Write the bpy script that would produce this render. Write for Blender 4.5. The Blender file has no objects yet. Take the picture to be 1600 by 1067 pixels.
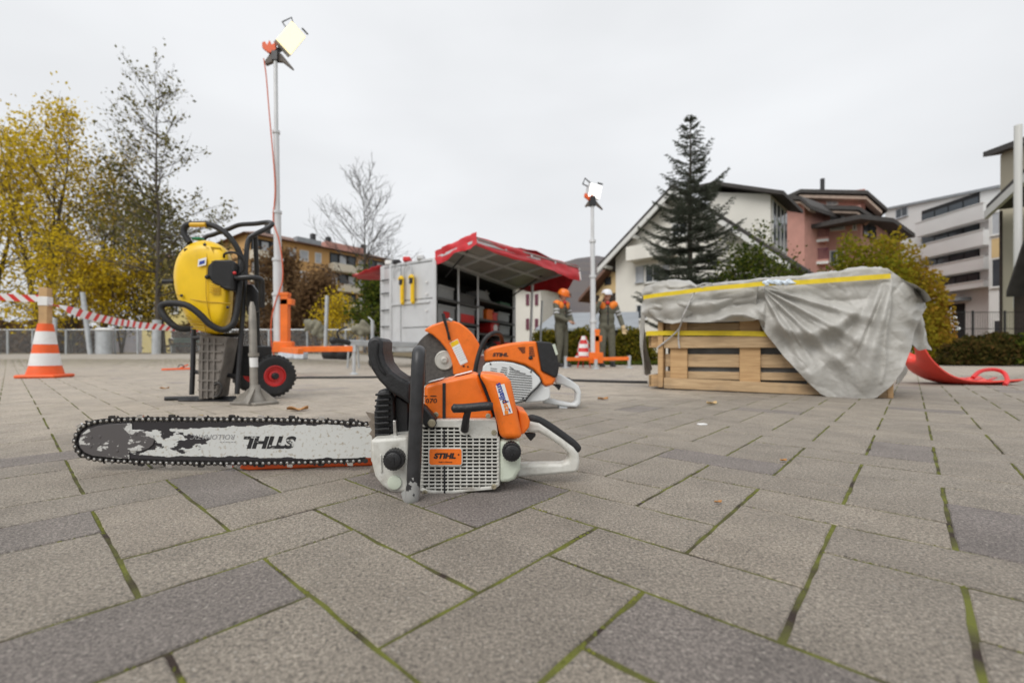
import bpy, bmesh, math, random
import numpy as np
from mathutils import Vector, Matrix, noise as mnoise
random.seed(7); np.random.seed(7)
SC = bpy.context.scene
COL = SC.collection
PI = math.pi
# ---------------------------------------------------------------- camera, sky, sun
F = 705.7; CX = 756.0; HY = 550.3; H = 0.27      # focal length (px of the 1600 px photo), principal point, eye height
cam_d = bpy.data.cameras.new('camera')
cam = bpy.data.objects.new('camera', cam_d); COL.objects.link(cam)
cam.location = (0, 0, H); cam.rotation_euler = (PI / 2, 0, 0)
cam_d.sensor_width = 36.0; cam_d.lens = 36.0 * F / 1600
cam_d.shift_x = (800 - CX) / 1600; cam_d.shift_y = (HY - 533.5) / 1600
cam_d.clip_start = 0.02; cam_d.clip_end = 3000
cam_d.dof.use_dof = True; cam_d.dof.focus_distance = 0.92; cam_d.dof.aperture_fstop = 3.4
SC.camera = cam

world = bpy.data.worlds.new('World'); SC.world = world; world.use_nodes = True
wn = world.node_tree.nodes; wl = world.node_tree.links; wn.clear()
SUN_EL, SUN_AZ = math.radians(48), math.radians(215)     # sun behind the camera, to its left
w_out = wn.new('ShaderNodeOutputWorld'); w_bg = wn.new('ShaderNodeBackground')
w_sky = wn.new('ShaderNodeTexSky'); w_sky.sky_type = 'NISHITA'; w_sky.sun_disc = False
w_sky.sun_elevation = SUN_EL; w_sky.sun_rotation = SUN_AZ; w_sky.dust_density = 4.0
w_tc = wn.new('ShaderNodeTexCoord'); w_n = wn.new('ShaderNodeTexNoise')
w_n.inputs['Scale'].default_value = 1.6; w_n.inputs['Detail'].default_value = 4; w_n.inputs['Roughness'].default_value = .45
w_map = wn.new('ShaderNodeMapping'); w_map.inputs['Scale'].default_value = (1, 1, 2.6)
w_sep = wn.new('ShaderNodeSeparateXYZ')
w_el = wn.new('ShaderNodeMapRange'); w_el.inputs['From Min'].default_value = 0; w_el.inputs['From Max'].default_value = 1
w_el.inputs['To Min'].default_value = 6.7; w_el.inputs['To Max'].default_value = 9.0
w_cl = wn.new('ShaderNodeMapRange'); w_cl.inputs['From Min'].default_value = .3; w_cl.inputs['From Max'].default_value = .7
w_cl.inputs['To Min'].default_value = .90; w_cl.inputs['To Max'].default_value = 1.08
w_mul = wn.new('ShaderNodeMath'); w_mul.operation = 'MULTIPLY'
w_col = wn.new('ShaderNodeMix'); w_col.data_type = 'RGBA'; w_col.blend_type = 'MULTIPLY'; w_col.inputs['Factor'].default_value = 1
w_mix = wn.new('ShaderNodeMix'); w_mix.data_type = 'RGBA'; w_mix.inputs['Factor'].default_value = .94   # cloud cover over the clear sky
wl.new(w_tc.outputs['Generated'], w_map.inputs['Vector']); wl.new(w_map.outputs['Vector'], w_n.inputs['Vector'])
wl.new(w_tc.outputs['Generated'], w_sep.inputs['Vector']); wl.new(w_sep.outputs['Z'], w_el.inputs['Value'])
wl.new(w_n.outputs['Fac'], w_cl.inputs['Value'])
wl.new(w_el.outputs['Result'], w_mul.inputs[0]); wl.new(w_cl.outputs['Result'], w_mul.inputs[1])
w_col.inputs['A'].default_value = (.965, .98, 1.0, 1)
wl.new(w_mul.outputs['Value'], w_col.inputs['B'])
wl.new(w_sky.outputs['Color'], w_mix.inputs['A']); wl.new(w_col.outputs['Result'], w_mix.inputs['B'])
wl.new(w_mix.outputs['Result'], w_bg.inputs['Color']); w_bg.inputs['Strength'].default_value = 0.1
wl.new(w_bg.outputs['Background'], w_out.inputs['Surface'])

sd = bpy.data.lights.new('sun', 'SUN'); sd.energy = 1.5; sd.angle = math.radians(35); sd.color = (1, .97, .93)
sun = bpy.data.objects.new('sun', sd); COL.objects.link(sun)
sun.rotation_euler = (PI / 2 - SUN_EL, 0, PI - SUN_AZ)
SC.view_settings.view_transform = 'Standard'; SC.view_settings.look = 'None'
SC.view_settings.exposure = 0.26; SC.view_settings.gamma = 1.0

# ---------------------------------------------------------------- helpers
def sm(a, b, x):
    t = min(1, max(0, (x - a) / (b - a))); return t * t * (3 - 2 * t)
def gz(x, y):                                    # the plaza falls slightly away and rises to the fence on the left
    z = -0.008 * min(max(y - 2.5, 0), 9.0)
    w = sm(-1.5, -6, x) * sm(7, 19, y)
    return z * (1 - w) + 0.196 * w
def P(px, py, Y):                                # photo pixel + distance -> point
    return Vector(((px - CX) / F * Y, Y, H + (HY - py) / F * Y))
def G(px, py, dz=0.0):                           # photo pixel -> point on the ground
    Y = 3.0
    for _ in range(60):
        x = (px - CX) / F * Y
        Y = .5 * Y + .5 * F * (H - gz(x, Y)) / max(py - HY, 1.0)
    x = (px - CX) / F * Y
    return Vector((x, Y, gz(x, Y) + dz))
def WP(A, B, px, py):                            # pixel ray meets the vertical plane through plan points A, B
    dx, dy = B[0] - A[0], B[1] - A[1]
    k = (px - CX) / F
    den = k * dy - dx
    Y = (A[0] * dy - A[1] * dx) / den
    return P(px, py, Y)

def mat(name, col, rough=.6, metal=0.0, nscale=None, namt=.15, bump=0.0, bscale=None, col2=None, spec=.5, coat=0.0, detail=5, dist='obj'):
    m = bpy.data.materials.new(name); m.use_nodes = True
    nt = m.node_tree; b = nt.nodes['Principled BSDF']
    b.inputs['Base Color'].default_value = (*col, 1); b.inputs['Roughness'].default_value = rough
    b.inputs['Metallic'].default_value = metal; b.inputs['Specular IOR Level'].default_value = spec
    b.inputs['Coat Weight'].default_value = coat
    if nscale:
        tc = nt.nodes.new('ShaderNodeTexCoord'); n = nt.nodes.new('ShaderNodeTexNoise')
        n.inputs['Scale'].default_value = nscale; n.inputs['Detail'].default_value = detail
        nt.links.new(tc.outputs['Object'], n.inputs['Vector'])
        mr = nt.nodes.new('ShaderNodeMapRange'); mr.inputs['From Min'].default_value = .3; mr.inputs['From Max'].default_value = .7
        nt.links.new(n.outputs['Fac'], mr.inputs['Value'])
        mx = nt.nodes.new('ShaderNodeMix'); mx.data_type = 'RGBA'
        if col2 is None:
            c2 = tuple(min(1, c * (1 + namt)) for c in col); c1 = tuple(c * (1 - namt) for c in col)
        else: c1, c2 = col, col2
        mx.inputs['A'].default_value = (*c1, 1); mx.inputs['B'].default_value = (*c2, 1)
        nt.links.new(mr.outputs['Result'], mx.inputs['Factor'])
        nt.links.new(mx.outputs['Result'], b.inputs['Base Color'])
        rr = nt.nodes.new('ShaderNodeMapRange'); rr.inputs['To Min'].default_value = max(0, rough - .12); rr.inputs['To Max'].default_value = min(1, rough + .12)
        nt.links.new(n.outputs['Fac'], rr.inputs['Value']); nt.links.new(rr.outputs['Result'], b.inputs['Roughness'])
    if bump:
        tc = nt.nodes.new('ShaderNodeTexCoord'); n2 = nt.nodes.new('ShaderNodeTexNoise')
        n2.inputs['Scale'].default_value = bscale or nscale; n2.inputs['Detail'].default_value = 6
        nt.links.new(tc.outputs['Object'], n2.inputs['Vector'])
        bp = nt.nodes.new('ShaderNodeBump'); bp.inputs['Strength'].default_value = bump; bp.inputs['Distance'].default_value = .01
        nt.links.new(n2.outputs['Fac'], bp.inputs['Height']); nt.links.new(bp.outputs['Normal'], b.inputs['Normal'])
    return m
def emis(name, col, s):
    m = bpy.data.materials.new(name); m.use_nodes = True; b = m.node_tree.nodes['Principled BSDF']
    b.inputs['Base Color'].default_value = (*col, 1); b.inputs['Emission Color'].default_value = (*col, 1); b.inputs['Emission Strength'].default_value = s
    return m

ORG = {}
class MB:
    def __init__(s): s.v = []; s.f = []; s.m = []
    def add(s, vs, fs, mi=0):
        o = len(s.v); s.v.extend([tuple(v) for v in vs]); s.f.extend([tuple(i + o for i in f) for f in fs]); s.m.extend([mi] * len(fs)); return s
    def box(s, c, size, R=None, mi=0):
        c = Vector(c); hx, hy, hz = [q / 2 for q in size]
        vs = [Vector((x, y, z)) for x in (-hx, hx) for y in (-hy, hy) for z in (-hz, hz)]
        if R is not None: vs = [R @ v for v in vs]
        return s.add([c + v for v in vs], [(0, 1, 3, 2), (4, 6, 7, 5), (0, 4, 5, 1), (2, 3, 7, 6), (0, 2, 6, 4), (1, 5, 7, 3)], mi)
    def bar(s, a, b, w, d=None, up=(0, 0, 1), mi=0):          # rectangular bar from a to b
        a = Vector(a); b = Vector(b); d = d or w; t = (b - a).normalized(); u = Vector(up)
        if abs(t.dot(u)) > .98: u = Vector((0, 1, 0))
        x = t.cross(u).normalized(); z = x.cross(t).normalized()
        vs = [p + x * (sx * w / 2) + z * (sz * d / 2) for p in (a, b) for sx, sz in ((-1, -1), (1, -1), (1, 1), (-1, 1))]
        return s.add(vs, [(0, 3, 2, 1), (4, 5, 6, 7), (0, 1, 5, 4), (1, 2, 6, 5), (2, 3, 7, 6), (3, 0, 4, 7)], mi)
    def tube(s, pts, r, n=8, caps=True, mi=0, closed=False):
        pts = [Vector(p) for p in pts]; N = len(pts)
        rs = r if isinstance(r, (list, tuple)) else [r] * N
        up = None; rings = []
        for i, p in enumerate(pts):
            if closed: t = (pts[(i + 1) % N] - pts[i - 1])
            else: t = pts[min(i + 1, N - 1)] - pts[max(i - 1, 0)]
            t.normalize()
            if up is None:
                up = Vector((0, 0, 1)) if abs(t.z) < .9 else Vector((0, 1, 0))
            x = t.cross(up)
            if x.length < 1e-5: x = t.orthogonal()
            x.normalize(); up = x.cross(t).normalized()
            rings.append([p + (x * math.cos(a) + up * math.sin(a)) * rs[i] for a in (2 * PI * k / n for k in range(n))])
        vs = [q for rg in rings for q in rg]; fs = []
        for i in range(N if closed else N - 1):
            j = (i + 1) % N
            for k in range(n):
                fs.append((i * n + k, i * n + (k + 1) % n, j * n + (k + 1) % n, j * n + k))
        if caps and not closed:
            fs.append(tuple(range(n - 1, -1, -1))); fs.append(tuple((N - 1) * n + k for k in range(n)))
        return s.add(vs, fs, mi)
    def prism(s, poly, axis, mi=0):                            # poly: 3D points, axis: extrusion vector
        n = len(poly); ax = Vector(axis); p = [Vector(q) for q in poly]
        vs = p + [q + ax for q in p]
        fs = [tuple(range(n)), tuple(range(2 * n - 1, n - 1, -1))] + [(i, i + n, (i + 1) % n + n, (i + 1) % n) for i in range(n)]
        return s.add(vs, fs, mi)
    def lathe(s, prof, c=(0, 0, 0), R=None, n=20, mi=0, caps=True):       # prof: (radius, height) pairs about local z
        c = Vector(c); vs = []
        for r, z in prof:
            for k in range(n):
                v = Vector((r * math.cos(2 * PI * k / n), r * math.sin(2 * PI * k / n), z))
                vs.append(c + (R @ v if R is not None else v))
        fs = []
        for i in range(len(prof) - 1):
            for k in range(n): fs.append((i * n + k, i * n + (k + 1) % n, (i + 1) * n + (k + 1) % n, (i + 1) * n + k))
        if caps: fs.append(tuple(range(n - 1, -1, -1))); fs.append(tuple((len(prof) - 1) * n + k for k in range(n)))
        return s.add(vs, fs, mi)
    def ell(s, c, r, R=None, n=12, mi=0):
        c = Vector(c); r = r if isinstance(r, (tuple, list)) else (r, r, r)
        m = n // 2; vs = []; fs = []
        for i in range(1, m):
            for k in range(n):
                th = PI * i / m; a = 2 * PI * k / n
                v = Vector((r[0] * math.sin(th) * math.cos(a), r[1] * math.sin(th) * math.sin(a), r[2] * math.cos(th)))
                vs.append(c + (R @ v if R is not None else v))
        top = len(vs); vt = Vector((0, 0, r[2])); vs.append(c + (R @ vt if R is not None else vt)); vs.append(c - (R @ vt if R is not None else vt))
        for i in range(m - 2):
            for k in range(n): fs.append((i * n + k, (i + 1) * n + k, (i + 1) * n + (k + 1) % n, i * n + (k + 1) % n))
        for k in range(n):
            fs.append((top, k, (k + 1) % n)); fs.append((top + 1, (m - 2) * n + (k + 1) % n, (m - 2) * n + k))
        return s.add(vs, fs, mi)
    def build(s, name, mats, parent=None, smooth=.6, bevel=0.0, seg=2, fix=True):
        off = Vector((0, 0, 0))
        p = parent
        if p is not None: off = ORG.get(p.name, off)
        me = bpy.data.meshes.new(name)
        me.from_pydata([tuple(Vector(v) - off) for v in s.v], [], s.f)
        for m_ in (mats if isinstance(mats, (list, tuple)) else [mats]): me.materials.append(m_)
        if len(me.materials) > 1: me.polygons.foreach_set('material_index', s.m)
        if fix or smooth:
            bm = bmesh.new(); bm.from_mesh(me)
            if fix: bmesh.ops.recalc_face_normals(bm, faces=bm.faces)
            if smooth:
                for fc in bm.faces: fc.smooth = True
                for e in bm.edges:
                    if len(e.link_faces) != 2 or e.calc_face_angle(0) > smooth: e.smooth = False
            bm.to_mesh(me); bm.free()
        me.update()
        o = bpy.data.objects.new(name, me); COL.objects.link(o)
        if parent is not None:
            o.parent = parent; ORG[o.name] = off
        if bevel:
            md = o.modifiers.new('bevel', 'BEVEL'); md.width = bevel; md.segments = seg; md.limit_method = 'ANGLE'; md.angle_limit = .7
            md.harden_normals = False
        return o
def tag(o, label=None, cat=None, group=None, kind=None):
    if label: o['label'] = label
    if cat: o['category'] = cat
    if group: o['group'] = group
    if kind: o['kind'] = kind
    return o
def thing(name, loc, label, cat, group=None):
    o = bpy.data.objects.new(name, None); COL.objects.link(o); o.location = loc; o.empty_display_size = .1
    ORG[o.name] = Vector(loc)
    return tag(o, label, cat, group)
def copy_tree(o, parent=None):
    c = o.copy(); COL.objects.link(c)
    if parent is not None: c.parent = parent
    for ch in o.children: copy_tree(ch, c)
    return c
def text(body, size, origin, xdir, ydir, mname, name, parent, shear=0.0, extrude=.0004, bold=0.0, align='CENTER', sx=1.0):
    cu = bpy.data.curves.new('t', 'FONT'); cu.body = body; cu.size = size; cu.extrude = extrude; cu.shear = shear; cu.offset = bold
    cu.align_x = align; cu.align_y = 'CENTER'; cu.resolution_u = 3
    to = bpy.data.objects.new('t', cu); COL.objects.link(to)
    dg = bpy.context.evaluated_depsgraph_get(); me = bpy.data.meshes.new_from_object(to.evaluated_get(dg))
    bpy.data.objects.remove(to); bpy.data.curves.remove(cu)
    x = Vector(xdir).normalized(); y = Vector(ydir).normalized(); z = x.cross(y)
    off = ORG.get(parent.name, Vector((0, 0, 0)))
    M = Matrix(((x.x, y.x, z.x), (x.y, y.y, z.y), (x.z, y.z, z.z)))
    o0 = Vector(origin)
    for v in me.vertices:
        c = v.co.copy(); c.x *= sx
        v.co = M @ c + o0 - off
    me.materials.clear(); me.materials.append(mname)
    o = bpy.data.objects.new(name, me); COL.objects.link(o); o.parent = parent; ORG[o.name] = off
    return o
def arc(c, r, a0, a1, n, ax=Vector((1, 0, 0)), ay=Vector((0, 0, 1))):
    c = Vector(c); return [c + ax * (r * math.cos(a0 + (a1 - a0) * i / n)) + ay * (r * math.sin(a0 + (a1 - a0) * i / n)) for i in range(n + 1)]
def smooth_path(pts, n=6):                        # Catmull-Rom through the points
    p = [Vector(q) for q in pts]; out = []
    for i in range(len(p) - 1):
        a = p[max(i - 1, 0)]; b = p[i]; c = p[i + 1]; d = p[min(i + 2, len(p) - 1)]
        for k in range(n):
            t = k / n
            out.append(.5 * ((2 * b) + (c - a) * t + (2 * a - 5 * b + 4 * c - d) * t * t + (3 * b - a - 3 * c + d) * t ** 3))
    out.append(p[-1]); return out

# ---------------------------------------------------------------- materials
M = {}
def grime(m, col, sc, lo, hi, amt, aniso=1.0):
    nt = m.node_tree; N = nt.nodes; L = nt.links; b = N['Principled BSDF']; src = b.inputs['Base Color'].links[0].from_socket if b.inputs['Base Color'].links else None
    g = N.new('ShaderNodeNewGeometry'); mp = N.new('ShaderNodeMapping'); mp.inputs['Scale'].default_value = (1, 1, aniso); L.new(g.outputs['Position'], mp.inputs['Vector'])
    n = N.new('ShaderNodeTexNoise'); n.inputs['Scale'].default_value = sc; n.inputs['Detail'].default_value = 8; n.inputs['Roughness'].default_value = .65; L.new(mp.outputs['Vector'], n.inputs['Vector'])
    r = N.new('ShaderNodeMapRange'); r.inputs['From Min'].default_value = lo; r.inputs['From Max'].default_value = hi; r.inputs['To Max'].default_value = amt; L.new(n.outputs['Fac'], r.inputs['Value'])
    x = N.new('ShaderNodeMix'); x.data_type = 'RGBA'; L.new(r.outputs['Result'], x.inputs['Factor']); x.inputs['B'].default_value = (*col, 1)
    if src: L.new(src, x.inputs['A'])
    else: x.inputs['A'].default_value = b.inputs['Base Color'].default_value
    L.new(x.outputs['Result'], b.inputs['Base Color'])
M['black_plastic'] = mat('black_plastic', (.014, .014, .0155), .45, 0, 60, .3, .15, 260)
M['black_rubber'] = mat('black_rubber', (.013, .013, .014), .6, 0, 40, .3, .2, 300)
M['black_paint'] = mat('black_paint', (.02, .02, .022), .35, 0, 25, .25)
M['orange'] = mat('orange_plastic', (.83, .17, .012), .36, 0, 30, .08, .06, 350)
M['orange_soft'] = mat('orange_steel', (.78, .16, .015), .45, 0, 8, .12)
M['saw_white'] = mat('saw_white', (.66, .66, .62), .45, 0, 35, .1, .08, 200, col2=(.50, .49, .44))
M['saw_white2'] = mat('saw_grey_white', (.66, .68, .68), .4, 0, 12, .05)
M['tank'] = mat('tank_translucent', (.55, .60, .50), .4, 0, 30, .08)
M['steel'] = mat('bare_steel', (.55, .54, .52), .3, 1.0, 80, .2)
M['dark_steel'] = mat('dark_steel', (.045, .042, .04), .45, .6, 90, .4)
M['galv'] = mat('galvanised', (.50, .52, .53), .5, .55, 6, .12)
M['alu'] = mat('aluminium', (.60, .61, .62), .45, .35, 3, .06)
M['yellow'] = mat('yellow_plastic', (.82, .52, .004), .36, 0, 10, .08)
M['red'] = mat('red_plastic', (.60, .03, .03), .4, 0, 6, .12)
M['white'] = mat('white_plastic', (.75, .75, .74), .5, 0, 8, .05)
M['cone_orange'] = mat('cone_orange', (.80, .11, .015), .5, 0, 12, .1)
M['wood'] = mat('pale_wood', (.52, .33, .16), .65, 0, 5, .25)
M['ink'] = mat('black_print', (.015, .015, .016), .5)
M['ink_blue'] = mat('blue_print', (.02, .05, .30), .5)
M['ink_orange'] = mat('orange_print', (.75, .22, .02), .5)
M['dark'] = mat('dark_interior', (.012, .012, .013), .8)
M['glass'] = mat('window_glass', (.04, .05, .06), .08, 0, .5, .3)
grime(M['saw_white'], (.20, .16, .12), 26, .54, .72, .55); grime(M['saw_white'], (.10, .085, .07), 160, .62, .70, .6)
grime(M['orange'], (.22, .07, .02), 45, .58, .75, .35); grime(M['orange'], (.80, .55, .40), 240, .70, .74, .35)
grime(M['black_plastic'], (.07, .066, .06), 55, .58, .78, .35); grime(M['black_rubber'], (.09, .08, .07), 30, .55, .75, .35)
grime(M['yellow'], (.30, .20, .05), 14, .58, .75, .3); grime(M['alu'], (.25, .24, .22), 2.2, .52, .75, .35, .25); grime(M['white'], (.35, .32, .28), 9, .58, .75, .3)
# ---------------------------------------------------------------- ground and paving
def paver_mat(name, per_object):
    m = bpy.data.materials.new(name); m.use_nodes = True; nt = m.node_tree; N = nt.nodes; L = nt.links
    b = N['Principled BSDF']; tc = N.new('ShaderNodeTexCoord')
    geo = N.new('ShaderNodeNewGeometry')
    if per_object:
        at = N.new('ShaderNodeAttribute'); at.attribute_type = 'OBJECT'; at.attribute_name = 'tone'; rnd = at.outputs['Fac']
    else:
        at = N.new('ShaderNodeAttribute'); at.attribute_name = 'rnd'; rnd = at.outputs['Fac']
    ramp = N.new('ShaderNodeValToRGB'); e = ramp.color_ramp
    e.elements[0].position = 0; e.elements[0].color = (0.178, 0.155, 0.142, 1)
    e.elements[1].position = 1; e.elements[1].color = (0.271, 0.232, 0.187, 1)
    for p, c in ((.09, (0.200, 0.175, 0.155)), (.13, (0.228, 0.198, 0.163)), (.55, (0.250, 0.218, 0.179)), (.88, (0.265, 0.230, 0.187))):
        q = e.elements.new(p); q.color = (*c, 1)
    L.new(rnd, ramp.inputs['Fac'])
    def noise(s, d, r=.5):
        n = N.new('ShaderNodeTexNoise'); n.inputs['Scale'].default_value = s; n.inputs['Detail'].default_value = d; n.inputs['Roughness'].default_value = r
        L.new(geo.outputs['Position'], n.inputs['Vector']); return n.outputs['Fac']
    def mr(x, a, b_, c, d):
        n = N.new('ShaderNodeMapRange'); n.inputs['From Min'].default_value = a; n.inputs['From Max'].default_value = b_
        n.inputs['To Min'].default_value = c; n.inputs['To Max'].default_value = d; L.new(x, n.inputs['Value']); return n.outputs['Result']
    def mul(c, f):
        n = N.new('ShaderNodeMix'); n.data_type = 'RGBA'; n.blend_type = 'MULTIPLY'; n.inputs['Factor'].default_value = 1
        L.new(c, n.inputs['A']); L.new(f, n.inputs['B']); return n.outputs['Result']
    def mul2(a, c):
        n = N.new('ShaderNodeMath'); n.operation = 'MULTIPLY'; L.new(a, n.inputs[0]); L.new(c, n.inputs[1]); return n.outputs['Value']
    def mix(f, a, c):
        n = N.new('ShaderNodeMix'); n.data_type = 'RGBA'; L.new(f, n.inputs['Factor']); L.new(a, n.inputs['A']); n.inputs['B'].default_value = (*c, 1); return n.outputs['Result']
    c = ramp.outputs['Color']
    c = mul(c, mr(noise(9, 4, .6), .3, .7, .84, 1.14))           # cloudy wear
    c = mul(c, mul2(mr(noise(230, 3, .75), .34, .66, .50, 1.52), mr(noise(520, 2, .8), .34, .66, .62, 1.40)))          # sand grain
    v = N.new('ShaderNodeTexVoronoi'); v.inputs['Scale'].default_value = 170; L.new(geo.outputs['Position'], v.inputs['Vector'])
    sp = N.new('ShaderNodeSeparateColor'); L.new(v.outputs['Color'], sp.inputs['Color'])
    lt = N.new('ShaderNodeMath'); lt.operation = 'MULTIPLY'
    L.new(mr(v.outputs['Distance'], .18, .34, 1, 0), lt.inputs[0]); L.new(mr(sp.outputs['Red'], .80, .88, 0, .75), lt.inputs[1])
    c = mix(lt.outputs['Value'], c, (.42, .385, .335))              # pale aggregate
    dk = N.new('ShaderNodeMath'); dk.operation = 'MULTIPLY'
    L.new(mr(v.outputs['Distance'], .18, .36, 1, 0), dk.inputs[0]); L.new(mr(sp.outputs['Green'], .80, .86, 0, .7), dk.inputs[1])
    c = mix(dk.outputs['Value'], c, (.075, .066, .058))           # dark aggregate
    sx = N.new('ShaderNodeSeparateXYZ'); L.new(geo.outputs['Position'], sx.inputs['Vector'])
    m1 = N.new('ShaderNodeMath'); m1.operation = 'MULTIPLY_ADD'; L.new(sx.outputs['X'], m1.inputs[0]); m1.inputs[1].default_value = -.55; L.new(sx.outputs['Y'], m1.inputs[2])
    m2 = N.new('ShaderNodeMath'); m2.operation = 'MULTIPLY_ADD'; L.new(noise(1.7, 6, .62), m2.inputs[0]); m2.inputs[1].default_value = 2.2; L.new(m1.outputs['Value'], m2.inputs[2])
    dry = mr(m2.outputs['Value'], 3.15, 3.5, 0, 1)                # paving is drying from the far side; near pavers are still damp
    c = mul(c, mr(dry, 0, 1, 1.08, 1.52))
    L.new(c, b.inputs['Base Color'])
    L.new(mr(noise(5, 4), .3, .7, .55, .8), b.inputs['Roughness'])
    ad = N.new('ShaderNodeMath'); ad.operation = 'ADD'
    L.new(mr(noise(260, 5, .85), 0, 1, 0, 1.6), ad.inputs[0]); L.new(mr(v.outputs['Distance'], 0, .5, .6, 0), ad.inputs[1])
    bp = N.new('ShaderNodeBump'); bp.inputs['Strength'].default_value = .8; bp.inputs['Distance'].default_value = .0026
    L.new(ad.outputs['Value'], bp.inputs['Height']); L.new(bp.outputs['Normal'], b.inputs['Normal'])
    return m
M['paver'] = paver_mat('concrete_paver', True); M['paver_far'] = paver_mat('concrete_paver_far', False)
def joint_mat():
    m = bpy.data.materials.new('mossy_joint'); m.use_nodes = True; nt = m.node_tree; N = nt.nodes; L = nt.links; b = N['Principled BSDF']
    g = N.new('ShaderNodeNewGeometry')
    def noise(s, d):
        n = N.new('ShaderNodeTexNoise'); n.inputs['Scale'].default_value = s; n.inputs['Detail'].default_value = d; L.new(g.outputs['Position'], n.inputs['Vector']); return n.outputs['Fac']
    r = N.new('ShaderNodeValToRGB'); e = r.color_ramp
    e.elements[0].position = .36; e.elements[0].color = (.030, .018, .013, 1); e.elements[1].position = .60; e.elements[1].color = (.13, .14, .02, 1)
    q = e.elements.new(.47); q.color = (.075, .072, .02, 1)
    L.new(noise(14, 5), r.inputs['Fac']); L.new(r.outputs['Color'], b.inputs['Base Color']); b.inputs['Roughness'].default_value = .95
    bp = N.new('ShaderNodeBump'); bp.inputs['Strength'].default_value = .8; bp.inputs['Distance'].default_value = .004; L.new(noise(300, 4), bp.inputs['Height']); L.new(bp.outputs['Normal'], b.inputs['Normal'])
    return m
M['joint'] = joint_mat()
M['moss'] = mat('moss', (.065, .075, .012), .95, 0, 25, .3, col2=(.16, .165, .022))
M['grass'] = mat('grass_green', (.075, .11, .025), .9, 0, 1.5, .3, col2=(.12, .14, .04))
M['soil'] = mat('soil_leaf_litter', (.12, .095, .05), .95, 0, 1.2, .3, col2=(.17, .12, .05))
# plaza bed: one sheet to the horizon, under the pavers
def sheet(name, xs, ys, dz, m):
    vs = [(x, y, gz(x, y) + dz) for y in ys for x in xs]; nx = len(xs)
    fs = [(j * nx + i, j * nx + i + 1, (j + 1) * nx + i + 1, (j + 1) * nx + i) for j in range(len(ys) - 1) for i in range(nx - 1)]
    mb = MB(); mb.add(vs, fs); return mb
xs = sorted(set([-900, -300, -120, -60, -40, -30] + [x * .75 for x in range(-32, 33)] + [30, 40, 60, 120, 300, 900]))
ys = sorted(set([-60, -20, -6, -2, 0] + [y * .5 for y in range(1, 50)] + [26, 28, 30, 35, 40, 60, 100, 200, 500, 1500]))
ground = tag(sheet('ground', xs, ys, -.0017, None).build('ground', M['joint'], smooth=1.2, fix=False), kind='structure')
AU = .1324
DA = Vector((12.6 - CX, F, 0)).normalized(); DB = Vector((1425.9 - CX, F, 0)).normalized()
U0, V0 = -.0428, .0995
def paver_mesh(lx, ly, hgt=.05, ch=.0028):
    mb = MB(); x, y = lx / 2, ly / 2
    def ring(a, b, z): return [(-a, -b, z), (a, -b, z), (a, b, z), (-a, b, z)]
    vs = ring(x, y, -hgt) + ring(x, y, -ch) + ring(x - ch * .35, y - ch * .35, -ch * .35) + ring(x - ch, y - ch, 0)
    fs = [(12, 13, 14, 15)]
    for k in range(3):
        for i in range(4): fs.append((k * 4 + i, k * 4 + (i + 1) % 4, (k + 1) * 4 + (i + 1) % 4, (k + 1) * 4 + i))
    mb.add(vs, fs); return mb
bricks = []
for i in range(-75, 172):
    for j in range(-60, 150):
        t = (j - i) % 4
        if t == 2: cu, cv, ang = U0 + AU * (i + 1), V0 + AU * (j + .5), 'u'
        elif t == 3: cu, cv, ang = U0 + AU * (i + .5), V0 + AU * (j + 1), 'v'
        else: continue
        p = DA * cu + DB * cv
        if p.y < -1.2 or p.y > 13.5: continue
        if abs(p.x) > max(p.y, 0) * 1.5 + 2.5: continue
        bricks.append((p.y, p, ang))
bricks.sort(key=lambda b: b[0])
paving = thing('paving', (0, 0, 0), None, None); tag(paving, kind='structure')
def worn_paver(seed):
    rg = random.Random(seed); lx, ly = AU - .0021, (AU - .0038) / 2; per = []
    for k in range(9): per.append((-lx + 2 * lx * k / 8, -ly))
    for k in range(1, 5): per.append((lx, -ly + 2 * ly * k / 4))
    for k in range(7, -1, -1): per.append((-lx + 2 * lx * k / 8, ly))
    for k in range(3, 0, -1): per.append((-lx, -ly + 2 * ly * k / 4))
    n = len(per); rings = [[], [], []]
    for k, (x, y) in enumerate(per):
        a = math.hypot(x, y); nx, ny = (math.copysign(1, x) if abs(abs(x) - lx) < 1e-6 else 0), (math.copysign(1, y) if abs(abs(y) - ly) < 1e-6 else 0)
        j = rg.uniform(-.0012, .0007); chip = rg.uniform(.0012, .0024) + (.0035 * rg.random() if rg.random() < .14 else 0)
        rings[0].append((x + nx * j, y + ny * j, -.045)); rings[1].append((x + nx * j, y + ny * j, -.0026 - .3 * (chip - .0025))); rings[2].append((x + nx * (j - chip), y + ny * (j - chip), 0))
    vs = [p for r in rings for p in r]; fs = [tuple(range(2 * n, 3 * n))] + [(r * n + k, r * n + (k + 1) % n, (r + 1) * n + (k + 1) % n, (r + 1) * n + k) for r in range(2) for k in range(n)]
    mb = MB(); mb.add(vs, fs); return mb
pvs = [worn_paver(q).build('paver', M['paver'], paving, smooth=0, fix=False) for q in range(8)]
pv_me = [o.data for o in pvs]
first = True; far = MB(); rnds = []
ang_u = math.atan2(DA.y, DA.x); ang_v = math.atan2(DB.y, DB.x)
rs = random.Random(11)
TONES = ((735, 790, .0), (1130, 717, .02), (1545, 835, .0), (1408, 705, .04), (230, 960, .06), (1120, 1010, .06), (70, 830, .08), (355, 760, .07), (650, 745, .06), (60, 715, .06), (250, 820, 1.0), (1170, 640, .07), (1010, 640, .08))
tone_pts = [(G(a, b_), c_) for a, b_, c_ in TONES]
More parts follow.
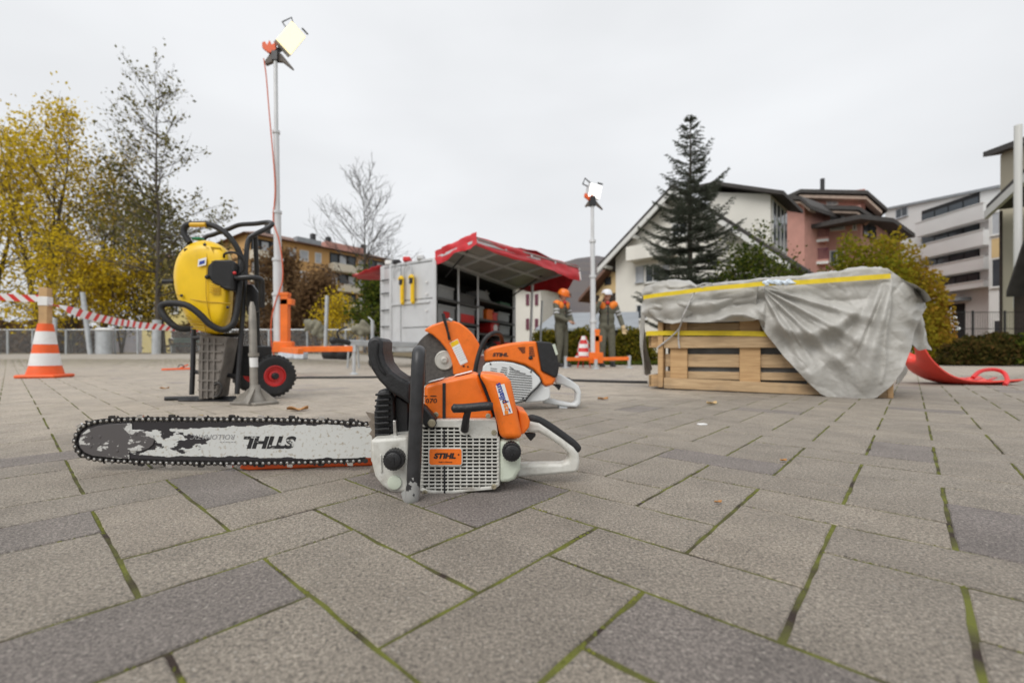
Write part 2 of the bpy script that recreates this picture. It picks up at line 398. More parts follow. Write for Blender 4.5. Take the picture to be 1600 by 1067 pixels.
def tone_of(p, a, r):
    d = DA if a == 'u' else DB; e = Vector((-d.y, d.x, 0))
    for q, t in tone_pts:
        w = q - p
        if abs(w.x * d.x + w.y * d.y) < AU and abs(w.x * e.x + w.y * e.y) < AU / 2: return t
    return .13 + .8 * r if r > .04 or p.y < 1.3 else .06
n_near = 0
for Y, p, a in bricks:
    z = gz(p.x, p.y) + rs.uniform(-.0005, .0005); th = ang_u if a == 'u' else ang_v
    tilt = Matrix.Rotation(rs.uniform(-.0025, .0025), 3, 'X') @ Matrix.Rotation(rs.uniform(-.0025, .0025), 3, 'Y')
    R = Matrix.Rotation(th, 3, 'Z') @ tilt
    yy = max(p.y, .05); px, py = CX + p.x / yy * F, HY + H / yy * F
    if n_near < 300 and p.y > .1 and -160 < px < 1760 and py < 1260:
        if n_near < 8: o = pvs[n_near]
        else: o = pvs[0].copy(); COL.objects.link(o); o.data = pv_me[rs.randrange(8)]
        o.parent = paving; o.location = (p.x, p.y, z); o.rotation_euler = R.to_euler(); n_near += 1; o['tone'] = tone_of(p, a, rs.random())
    else:
        tx, ty = (AU - .0021), (AU - .0038) / 2
        c = .0028
        q = [(-tx, -ty, -c), (tx, -ty, -c), (tx, ty, -c), (-tx, ty, -c), (-tx + c, -ty + c, 0), (tx - c, -ty + c, 0), (tx - c, ty - c, 0), (-tx + c, ty - c, 0),
             (-tx, -ty, -.03), (tx, -ty, -.03), (tx, ty, -.03), (-tx, ty, -.03)]
        fs = [(4, 5, 6, 7)] + [(k, (k + 1) % 4, 4 + (k + 1) % 4, 4 + k) for k in range(4)]
        if Y < 3: fs += [(8 + k, 8 + (k + 1) % 4, (k + 1) % 4, k) for k in range(4)]
        far.add([R @ Vector(v) + Vector((p.x, p.y, z)) for v in q], fs); rnds.extend([tone_of(p, a, rs.random())] * len(fs))
fo = far.build('distant_pavers', M['paver_far'], paving, smooth=0, fix=False); tag(fo, kind='stuff')
at = fo.data.attributes.new('rnd', 'FLOAT', 'FACE'); at.data.foreach_set('value', rnds)
# plaza beyond the built pavers: a sheet flush with them
M['plaza'] = mat('distant_paving', (.33, .295, .25), .75, 0, 1.2, .14, .3, 8)
mb = MB()
ysf = [13.3] + [13.5 + .5 * k for k in range(13)]; xsf = [x * .75 for x in range(-40, 46)]
vs = [(x, y, gz(x, y) - .001) for y in ysf for x in xsf]; nx = len(xsf)
mb.add(vs, [(j * nx + i, j * nx + i + 1, (j + 1) * nx + i + 1, (j + 1) * nx + i) for j in range(len(ysf) - 1) for i in range(nx - 1)])
tag(mb.build('plaza', M['plaza'], smooth=1.2, fix=False), kind='structure')
# moss cushions along the near joints
mo = MB(); rr = random.Random(5)
for Y, p, a in bricks:
    if Y > 2.4: break
    if p.y < .05 or not -200 < CX + p.x / p.y * F < 1800: continue
    d = (DA if a == 'u' else DB); e = Vector((-d.y, d.x, 0))
    for side in (0, 1):                                # one end joint and one long joint per paver
        n = 26 if side == 0 else 34
        cl = mnoise.noise(p * 2.3) * .5 + .5
        for k in range(n):
            t = rr.uniform(-.5, .5)
            q = p + (d * AU + e * (t * AU) if side == 0 else e * (AU / 2) + d * (t * 2 * AU))
            dens = mnoise.noise(q * 11) * .5 + .5
            if rr.random() > (1.25 if side == 0 else .62) * dens * cl * 1.5: continue
            s = rr.uniform(.0012, .0034) * (1.15 if side == 0 else .8)
            q = q + Vector((rr.uniform(-1, 1), rr.uniform(-1, 1), 0)) * .0016; z = gz(q.x, q.y) - .0022
            m5 = [(q.x + s * math.cos(b) * rr.uniform(.8, 1.3), q.y + s * math.sin(b) * rr.uniform(.8, 1.3), z) for b in (0, 1.26, 2.51, 3.77, 5.03)]
            mo.add(m5 + [(q.x, q.y, z + min(s * rr.uniform(.7, 1.5), .0026))], [(0, 1, 5), (1, 2, 5), (2, 3, 5), (3, 4, 5), (4, 0, 5)])
tag(mo.build('moss', M['moss'], smooth=0, fix=False), 'green moss growing in the joints between the pavers', 'moss', kind='stuff')
# ---------------------------------------------------------------- chainsaw
def sz(x, y, Y): return P(540 + x / 3.335, 480 + y / 3.335, Y)         # points measured on an enlargement of the saw
def zprism(mb, pts, Yf, depth, Yref=None, mi=0):
    Yr = Yref or Yf
    poly = []
    for x, y in pts:
        p = sz(x, y, Yr); poly.append(Vector((p.x, Yf, p.z)))
    mb.prism(poly, (0, depth, 0), mi)
YF = .867
FWD = Vector((0, 1, 0)); RX90 = Matrix.Rotation(PI / 2, 3, 'X')           # local z -> -y (towards the camera)
saw = thing('chainsaw', (G(700, 770)), 'large orange and white chainsaw with long worn bar and black wrap handle', 'chainsaw')
mb = MB()
zprism(mb, [(128, 690), (322, 678), (330, 968), (236, 966), (190, 930), (150, 880), (132, 800)], .872, .13, .872)
crank = mb.build('crankcase', M['saw_white'], saw, bevel=.006, seg=3)
mb = MB(); zprism(mb, [(330, 560), (800, 560), (800, 930), (420, 940), (330, 930)], .905, .12, .905)
mb.build('engine_block', M['dark'], saw)
# fan cover: rim and grille with real openings
cov = [(388, 590), (785, 586), (800, 640), (803, 930), (772, 950), (640, 962), (520, 978), (440, 972), (388, 955)]
mb = MB()
zprism(mb, [(388, 588), (783, 585), (792, 640), (795, 682), (662, 682), (640, 664), (600, 650), (590, 628), (388, 624)], YF, .035)
rimo = cov[3:] + [(388, 640)]
zprism(mb, [(788, 676), (803, 676), (803, 930), (772, 950), (640, 962), (520, 978), (440, 974), (388, 957), (388, 938), (440, 952), (520, 960), (640, 945), (765, 930), (788, 912)], YF, .06)
zprism(mb, [(388, 620), (400, 620), (400, 950), (388, 950)], YF, .05)
fan = mb.build('fan_cover', M['saw_white'], saw, bevel=.0018, seg=2)
mb = MB()
for k in range(18):
    y = 641 + 18.6 * k; x1 = 796 if y > 676 else 640; x0 = 392
    if y > 925: x0, x1 = 420, 700
    if y > 945: x0, x1 = 470, 600
    a = sz(x0, y, YF + .002); b = sz(x1, y, YF + .002); mb.bar(a, b, .006, .0021, up=(0, 0, 1))
for k in range(13):
    x = 402 + 32.8 * k; y0 = 630 if x < 640 else 680; y1 = 958 - max(0, x - 560) * .13
    a = sz(x, y0, YF + .0035); b = sz(x, y1, YF + .0035); mb.bar(a, b, .0026, .005, up=(0, 1, 0))
mb.build('grille', M['saw_white'], fan, smooth=0)
mb = MB(); zprism(mb, [(505, 395), (521, 395), (521, 585), (505, 585)], .8858, .02); zprism(mb, [(509, 640), (518, 640), (520, 968), (511, 968)], .8655, .004)
mb.build('seam', M['black_plastic'], fan)
# orange shroud and rear cover
mb = MB()
zprism(mb, [(408, 408), (520, 378), (660, 347), (690, 352), (735, 470), (765, 560), (772, 590), (408, 584)], .888, .115, .888)
shroud = mb.build('engine_shroud', M['orange'], saw, bevel=.008, seg=4)
mb = MB()
zprism(mb, [(690, 350), (735, 470), (768, 545), (800, 665), (812, 688), (830, 688), (800, 560), (760, 440), (715, 352)], .893, .06, .893)
mb.build('shroud_gap', M['dark'], saw)
mb = MB()
zprism(mb, [(690, 347), (760, 350), (838, 362), (862, 385), (880, 470), (905, 590), (926, 690), (808, 691), (790, 610), (762, 500), (728, 410)], .858, .15, .858)
rear = mb.build('air_filter_cover', M['orange'], saw, bevel=.012, seg=4)
mb = MB(); zprism(mb, [(900, 535), (945, 550), (962, 595), (958, 625), (930, 662), (910, 665)], .885, .09, .885)
mb.build('cover_latch', M['orange'], rear, bevel=.008, seg=3)
# flat sticker with print on the rear cover
st = thing_st = None
mb = MB(); YS = .8572
q = [sz(782, 408, YS), sz(827, 399, YS), sz(871, 550, YS), sz(824, 562, YS)]
mb.prism(q, (0, .0008, 0)); stk = mb.build('sticker', M['white'], rear)
ctr = (q[0] + q[1] + q[2] + q[3]) / 4; xd = (q[1] + q[0] - q[2] - q[3]).normalized(); yd = Vector((0, 1, 0)).cross(xd).normalized()
if yd.x > 0: yd = -yd
# print runs along the sticker
lx = (sz(800, 420, YS) - sz(845, 550, YS)).normalized(); ly = Vector((0, -1, 0)).cross(lx)
cP = sz(809, 448, YS) + Vector((0, -.0006, 0)); cZ = sz(831, 512, YS) + Vector((0, -.0006, 0)); cS = sz(848, 540, YS) + Vector((0, -.0006, 0))
text('pilatus', .0158, cP, lx, ly, M['ink_blue'], 'print', stk, bold=.0004, extrude=.0002)
text('zso', .0158, cZ, lx, ly, M['ink_orange'], 'print', stk, bold=.0004, extrude=.0002)
mb = MB(); a = sz(838, 548, YS - .0006); mb.box(a, (.007, .0006, .007)); mb.build('print', M['ink_orange'], stk)
# badge
mb = MB(); YB = YF - .0035
def rrect(x0, y0, x1, y1, r, n=4):
    o = []
    for cx_, cy_, a in ((x1 - r, y0 + r, -PI / 2), (x1 - r, y1 - r, 0), (x0 + r, y1 - r, PI / 2), (x0 + r, y0 + r, PI)):
        for k in range(n + 1): o.append((cx_ + r * math.cos(a + k * PI / 2 / n), cy_ + r * math.sin(a + k * PI / 2 / n)))
    return o
zprism(mb, rrect(430, 731, 610, 827, 16), YB, .005); bd = mb.build('badge', M['saw_white'], fan, bevel=.0008)
mb = MB(); zprism(mb, rrect(437, 738, 604, 820, 11), YB - .0006, .0008); mb.build('badge_face', M['orange'], bd)
text('STIHL', .0135, sz(515, 775, YB - .0011), (1, 0, 0), (0, 0, 1), M['ink'], 'lettering', bd, shear=.22, bold=.0007, extrude=.0003, sx=1.2)
text('®', .0045, sz(589, 768, YB - .0011), (1, 0, 0), (0, 0, 1), M['ink'], 'lettering', bd, extrude=.0003)
text('Made in Germany', .0036, sz(520, 806, YB - .0011), (1, 0, 0), (0, 0, 1), M['ink'], 'lettering', bd, extrude=.0003)
text('070', .0125, sz(446, 488, .8872), (1, 0, 0), (.12, 0, 1), M['ink'], 'lettering', shroud, extrude=.0003, sx=1.25)
mb = MB(); zprism(mb, [(405, 461), (425, 461), (425, 465), (405, 465)], .8870, .001); mb.build('lettering', M['ink'], shroud)
# labels on the shroud top
mb = MB()
for x0, x1, dy in ((420, 500, 0), (560, 655, 0)):
    za = sz(x0, 402 - (x0 - 408) * .25, .888).z + .0012; zb = sz(x1, 402 - (x1 - 408) * .25, .888).z + .0012
    A_ = sz(x0, 400, .888); B_ = sz(x1, 400, .888)
    mb.add([(A_.x, .905, za), (B_.x, .905, zb), (B_.x, .97, zb), (A_.x, .97, za)], [(0, 1, 2, 3)])
mb.build('sticker', M['white'], shroud, smooth=0)
# muffler guard / front block
mb = MB(); zprism(mb, [(168, 432), (232, 424), (252, 470), (258, 690), (150, 700), (146, 560)], .925, .09, .925)
muf = mb.build('muffler_guard', M['black_plastic'], saw, bevel=.006, seg=3)
mb = MB()
for k in range(8):
    y = 455 + 30 * k; x = 158 - 8 * math.sin(k / 7 * PI) * .6
    mb.bar(sz(x, y, .917), sz(x + 75, y - 6, .917), .014, .0042, up=(0, 0, 1))
mb.build('rib', M['black_plastic'], muf, bevel=.001)
mb = MB(); zprism(mb, [(228, 440), (330, 500), (330, 690), (240, 695)], .945, .06, .945); mb.build('brake_housing', M['black_plastic'], saw, bevel=.004)
mb = MB(); zprism(mb, [(246, 590), (262, 590), (268, 725), (250, 725)], .9, .012, .9); mb.build('brake_lever', M['steel'], saw, bevel=.001)
# hand guard (curved black shield with a slot)
o_ = [(112, 190), (122, 165), (146, 154), (180, 160), (193, 180), (192, 230), (206, 290), (240, 335), (290, 370), (335, 392), (335, 508), (280, 470), (228, 440), (170, 380), (132, 320), (114, 255)]
mb = MB(); zprism(mb, o_, .895, .10, .895); hg = mb.build('hand_guard', M['black_plastic'], saw, bevel=.006, seg=3)
sl = smooth_path([sz(166, 186, .8935), sz(160, 250, .8935), sz(178, 310, .8935), sz(206, 350, .8935)], 5)
mb = MB(); mb.tube(sl, [.0022, .003] + [.0036] * (len(sl) - 4) + [.003, .002], 8); mb.build('slot', M['dark'], hg)
mb = MB(); zprism(mb, [(395, 505), (415, 520), (468, 580), (474, 612), (455, 634), (425, 632), (395, 605)], .858, .03, .858); arm = mb.build('guard_arm', M['black_plastic'], saw, bevel=.004)
# wrap handle
hp = [sz(318, 985, .868), sz(333, 1004, .835), sz(345, 998, .823), sz(350, 940, .822), sz(356, 860, .823), sz(366, 600, .828), sz(376, 350, .832), sz(380, 268, .838), sz(382, 238, .850), sz(384, 232, .880), sz(386, 236, .96), sz(388, 262, 1.02), sz(390, 400, 1.05)]
hs = smooth_path(hp, 5)
mb = MB(); mb.tube(hs, .0128, 18); 
hm = mat('handle_worn', (.022, .022, .024), .4, 0, 60, .3)
nt = hm.node_tree; b_ = nt.nodes['Principled BSDF']; bc = b_.inputs['Base Color'].links[0].from_socket
gg = nt.nodes.new('ShaderNodeNewGeometry'); sx_ = nt.nodes.new('ShaderNodeSeparateXYZ'); nt.links.new(gg.outputs['Position'], sx_.inputs['Vector'])
nn = nt.nodes.new('ShaderNodeTexNoise'); nn.inputs['Scale'].default_value = 70; nn.inputs['Detail'].default_value = 6; nt.links.new(gg.outputs['Position'], nn.inputs['Vector'])
ma = nt.nodes.new('ShaderNodeMath'); ma.operation = 'MULTIPLY_ADD'; nt.links.new(sx_.outputs['Z'], ma.inputs[0]); ma.inputs[1].default_value = -9; nt.links.new(nn.outputs['Fac'], ma.inputs[2])
st_ = nt.nodes.new('ShaderNodeMapRange'); st_.inputs['From Min'].default_value = .22; st_.inputs['From Max'].default_value = .25; nt.links.new(ma.outputs['Value'], st_.inputs['Value'])
mx = nt.nodes.new('ShaderNodeMix'); mx.data_type = 'RGBA'; nt.links.new(st_.outputs['Result'], mx.inputs['Factor']); nt.links.new(bc, mx.inputs['A']); mx.inputs['B'].default_value = (.30, .30, .29, 1)
nt.links.new(mx.outputs['Result'], b_.inputs['Base Color'])
handle = mb.build('front_handle', hm, saw)
# caps
def cap(c, r, t, name, parent, m, teeth=22):
    mb = MB(); n = teeth * 2
    prof = lambda rr, y: [Vector((c.x + (rr * (1 if k % 2 else .93)) * math.cos(2 * PI * k / n), y, c.z + (rr * (1 if k % 2 else .93)) * math.sin(2 * PI * k / n))) for k in range(n)]
    mb.prism(prof(r, c.y), (0, t, 0)); o = mb.build(name, m, parent, bevel=.0008)
    mb = MB(); mb.lathe([(r * .74, -.001), (r * .74, .0025), (r * .6, .004)], (c.x, c.y, c.z), RX90, 24); mb.build('cap_face', m, o, bevel=.0006)
    mb = MB(); mb.box((c.x, c.y - .0042, c.z), (r * .26, .002, r * .72)); mb.build('cap_slot', M['dark'], o, bevel=.0006)
    return o
cap(sz(249, 797, .852), .0205, .022, 'oil_cap', saw, M['black_plastic'])
cap(sz(866, 755, .852), .0185, .03, 'fuel_cap', saw, M['black_plastic'])
mb = MB(); mb.lathe([(.0135, -.002), (.0135, .0025), (.0118, .0032)], sz(255, 912, .8705), RX90, 28); mb.build('cover_plug', M['tank'], crank, bevel=.0006)
mb = MB(); zprism(mb, [(178, 770), (186, 770), (190, 860), (181, 862)], .869, .004, .869); mb.build('guide_rib', M['saw_white'], crank, bevel=.001)
# tank and rear handle
mb = MB(); zprism(mb, [(800, 692), (908, 694), (914, 790), (912, 850), (884, 900), (850, 914), (800, 916)], .868, .12, .868); mb.build('fuel_tank', M['tank'], saw, bevel=.008, seg=3)
mb = MB()
outer = [(930, 640), (955, 592), (1010, 603), (1065, 640), (1130, 685), (1190, 730), (1217, 765), (1222, 800), (1216, 845), (1200, 864), (1050, 876), (892, 888), (890, 822), (960, 818), (1130, 816), (1158, 806), (1168, 785), (1163, 762), (1120, 722), (1060, 682), (1005, 652), (960, 655)]
zprism(mb, outer, .925, .032, .925); rh = mb.build('rear_handle', M['saw_white'], saw, bevel=.006, seg=3)
mb = MB()
gp = smooth_path([sz(950, 577, .938), sz(1005, 592, .938), (sz(1065, 626, .938)), sz(1130, 672, .938), sz(1190, 718, .938), sz(1213, 752, .938)], 4)
mb.tube(gp, [.006, .0085] + [.0098] * (len(gp) - 4) + [.008, .004], 14); mb.build('grip', M['black_rubber'], rh)
mb = MB(); zprism(mb, [(1010, 585), (1060, 600), (1095, 632), (1060, 622)], .931, .016, .931); mb.build('throttle_lock', M['black_plastic'], rh, bevel=.001)
mb = MB(); zprism(mb, [(930, 655), (992, 658), (990, 672), (966, 698), (950, 682)], .933, .014, .933); mb.build('trigger', M['black_plastic'], rh, bevel=.002)
# starter grip
mb = MB()
g1 = smooth_path([sz(558, 526, .838), sz(600, 526, .838), sz(660, 522, .838), sz(720, 516, .838), sz(768, 514, .838)], 4)
mb.tube(g1, [.0072, .0086] + [.0083] * (len(g1) - 4) + [.0076, .006], 14)
mb.tube([sz(640, 530, .838), sz(628, 580, .845), sz(620, 640, .862)], [.0062, .0068, .0078], 12)
sg = mb.build('starter_grip', M['black_plastic'], saw)
mb = MB(); mb.ell(sz(558, 526, .8365), (.003, .0055, .0055)); mb.build('grip_hole', M['dark'], sg)
mb = MB(); mb.lathe([(.0115, 0), (.0115, .004), (.0095, .004)], sz(622, 634, .8675), Matrix.Rotation(PI / 2, 3, 'X'), 20); mb.build('rope_guide', M['saw_white'], fan)
# screws
def screw(c, r, parent):
    mb = MB(); mb.lathe([(r * 1.35, -.001), (r * 1.35, .0012), (r, .0014), (r, .003), (r * .55, .003), (r * .5, .0012)], c, RX90, 18); mb.build('screw', M['screw'], parent, smooth=.5)
M['screw'] = mat('zinc_screw', (.42, .38, .28), .4, .8, 90, .3)
for x, y, Y, p in ((471, 559, .887, shroud), (743, 566, .887, shroud), (773, 652, .866, fan), (773, 934, .866, fan), (413, 966, .866, fan)): screw(sz(x, y, Y), .0038, p)
screw(sz(449, 603, .857), .0056, arm)
# bar
def bz(x, y): return P(x, y, 1.025)
YBAR = 1.025
ch = [(572, 662.5), (520, 659), (462, 656.6), (400, 655.4), (345, 655), (260, 654.8), (200, 655), (167, 656.9), (147.7, 659.5), (134, 664), (124.5, 671.5), (119.2, 681), (117.2, 689), (118.9, 698), (123.5, 705), (130, 710.5), (138, 714.6), (148, 717), (177, 719.6), (233, 722), (300, 723.5), (343, 723.8), (400, 723.4), (462, 722.5), (520, 721), (574, 719.4)]
cpts = [bz(x, y) for x, y in ch]
cen = bz(300, 689)
barp = []
for i, p in enumerate(cpts):                                   # inset the chain line to get the bar outline
    t = cpts[min(i + 1, len(cpts) - 1)] - cpts[max(i - 1, 0)]; n = Vector((t.z, 0, -t.x)).normalized()
    if (cen - p).dot(n) < 0: n = -n
    barp.append(p + n * .0062)
barp = [barp[0] + Vector((.03, 0, 0))] + barp + [barp[-1] + Vector((.03, 0, 0))]
def bar_mat():
    m = bpy.data.materials.new('worn_bar_paint'); m.use_nodes = True; nt = m.node_tree; N = nt.nodes; L = nt.links; b = N['Principled BSDF']
    g = N.new('ShaderNodeNewGeometry'); s = N.new('ShaderNodeSeparateXYZ'); L.new(g.outputs['Position'], s.inputs['Vector'])
    mp = N.new('ShaderNodeMapping'); mp.inputs['Scale'].default_value = (1, 1, 2.2); L.new(g.outputs['Position'], mp.inputs['Vector'])
    n = N.new('ShaderNodeTexNoise'); n.inputs['Scale'].default_value = 17; n.inputs['Detail'].default_value = 9; n.inputs['Roughness'].default_value = .58; L.new(mp.outputs['Vector'], n.inputs['Vector'])
    n2 = N.new('ShaderNodeTexNoise'); n2.inputs['Scale'].default_value = 120; n2.inputs['Detail'].default_value = 5; L.new(g.outputs['Position'], n2.inputs['Vector'])
    def mr(x, a, b_, c, d):
        q = N.new('ShaderNodeMapRange'); q.inputs['From Min'].default_value = a; q.inputs['From Max'].default_value = b_; q.inputs['To Min'].default_value = c; q.inputs['To Max'].default_value = d; L.new(x, q.inputs['Value']); return q.outputs['Result']
    def mth(op, a, c):
        q = N.new('ShaderNodeMath'); q.operation = op
        for i, v in enumerate((a, c)):
            if isinstance(v, (int, float)): q.inputs[i].default_value = v
            else: L.new(v, q.inputs[i])
        return q.outputs['Value']
    x0 = bz(180, 690).x; x1 = bz(430, 690).x
    wear = mr(s.outputs['X'], x0, x1, .20, -.17)                 # paint is gone towards the nose
    zt, zb = bz(300, 660).z, bz(300, 719).z
    e1 = mr(s.outputs['Z'], zt - .017, zt - .004, 0, .34); e2 = mr(s.outputs['Z'], zb + .012, zb + .003, 0, .34)   # and along both rails
    v = mth('ADD', mth('ADD', n.outputs['Fac'], wear), mth('MAXIMUM', e1, e2))
    k = mr(v, .575, .585, 0, 1)
    ch_ = mr(n2.outputs['Fac'], .70, .72, 0, 1)
    k = mth('MAXIMUM', k, ch_)
    mx = N.new('ShaderNodeMix'); mx.data_type = 'RGBA'; L.new(k, mx.inputs['Factor']); mx.inputs['B'].default_value = (.028, .025, .028, 1)
    r = N.new('ShaderNodeValToRGB'); r.color_ramp.elements[0].color = (.40, .36, .29, 1); r.color_ramp.elements[1].color = (.62, .63, .61, 1); r.color_ramp.elements[0].position = .3; r.color_ramp.elements[1].position = .45
    L.new(n2.outputs['Fac'], r.inputs['Fac']); L.new(r.outputs['Color'], mx.inputs['A']); L.new(mx.outputs['Result'], b.inputs['Base Color'])
    L.new(mr(k, 0, 1, .38, .5), b.inputs['Roughness']); b.inputs['Metallic'].default_value = .1
    return m
M['bar'] = bar_mat()
mb = MB(); mb.prism(barp, (0, .005, 0)); bar = mb.build('guide_bar', M['bar'], saw, bevel=.0006)
def worn_mat(name, a, c, sc, lo, hi):
    m = mat(name, a, .38, .3, None); nt = m.node_tree; N = nt.nodes; L = nt.links
    g = N.new('ShaderNodeNewGeometry'); mp = N.new('ShaderNodeMapping'); mp.inputs['Scale'].default_value = (1, 1, 1.9); L.new(g.outputs['Position'], mp.inputs['Vector'])
    n = N.new('ShaderNodeTexNoise'); n.inputs['Scale'].default_value = sc; n.inputs['Detail'].default_value = 9; n.inputs['Roughness'].default_value = .6; L.new(mp.outputs['Vector'], n.inputs['Vector'])
    r = N.new('ShaderNodeMapRange'); r.inputs['From Min'].default_value = lo; r.inputs['From Max'].default_value = hi; L.new(n.outputs['Fac'], r.inputs['Value'])
    x = N.new('ShaderNodeMix'); x.data_type = 'RGBA'; x.inputs['A'].default_value = (*a, 1); x.inputs['B'].default_value = (*c, 1); L.new(r.outputs['Result'], x.inputs['Factor']); L.new(x.outputs['Result'], N['Principled BSDF'].inputs['Base Color'])
    return m
M['nose'] = worn_mat('worn_nose', (.115, .107, .108), (.60, .60, .58), 24, .535, .55)
nose = [(207, 661), (170, 662.5), (152, 665.5), (138, 670.5), (128.5, 678), (124.5, 689), (127, 699), (134, 706.5), (146, 711.5), (175, 714.5), (203, 716.5), (203, 704.5), (222, 704), (233, 700), (240, 694), (242, 687), (240, 680), (233, 675), (222, 672), (207, 671)]
mb = MB(); mb.prism([bz(x, y) + Vector((0, -.0022, 0)) for x, y in nose], (0, .002, 0)); nz = mb.build('nose_plate', M['nose'], bar, bevel=.0005)
for x, y in ((143, 683), (143, 697), (157, 682), (156, 694), (202, 672.5), (213, 677.5), (184, 704), (214, 701)):
    mb = MB(); mb.lathe([(.0034, -.0005), (.0034, .0006), (.003, .0009)], bz(x, y) + Vector((0, -.0023, 0)), RX90, 14); mb.build('rivet', M['nose'], nz)
text('STIHL', .036, bz(423, 690) + Vector((0, -.0004, 0)), (-1, 0, 0), (0, 0, -1), worn_mat('worn_print', (.03, .03, .032), (.55, .56, .54), 60, .56, .6), 'lettering', bar, shear=.25, bold=.0017, extrude=.0003, sx=1.28)
text('ROLLOMATIC', .0155, bz(333, 682) + Vector((0, -.0004, 0)), (-1, 0, 0), (0, 0, -1), mat('grey_print', (.30, .30, .30), .5), 'lettering', bar, shear=.25, extrude=.0003, sx=1.05)
mb = MB()
for q in range(6): mb.box(bz(345 + 4.4 * q, 690.3) + Vector((0, -.0003, 0)), (.0042, .0006, .0016))
mb.build('fine_print', mat('fine_print_grey', (.30, .30, .30), .5), bar, smooth=0)
mb = MB(); mb.box(sz(457, 462, .8869), (.012, .0006, .0016)); mb.build('fine_print', M['ink'], shroud)
mb = MB(); mb.bar(sz(852, 527, YS - .0006), sz(858, 546, YS - .0006), .0006, .002); mb.build('fine_print', M['ink_blue'], stk)
# chain: resample the line to the rivet pitch
def resample(pts, step):
    out = [pts[0]]; acc = 0; prev = pts[0]
    for p in pts[1:]:
        d = (p - prev).length
        while acc + d >= step:
            t = (step - acc) / d; prev = prev + (p - prev) * t; out.append(prev); d = (p - prev).length; acc = 0
        acc += d; prev = p
    return out
PITCH = .01365
rv = resample(smooth_path(cpts, 6), PITCH)
mb = MB(); rb = MB(); cut = []
for i in range(len(rv) - 1):
    a, b = rv[i], rv[i + 1]; t = (b - a).normalized(); n = Vector((t.z, 0, -t.x))
    if (cen - a).dot(n) > 0: n = -n                              # outwards
    yo = -.0015 if i % 2 else .0055
    prof = [(-.005, -.0032), (-.002, -.0048), (.002, -.0048), (PITCH * .5, -.0030), (PITCH - .002, -.0048), (PITCH + .002, -.0048), (PITCH + .005, -.0032), (PITCH + .005, .003), (PITCH + .002, .005), (PITCH - .002, .005), (PITCH * .5, .0028), (.002, .005), (-.002, .005), (-.005, .003)]
    mb.prism([a + t * u + n * v + Vector((0, yo - .0006, 0)) for u, v in prof], (0, .0022, 0))
    mb.prism([a + t * (PITCH * u) + n * v + Vector((0, .0015, 0)) for u, v in ((.1, -.008), (.9, -.008), (1, .004), (0, .004))], (0, .002, 0))
    rb.lathe([(.0031, -.001), (.0031, .0008), (.0018, .0013)], a + Vector((0, -.0024, 0)), RX90, 10)
    if i % 5 == 2: cut.append((a + t * (PITCH * .4), t, n, (i // 5) % 2))
chain = mb.build('chain', M['dark_steel'], saw, smooth=0)
rb.build('rivets', M['steel'], chain)
M['chrome'] = mat('chrome_cutter', (.75, .75, .75), .18, 1.0, 120, .1)
for c, t, n, s in cut:
    mb = MB(); y0 = -.0035 if s else .001
    mb.prism([c + t * u + n * v + Vector((0, y0, 0)) for u, v in ((-.006, .003), (.007, .003), (.0075, .0088), (.005, .0102), (-.005, .0092), (-.0055, .006))], (0, .0055, 0), 0)
    co = mb.build('cutter', M['chrome'] if s else M['dark_steel'], chain, smooth=0)
    mb = MB(); mb.prism([c + t * u + n * v + Vector((0, .0012, 0)) for u, v in ((-.0175, .003), (-.011, .003), (-.012, .0088), (-.0155, .0075))], (0, .0022, 0)); mb.build('depth_gauge', M['dark_steel'], co, smooth=0)
mb = MB()
mb.prism([sz(x, y, .985) for x, y in ((104, 545), (152, 553), (152, 690), (140, 702), (138, 672), (122, 660), (136, 640), (116, 600), (132, 590))], (0, .0035, 0))
mb.prism([sz(x, y, .985) for x, y in ((138, 690), (160, 700), (160, 850), (120, 868), (148, 800), (135, 760))], (0, .0035, 0))
mb.build('bumper_spike', M['steel_brown'] if 'steel_brown' in M else mat('spike_steel', (.26, .22, .18), .5, .5, 60, .3), saw)
mb = MB(); zprism(mb, [(130, 600), (330, 600), (330, 880), (160, 850), (130, 800)], .99, .05, .99); mb.build('clutch_cover', M['saw_white'], saw, bevel=.004)
# orange chain guard lying behind the bar
cg = thing('bar_scabbard', G(470, 733), 'orange plastic bar scabbard lying on the pavers under the chainsaw bar', 'scabbard')
a = G(373, 735); b = G(598, 727)
t = (b - a).normalized(); 
mb = MB(); up = Vector((0, 0, 1)); sd_ = Vector((-t.y, t.x, 0)).normalized(); L_ = (b - a).length
for s0, w, hh, k in ((0, .02, .018, 0),):
    pr = [(0, .004), (.02, 0), (L_, 0), (L_, .022), (.03, .020), (.004, .012)]
    mb.prism([a + t * u + up * v for u, v in pr], sd_ * .07)
mb.build('shell', M['cone_orange'], cg, bevel=.004, seg=3)
mb = MB(); mb.prism([a + t * u + up * v + sd_ * .03 for u, v in ((.03, .0205), (L_, .0225), (L_, .0235), (.03, .0215))], sd_ * .01); mb.build('slot', M['dark'], cg)
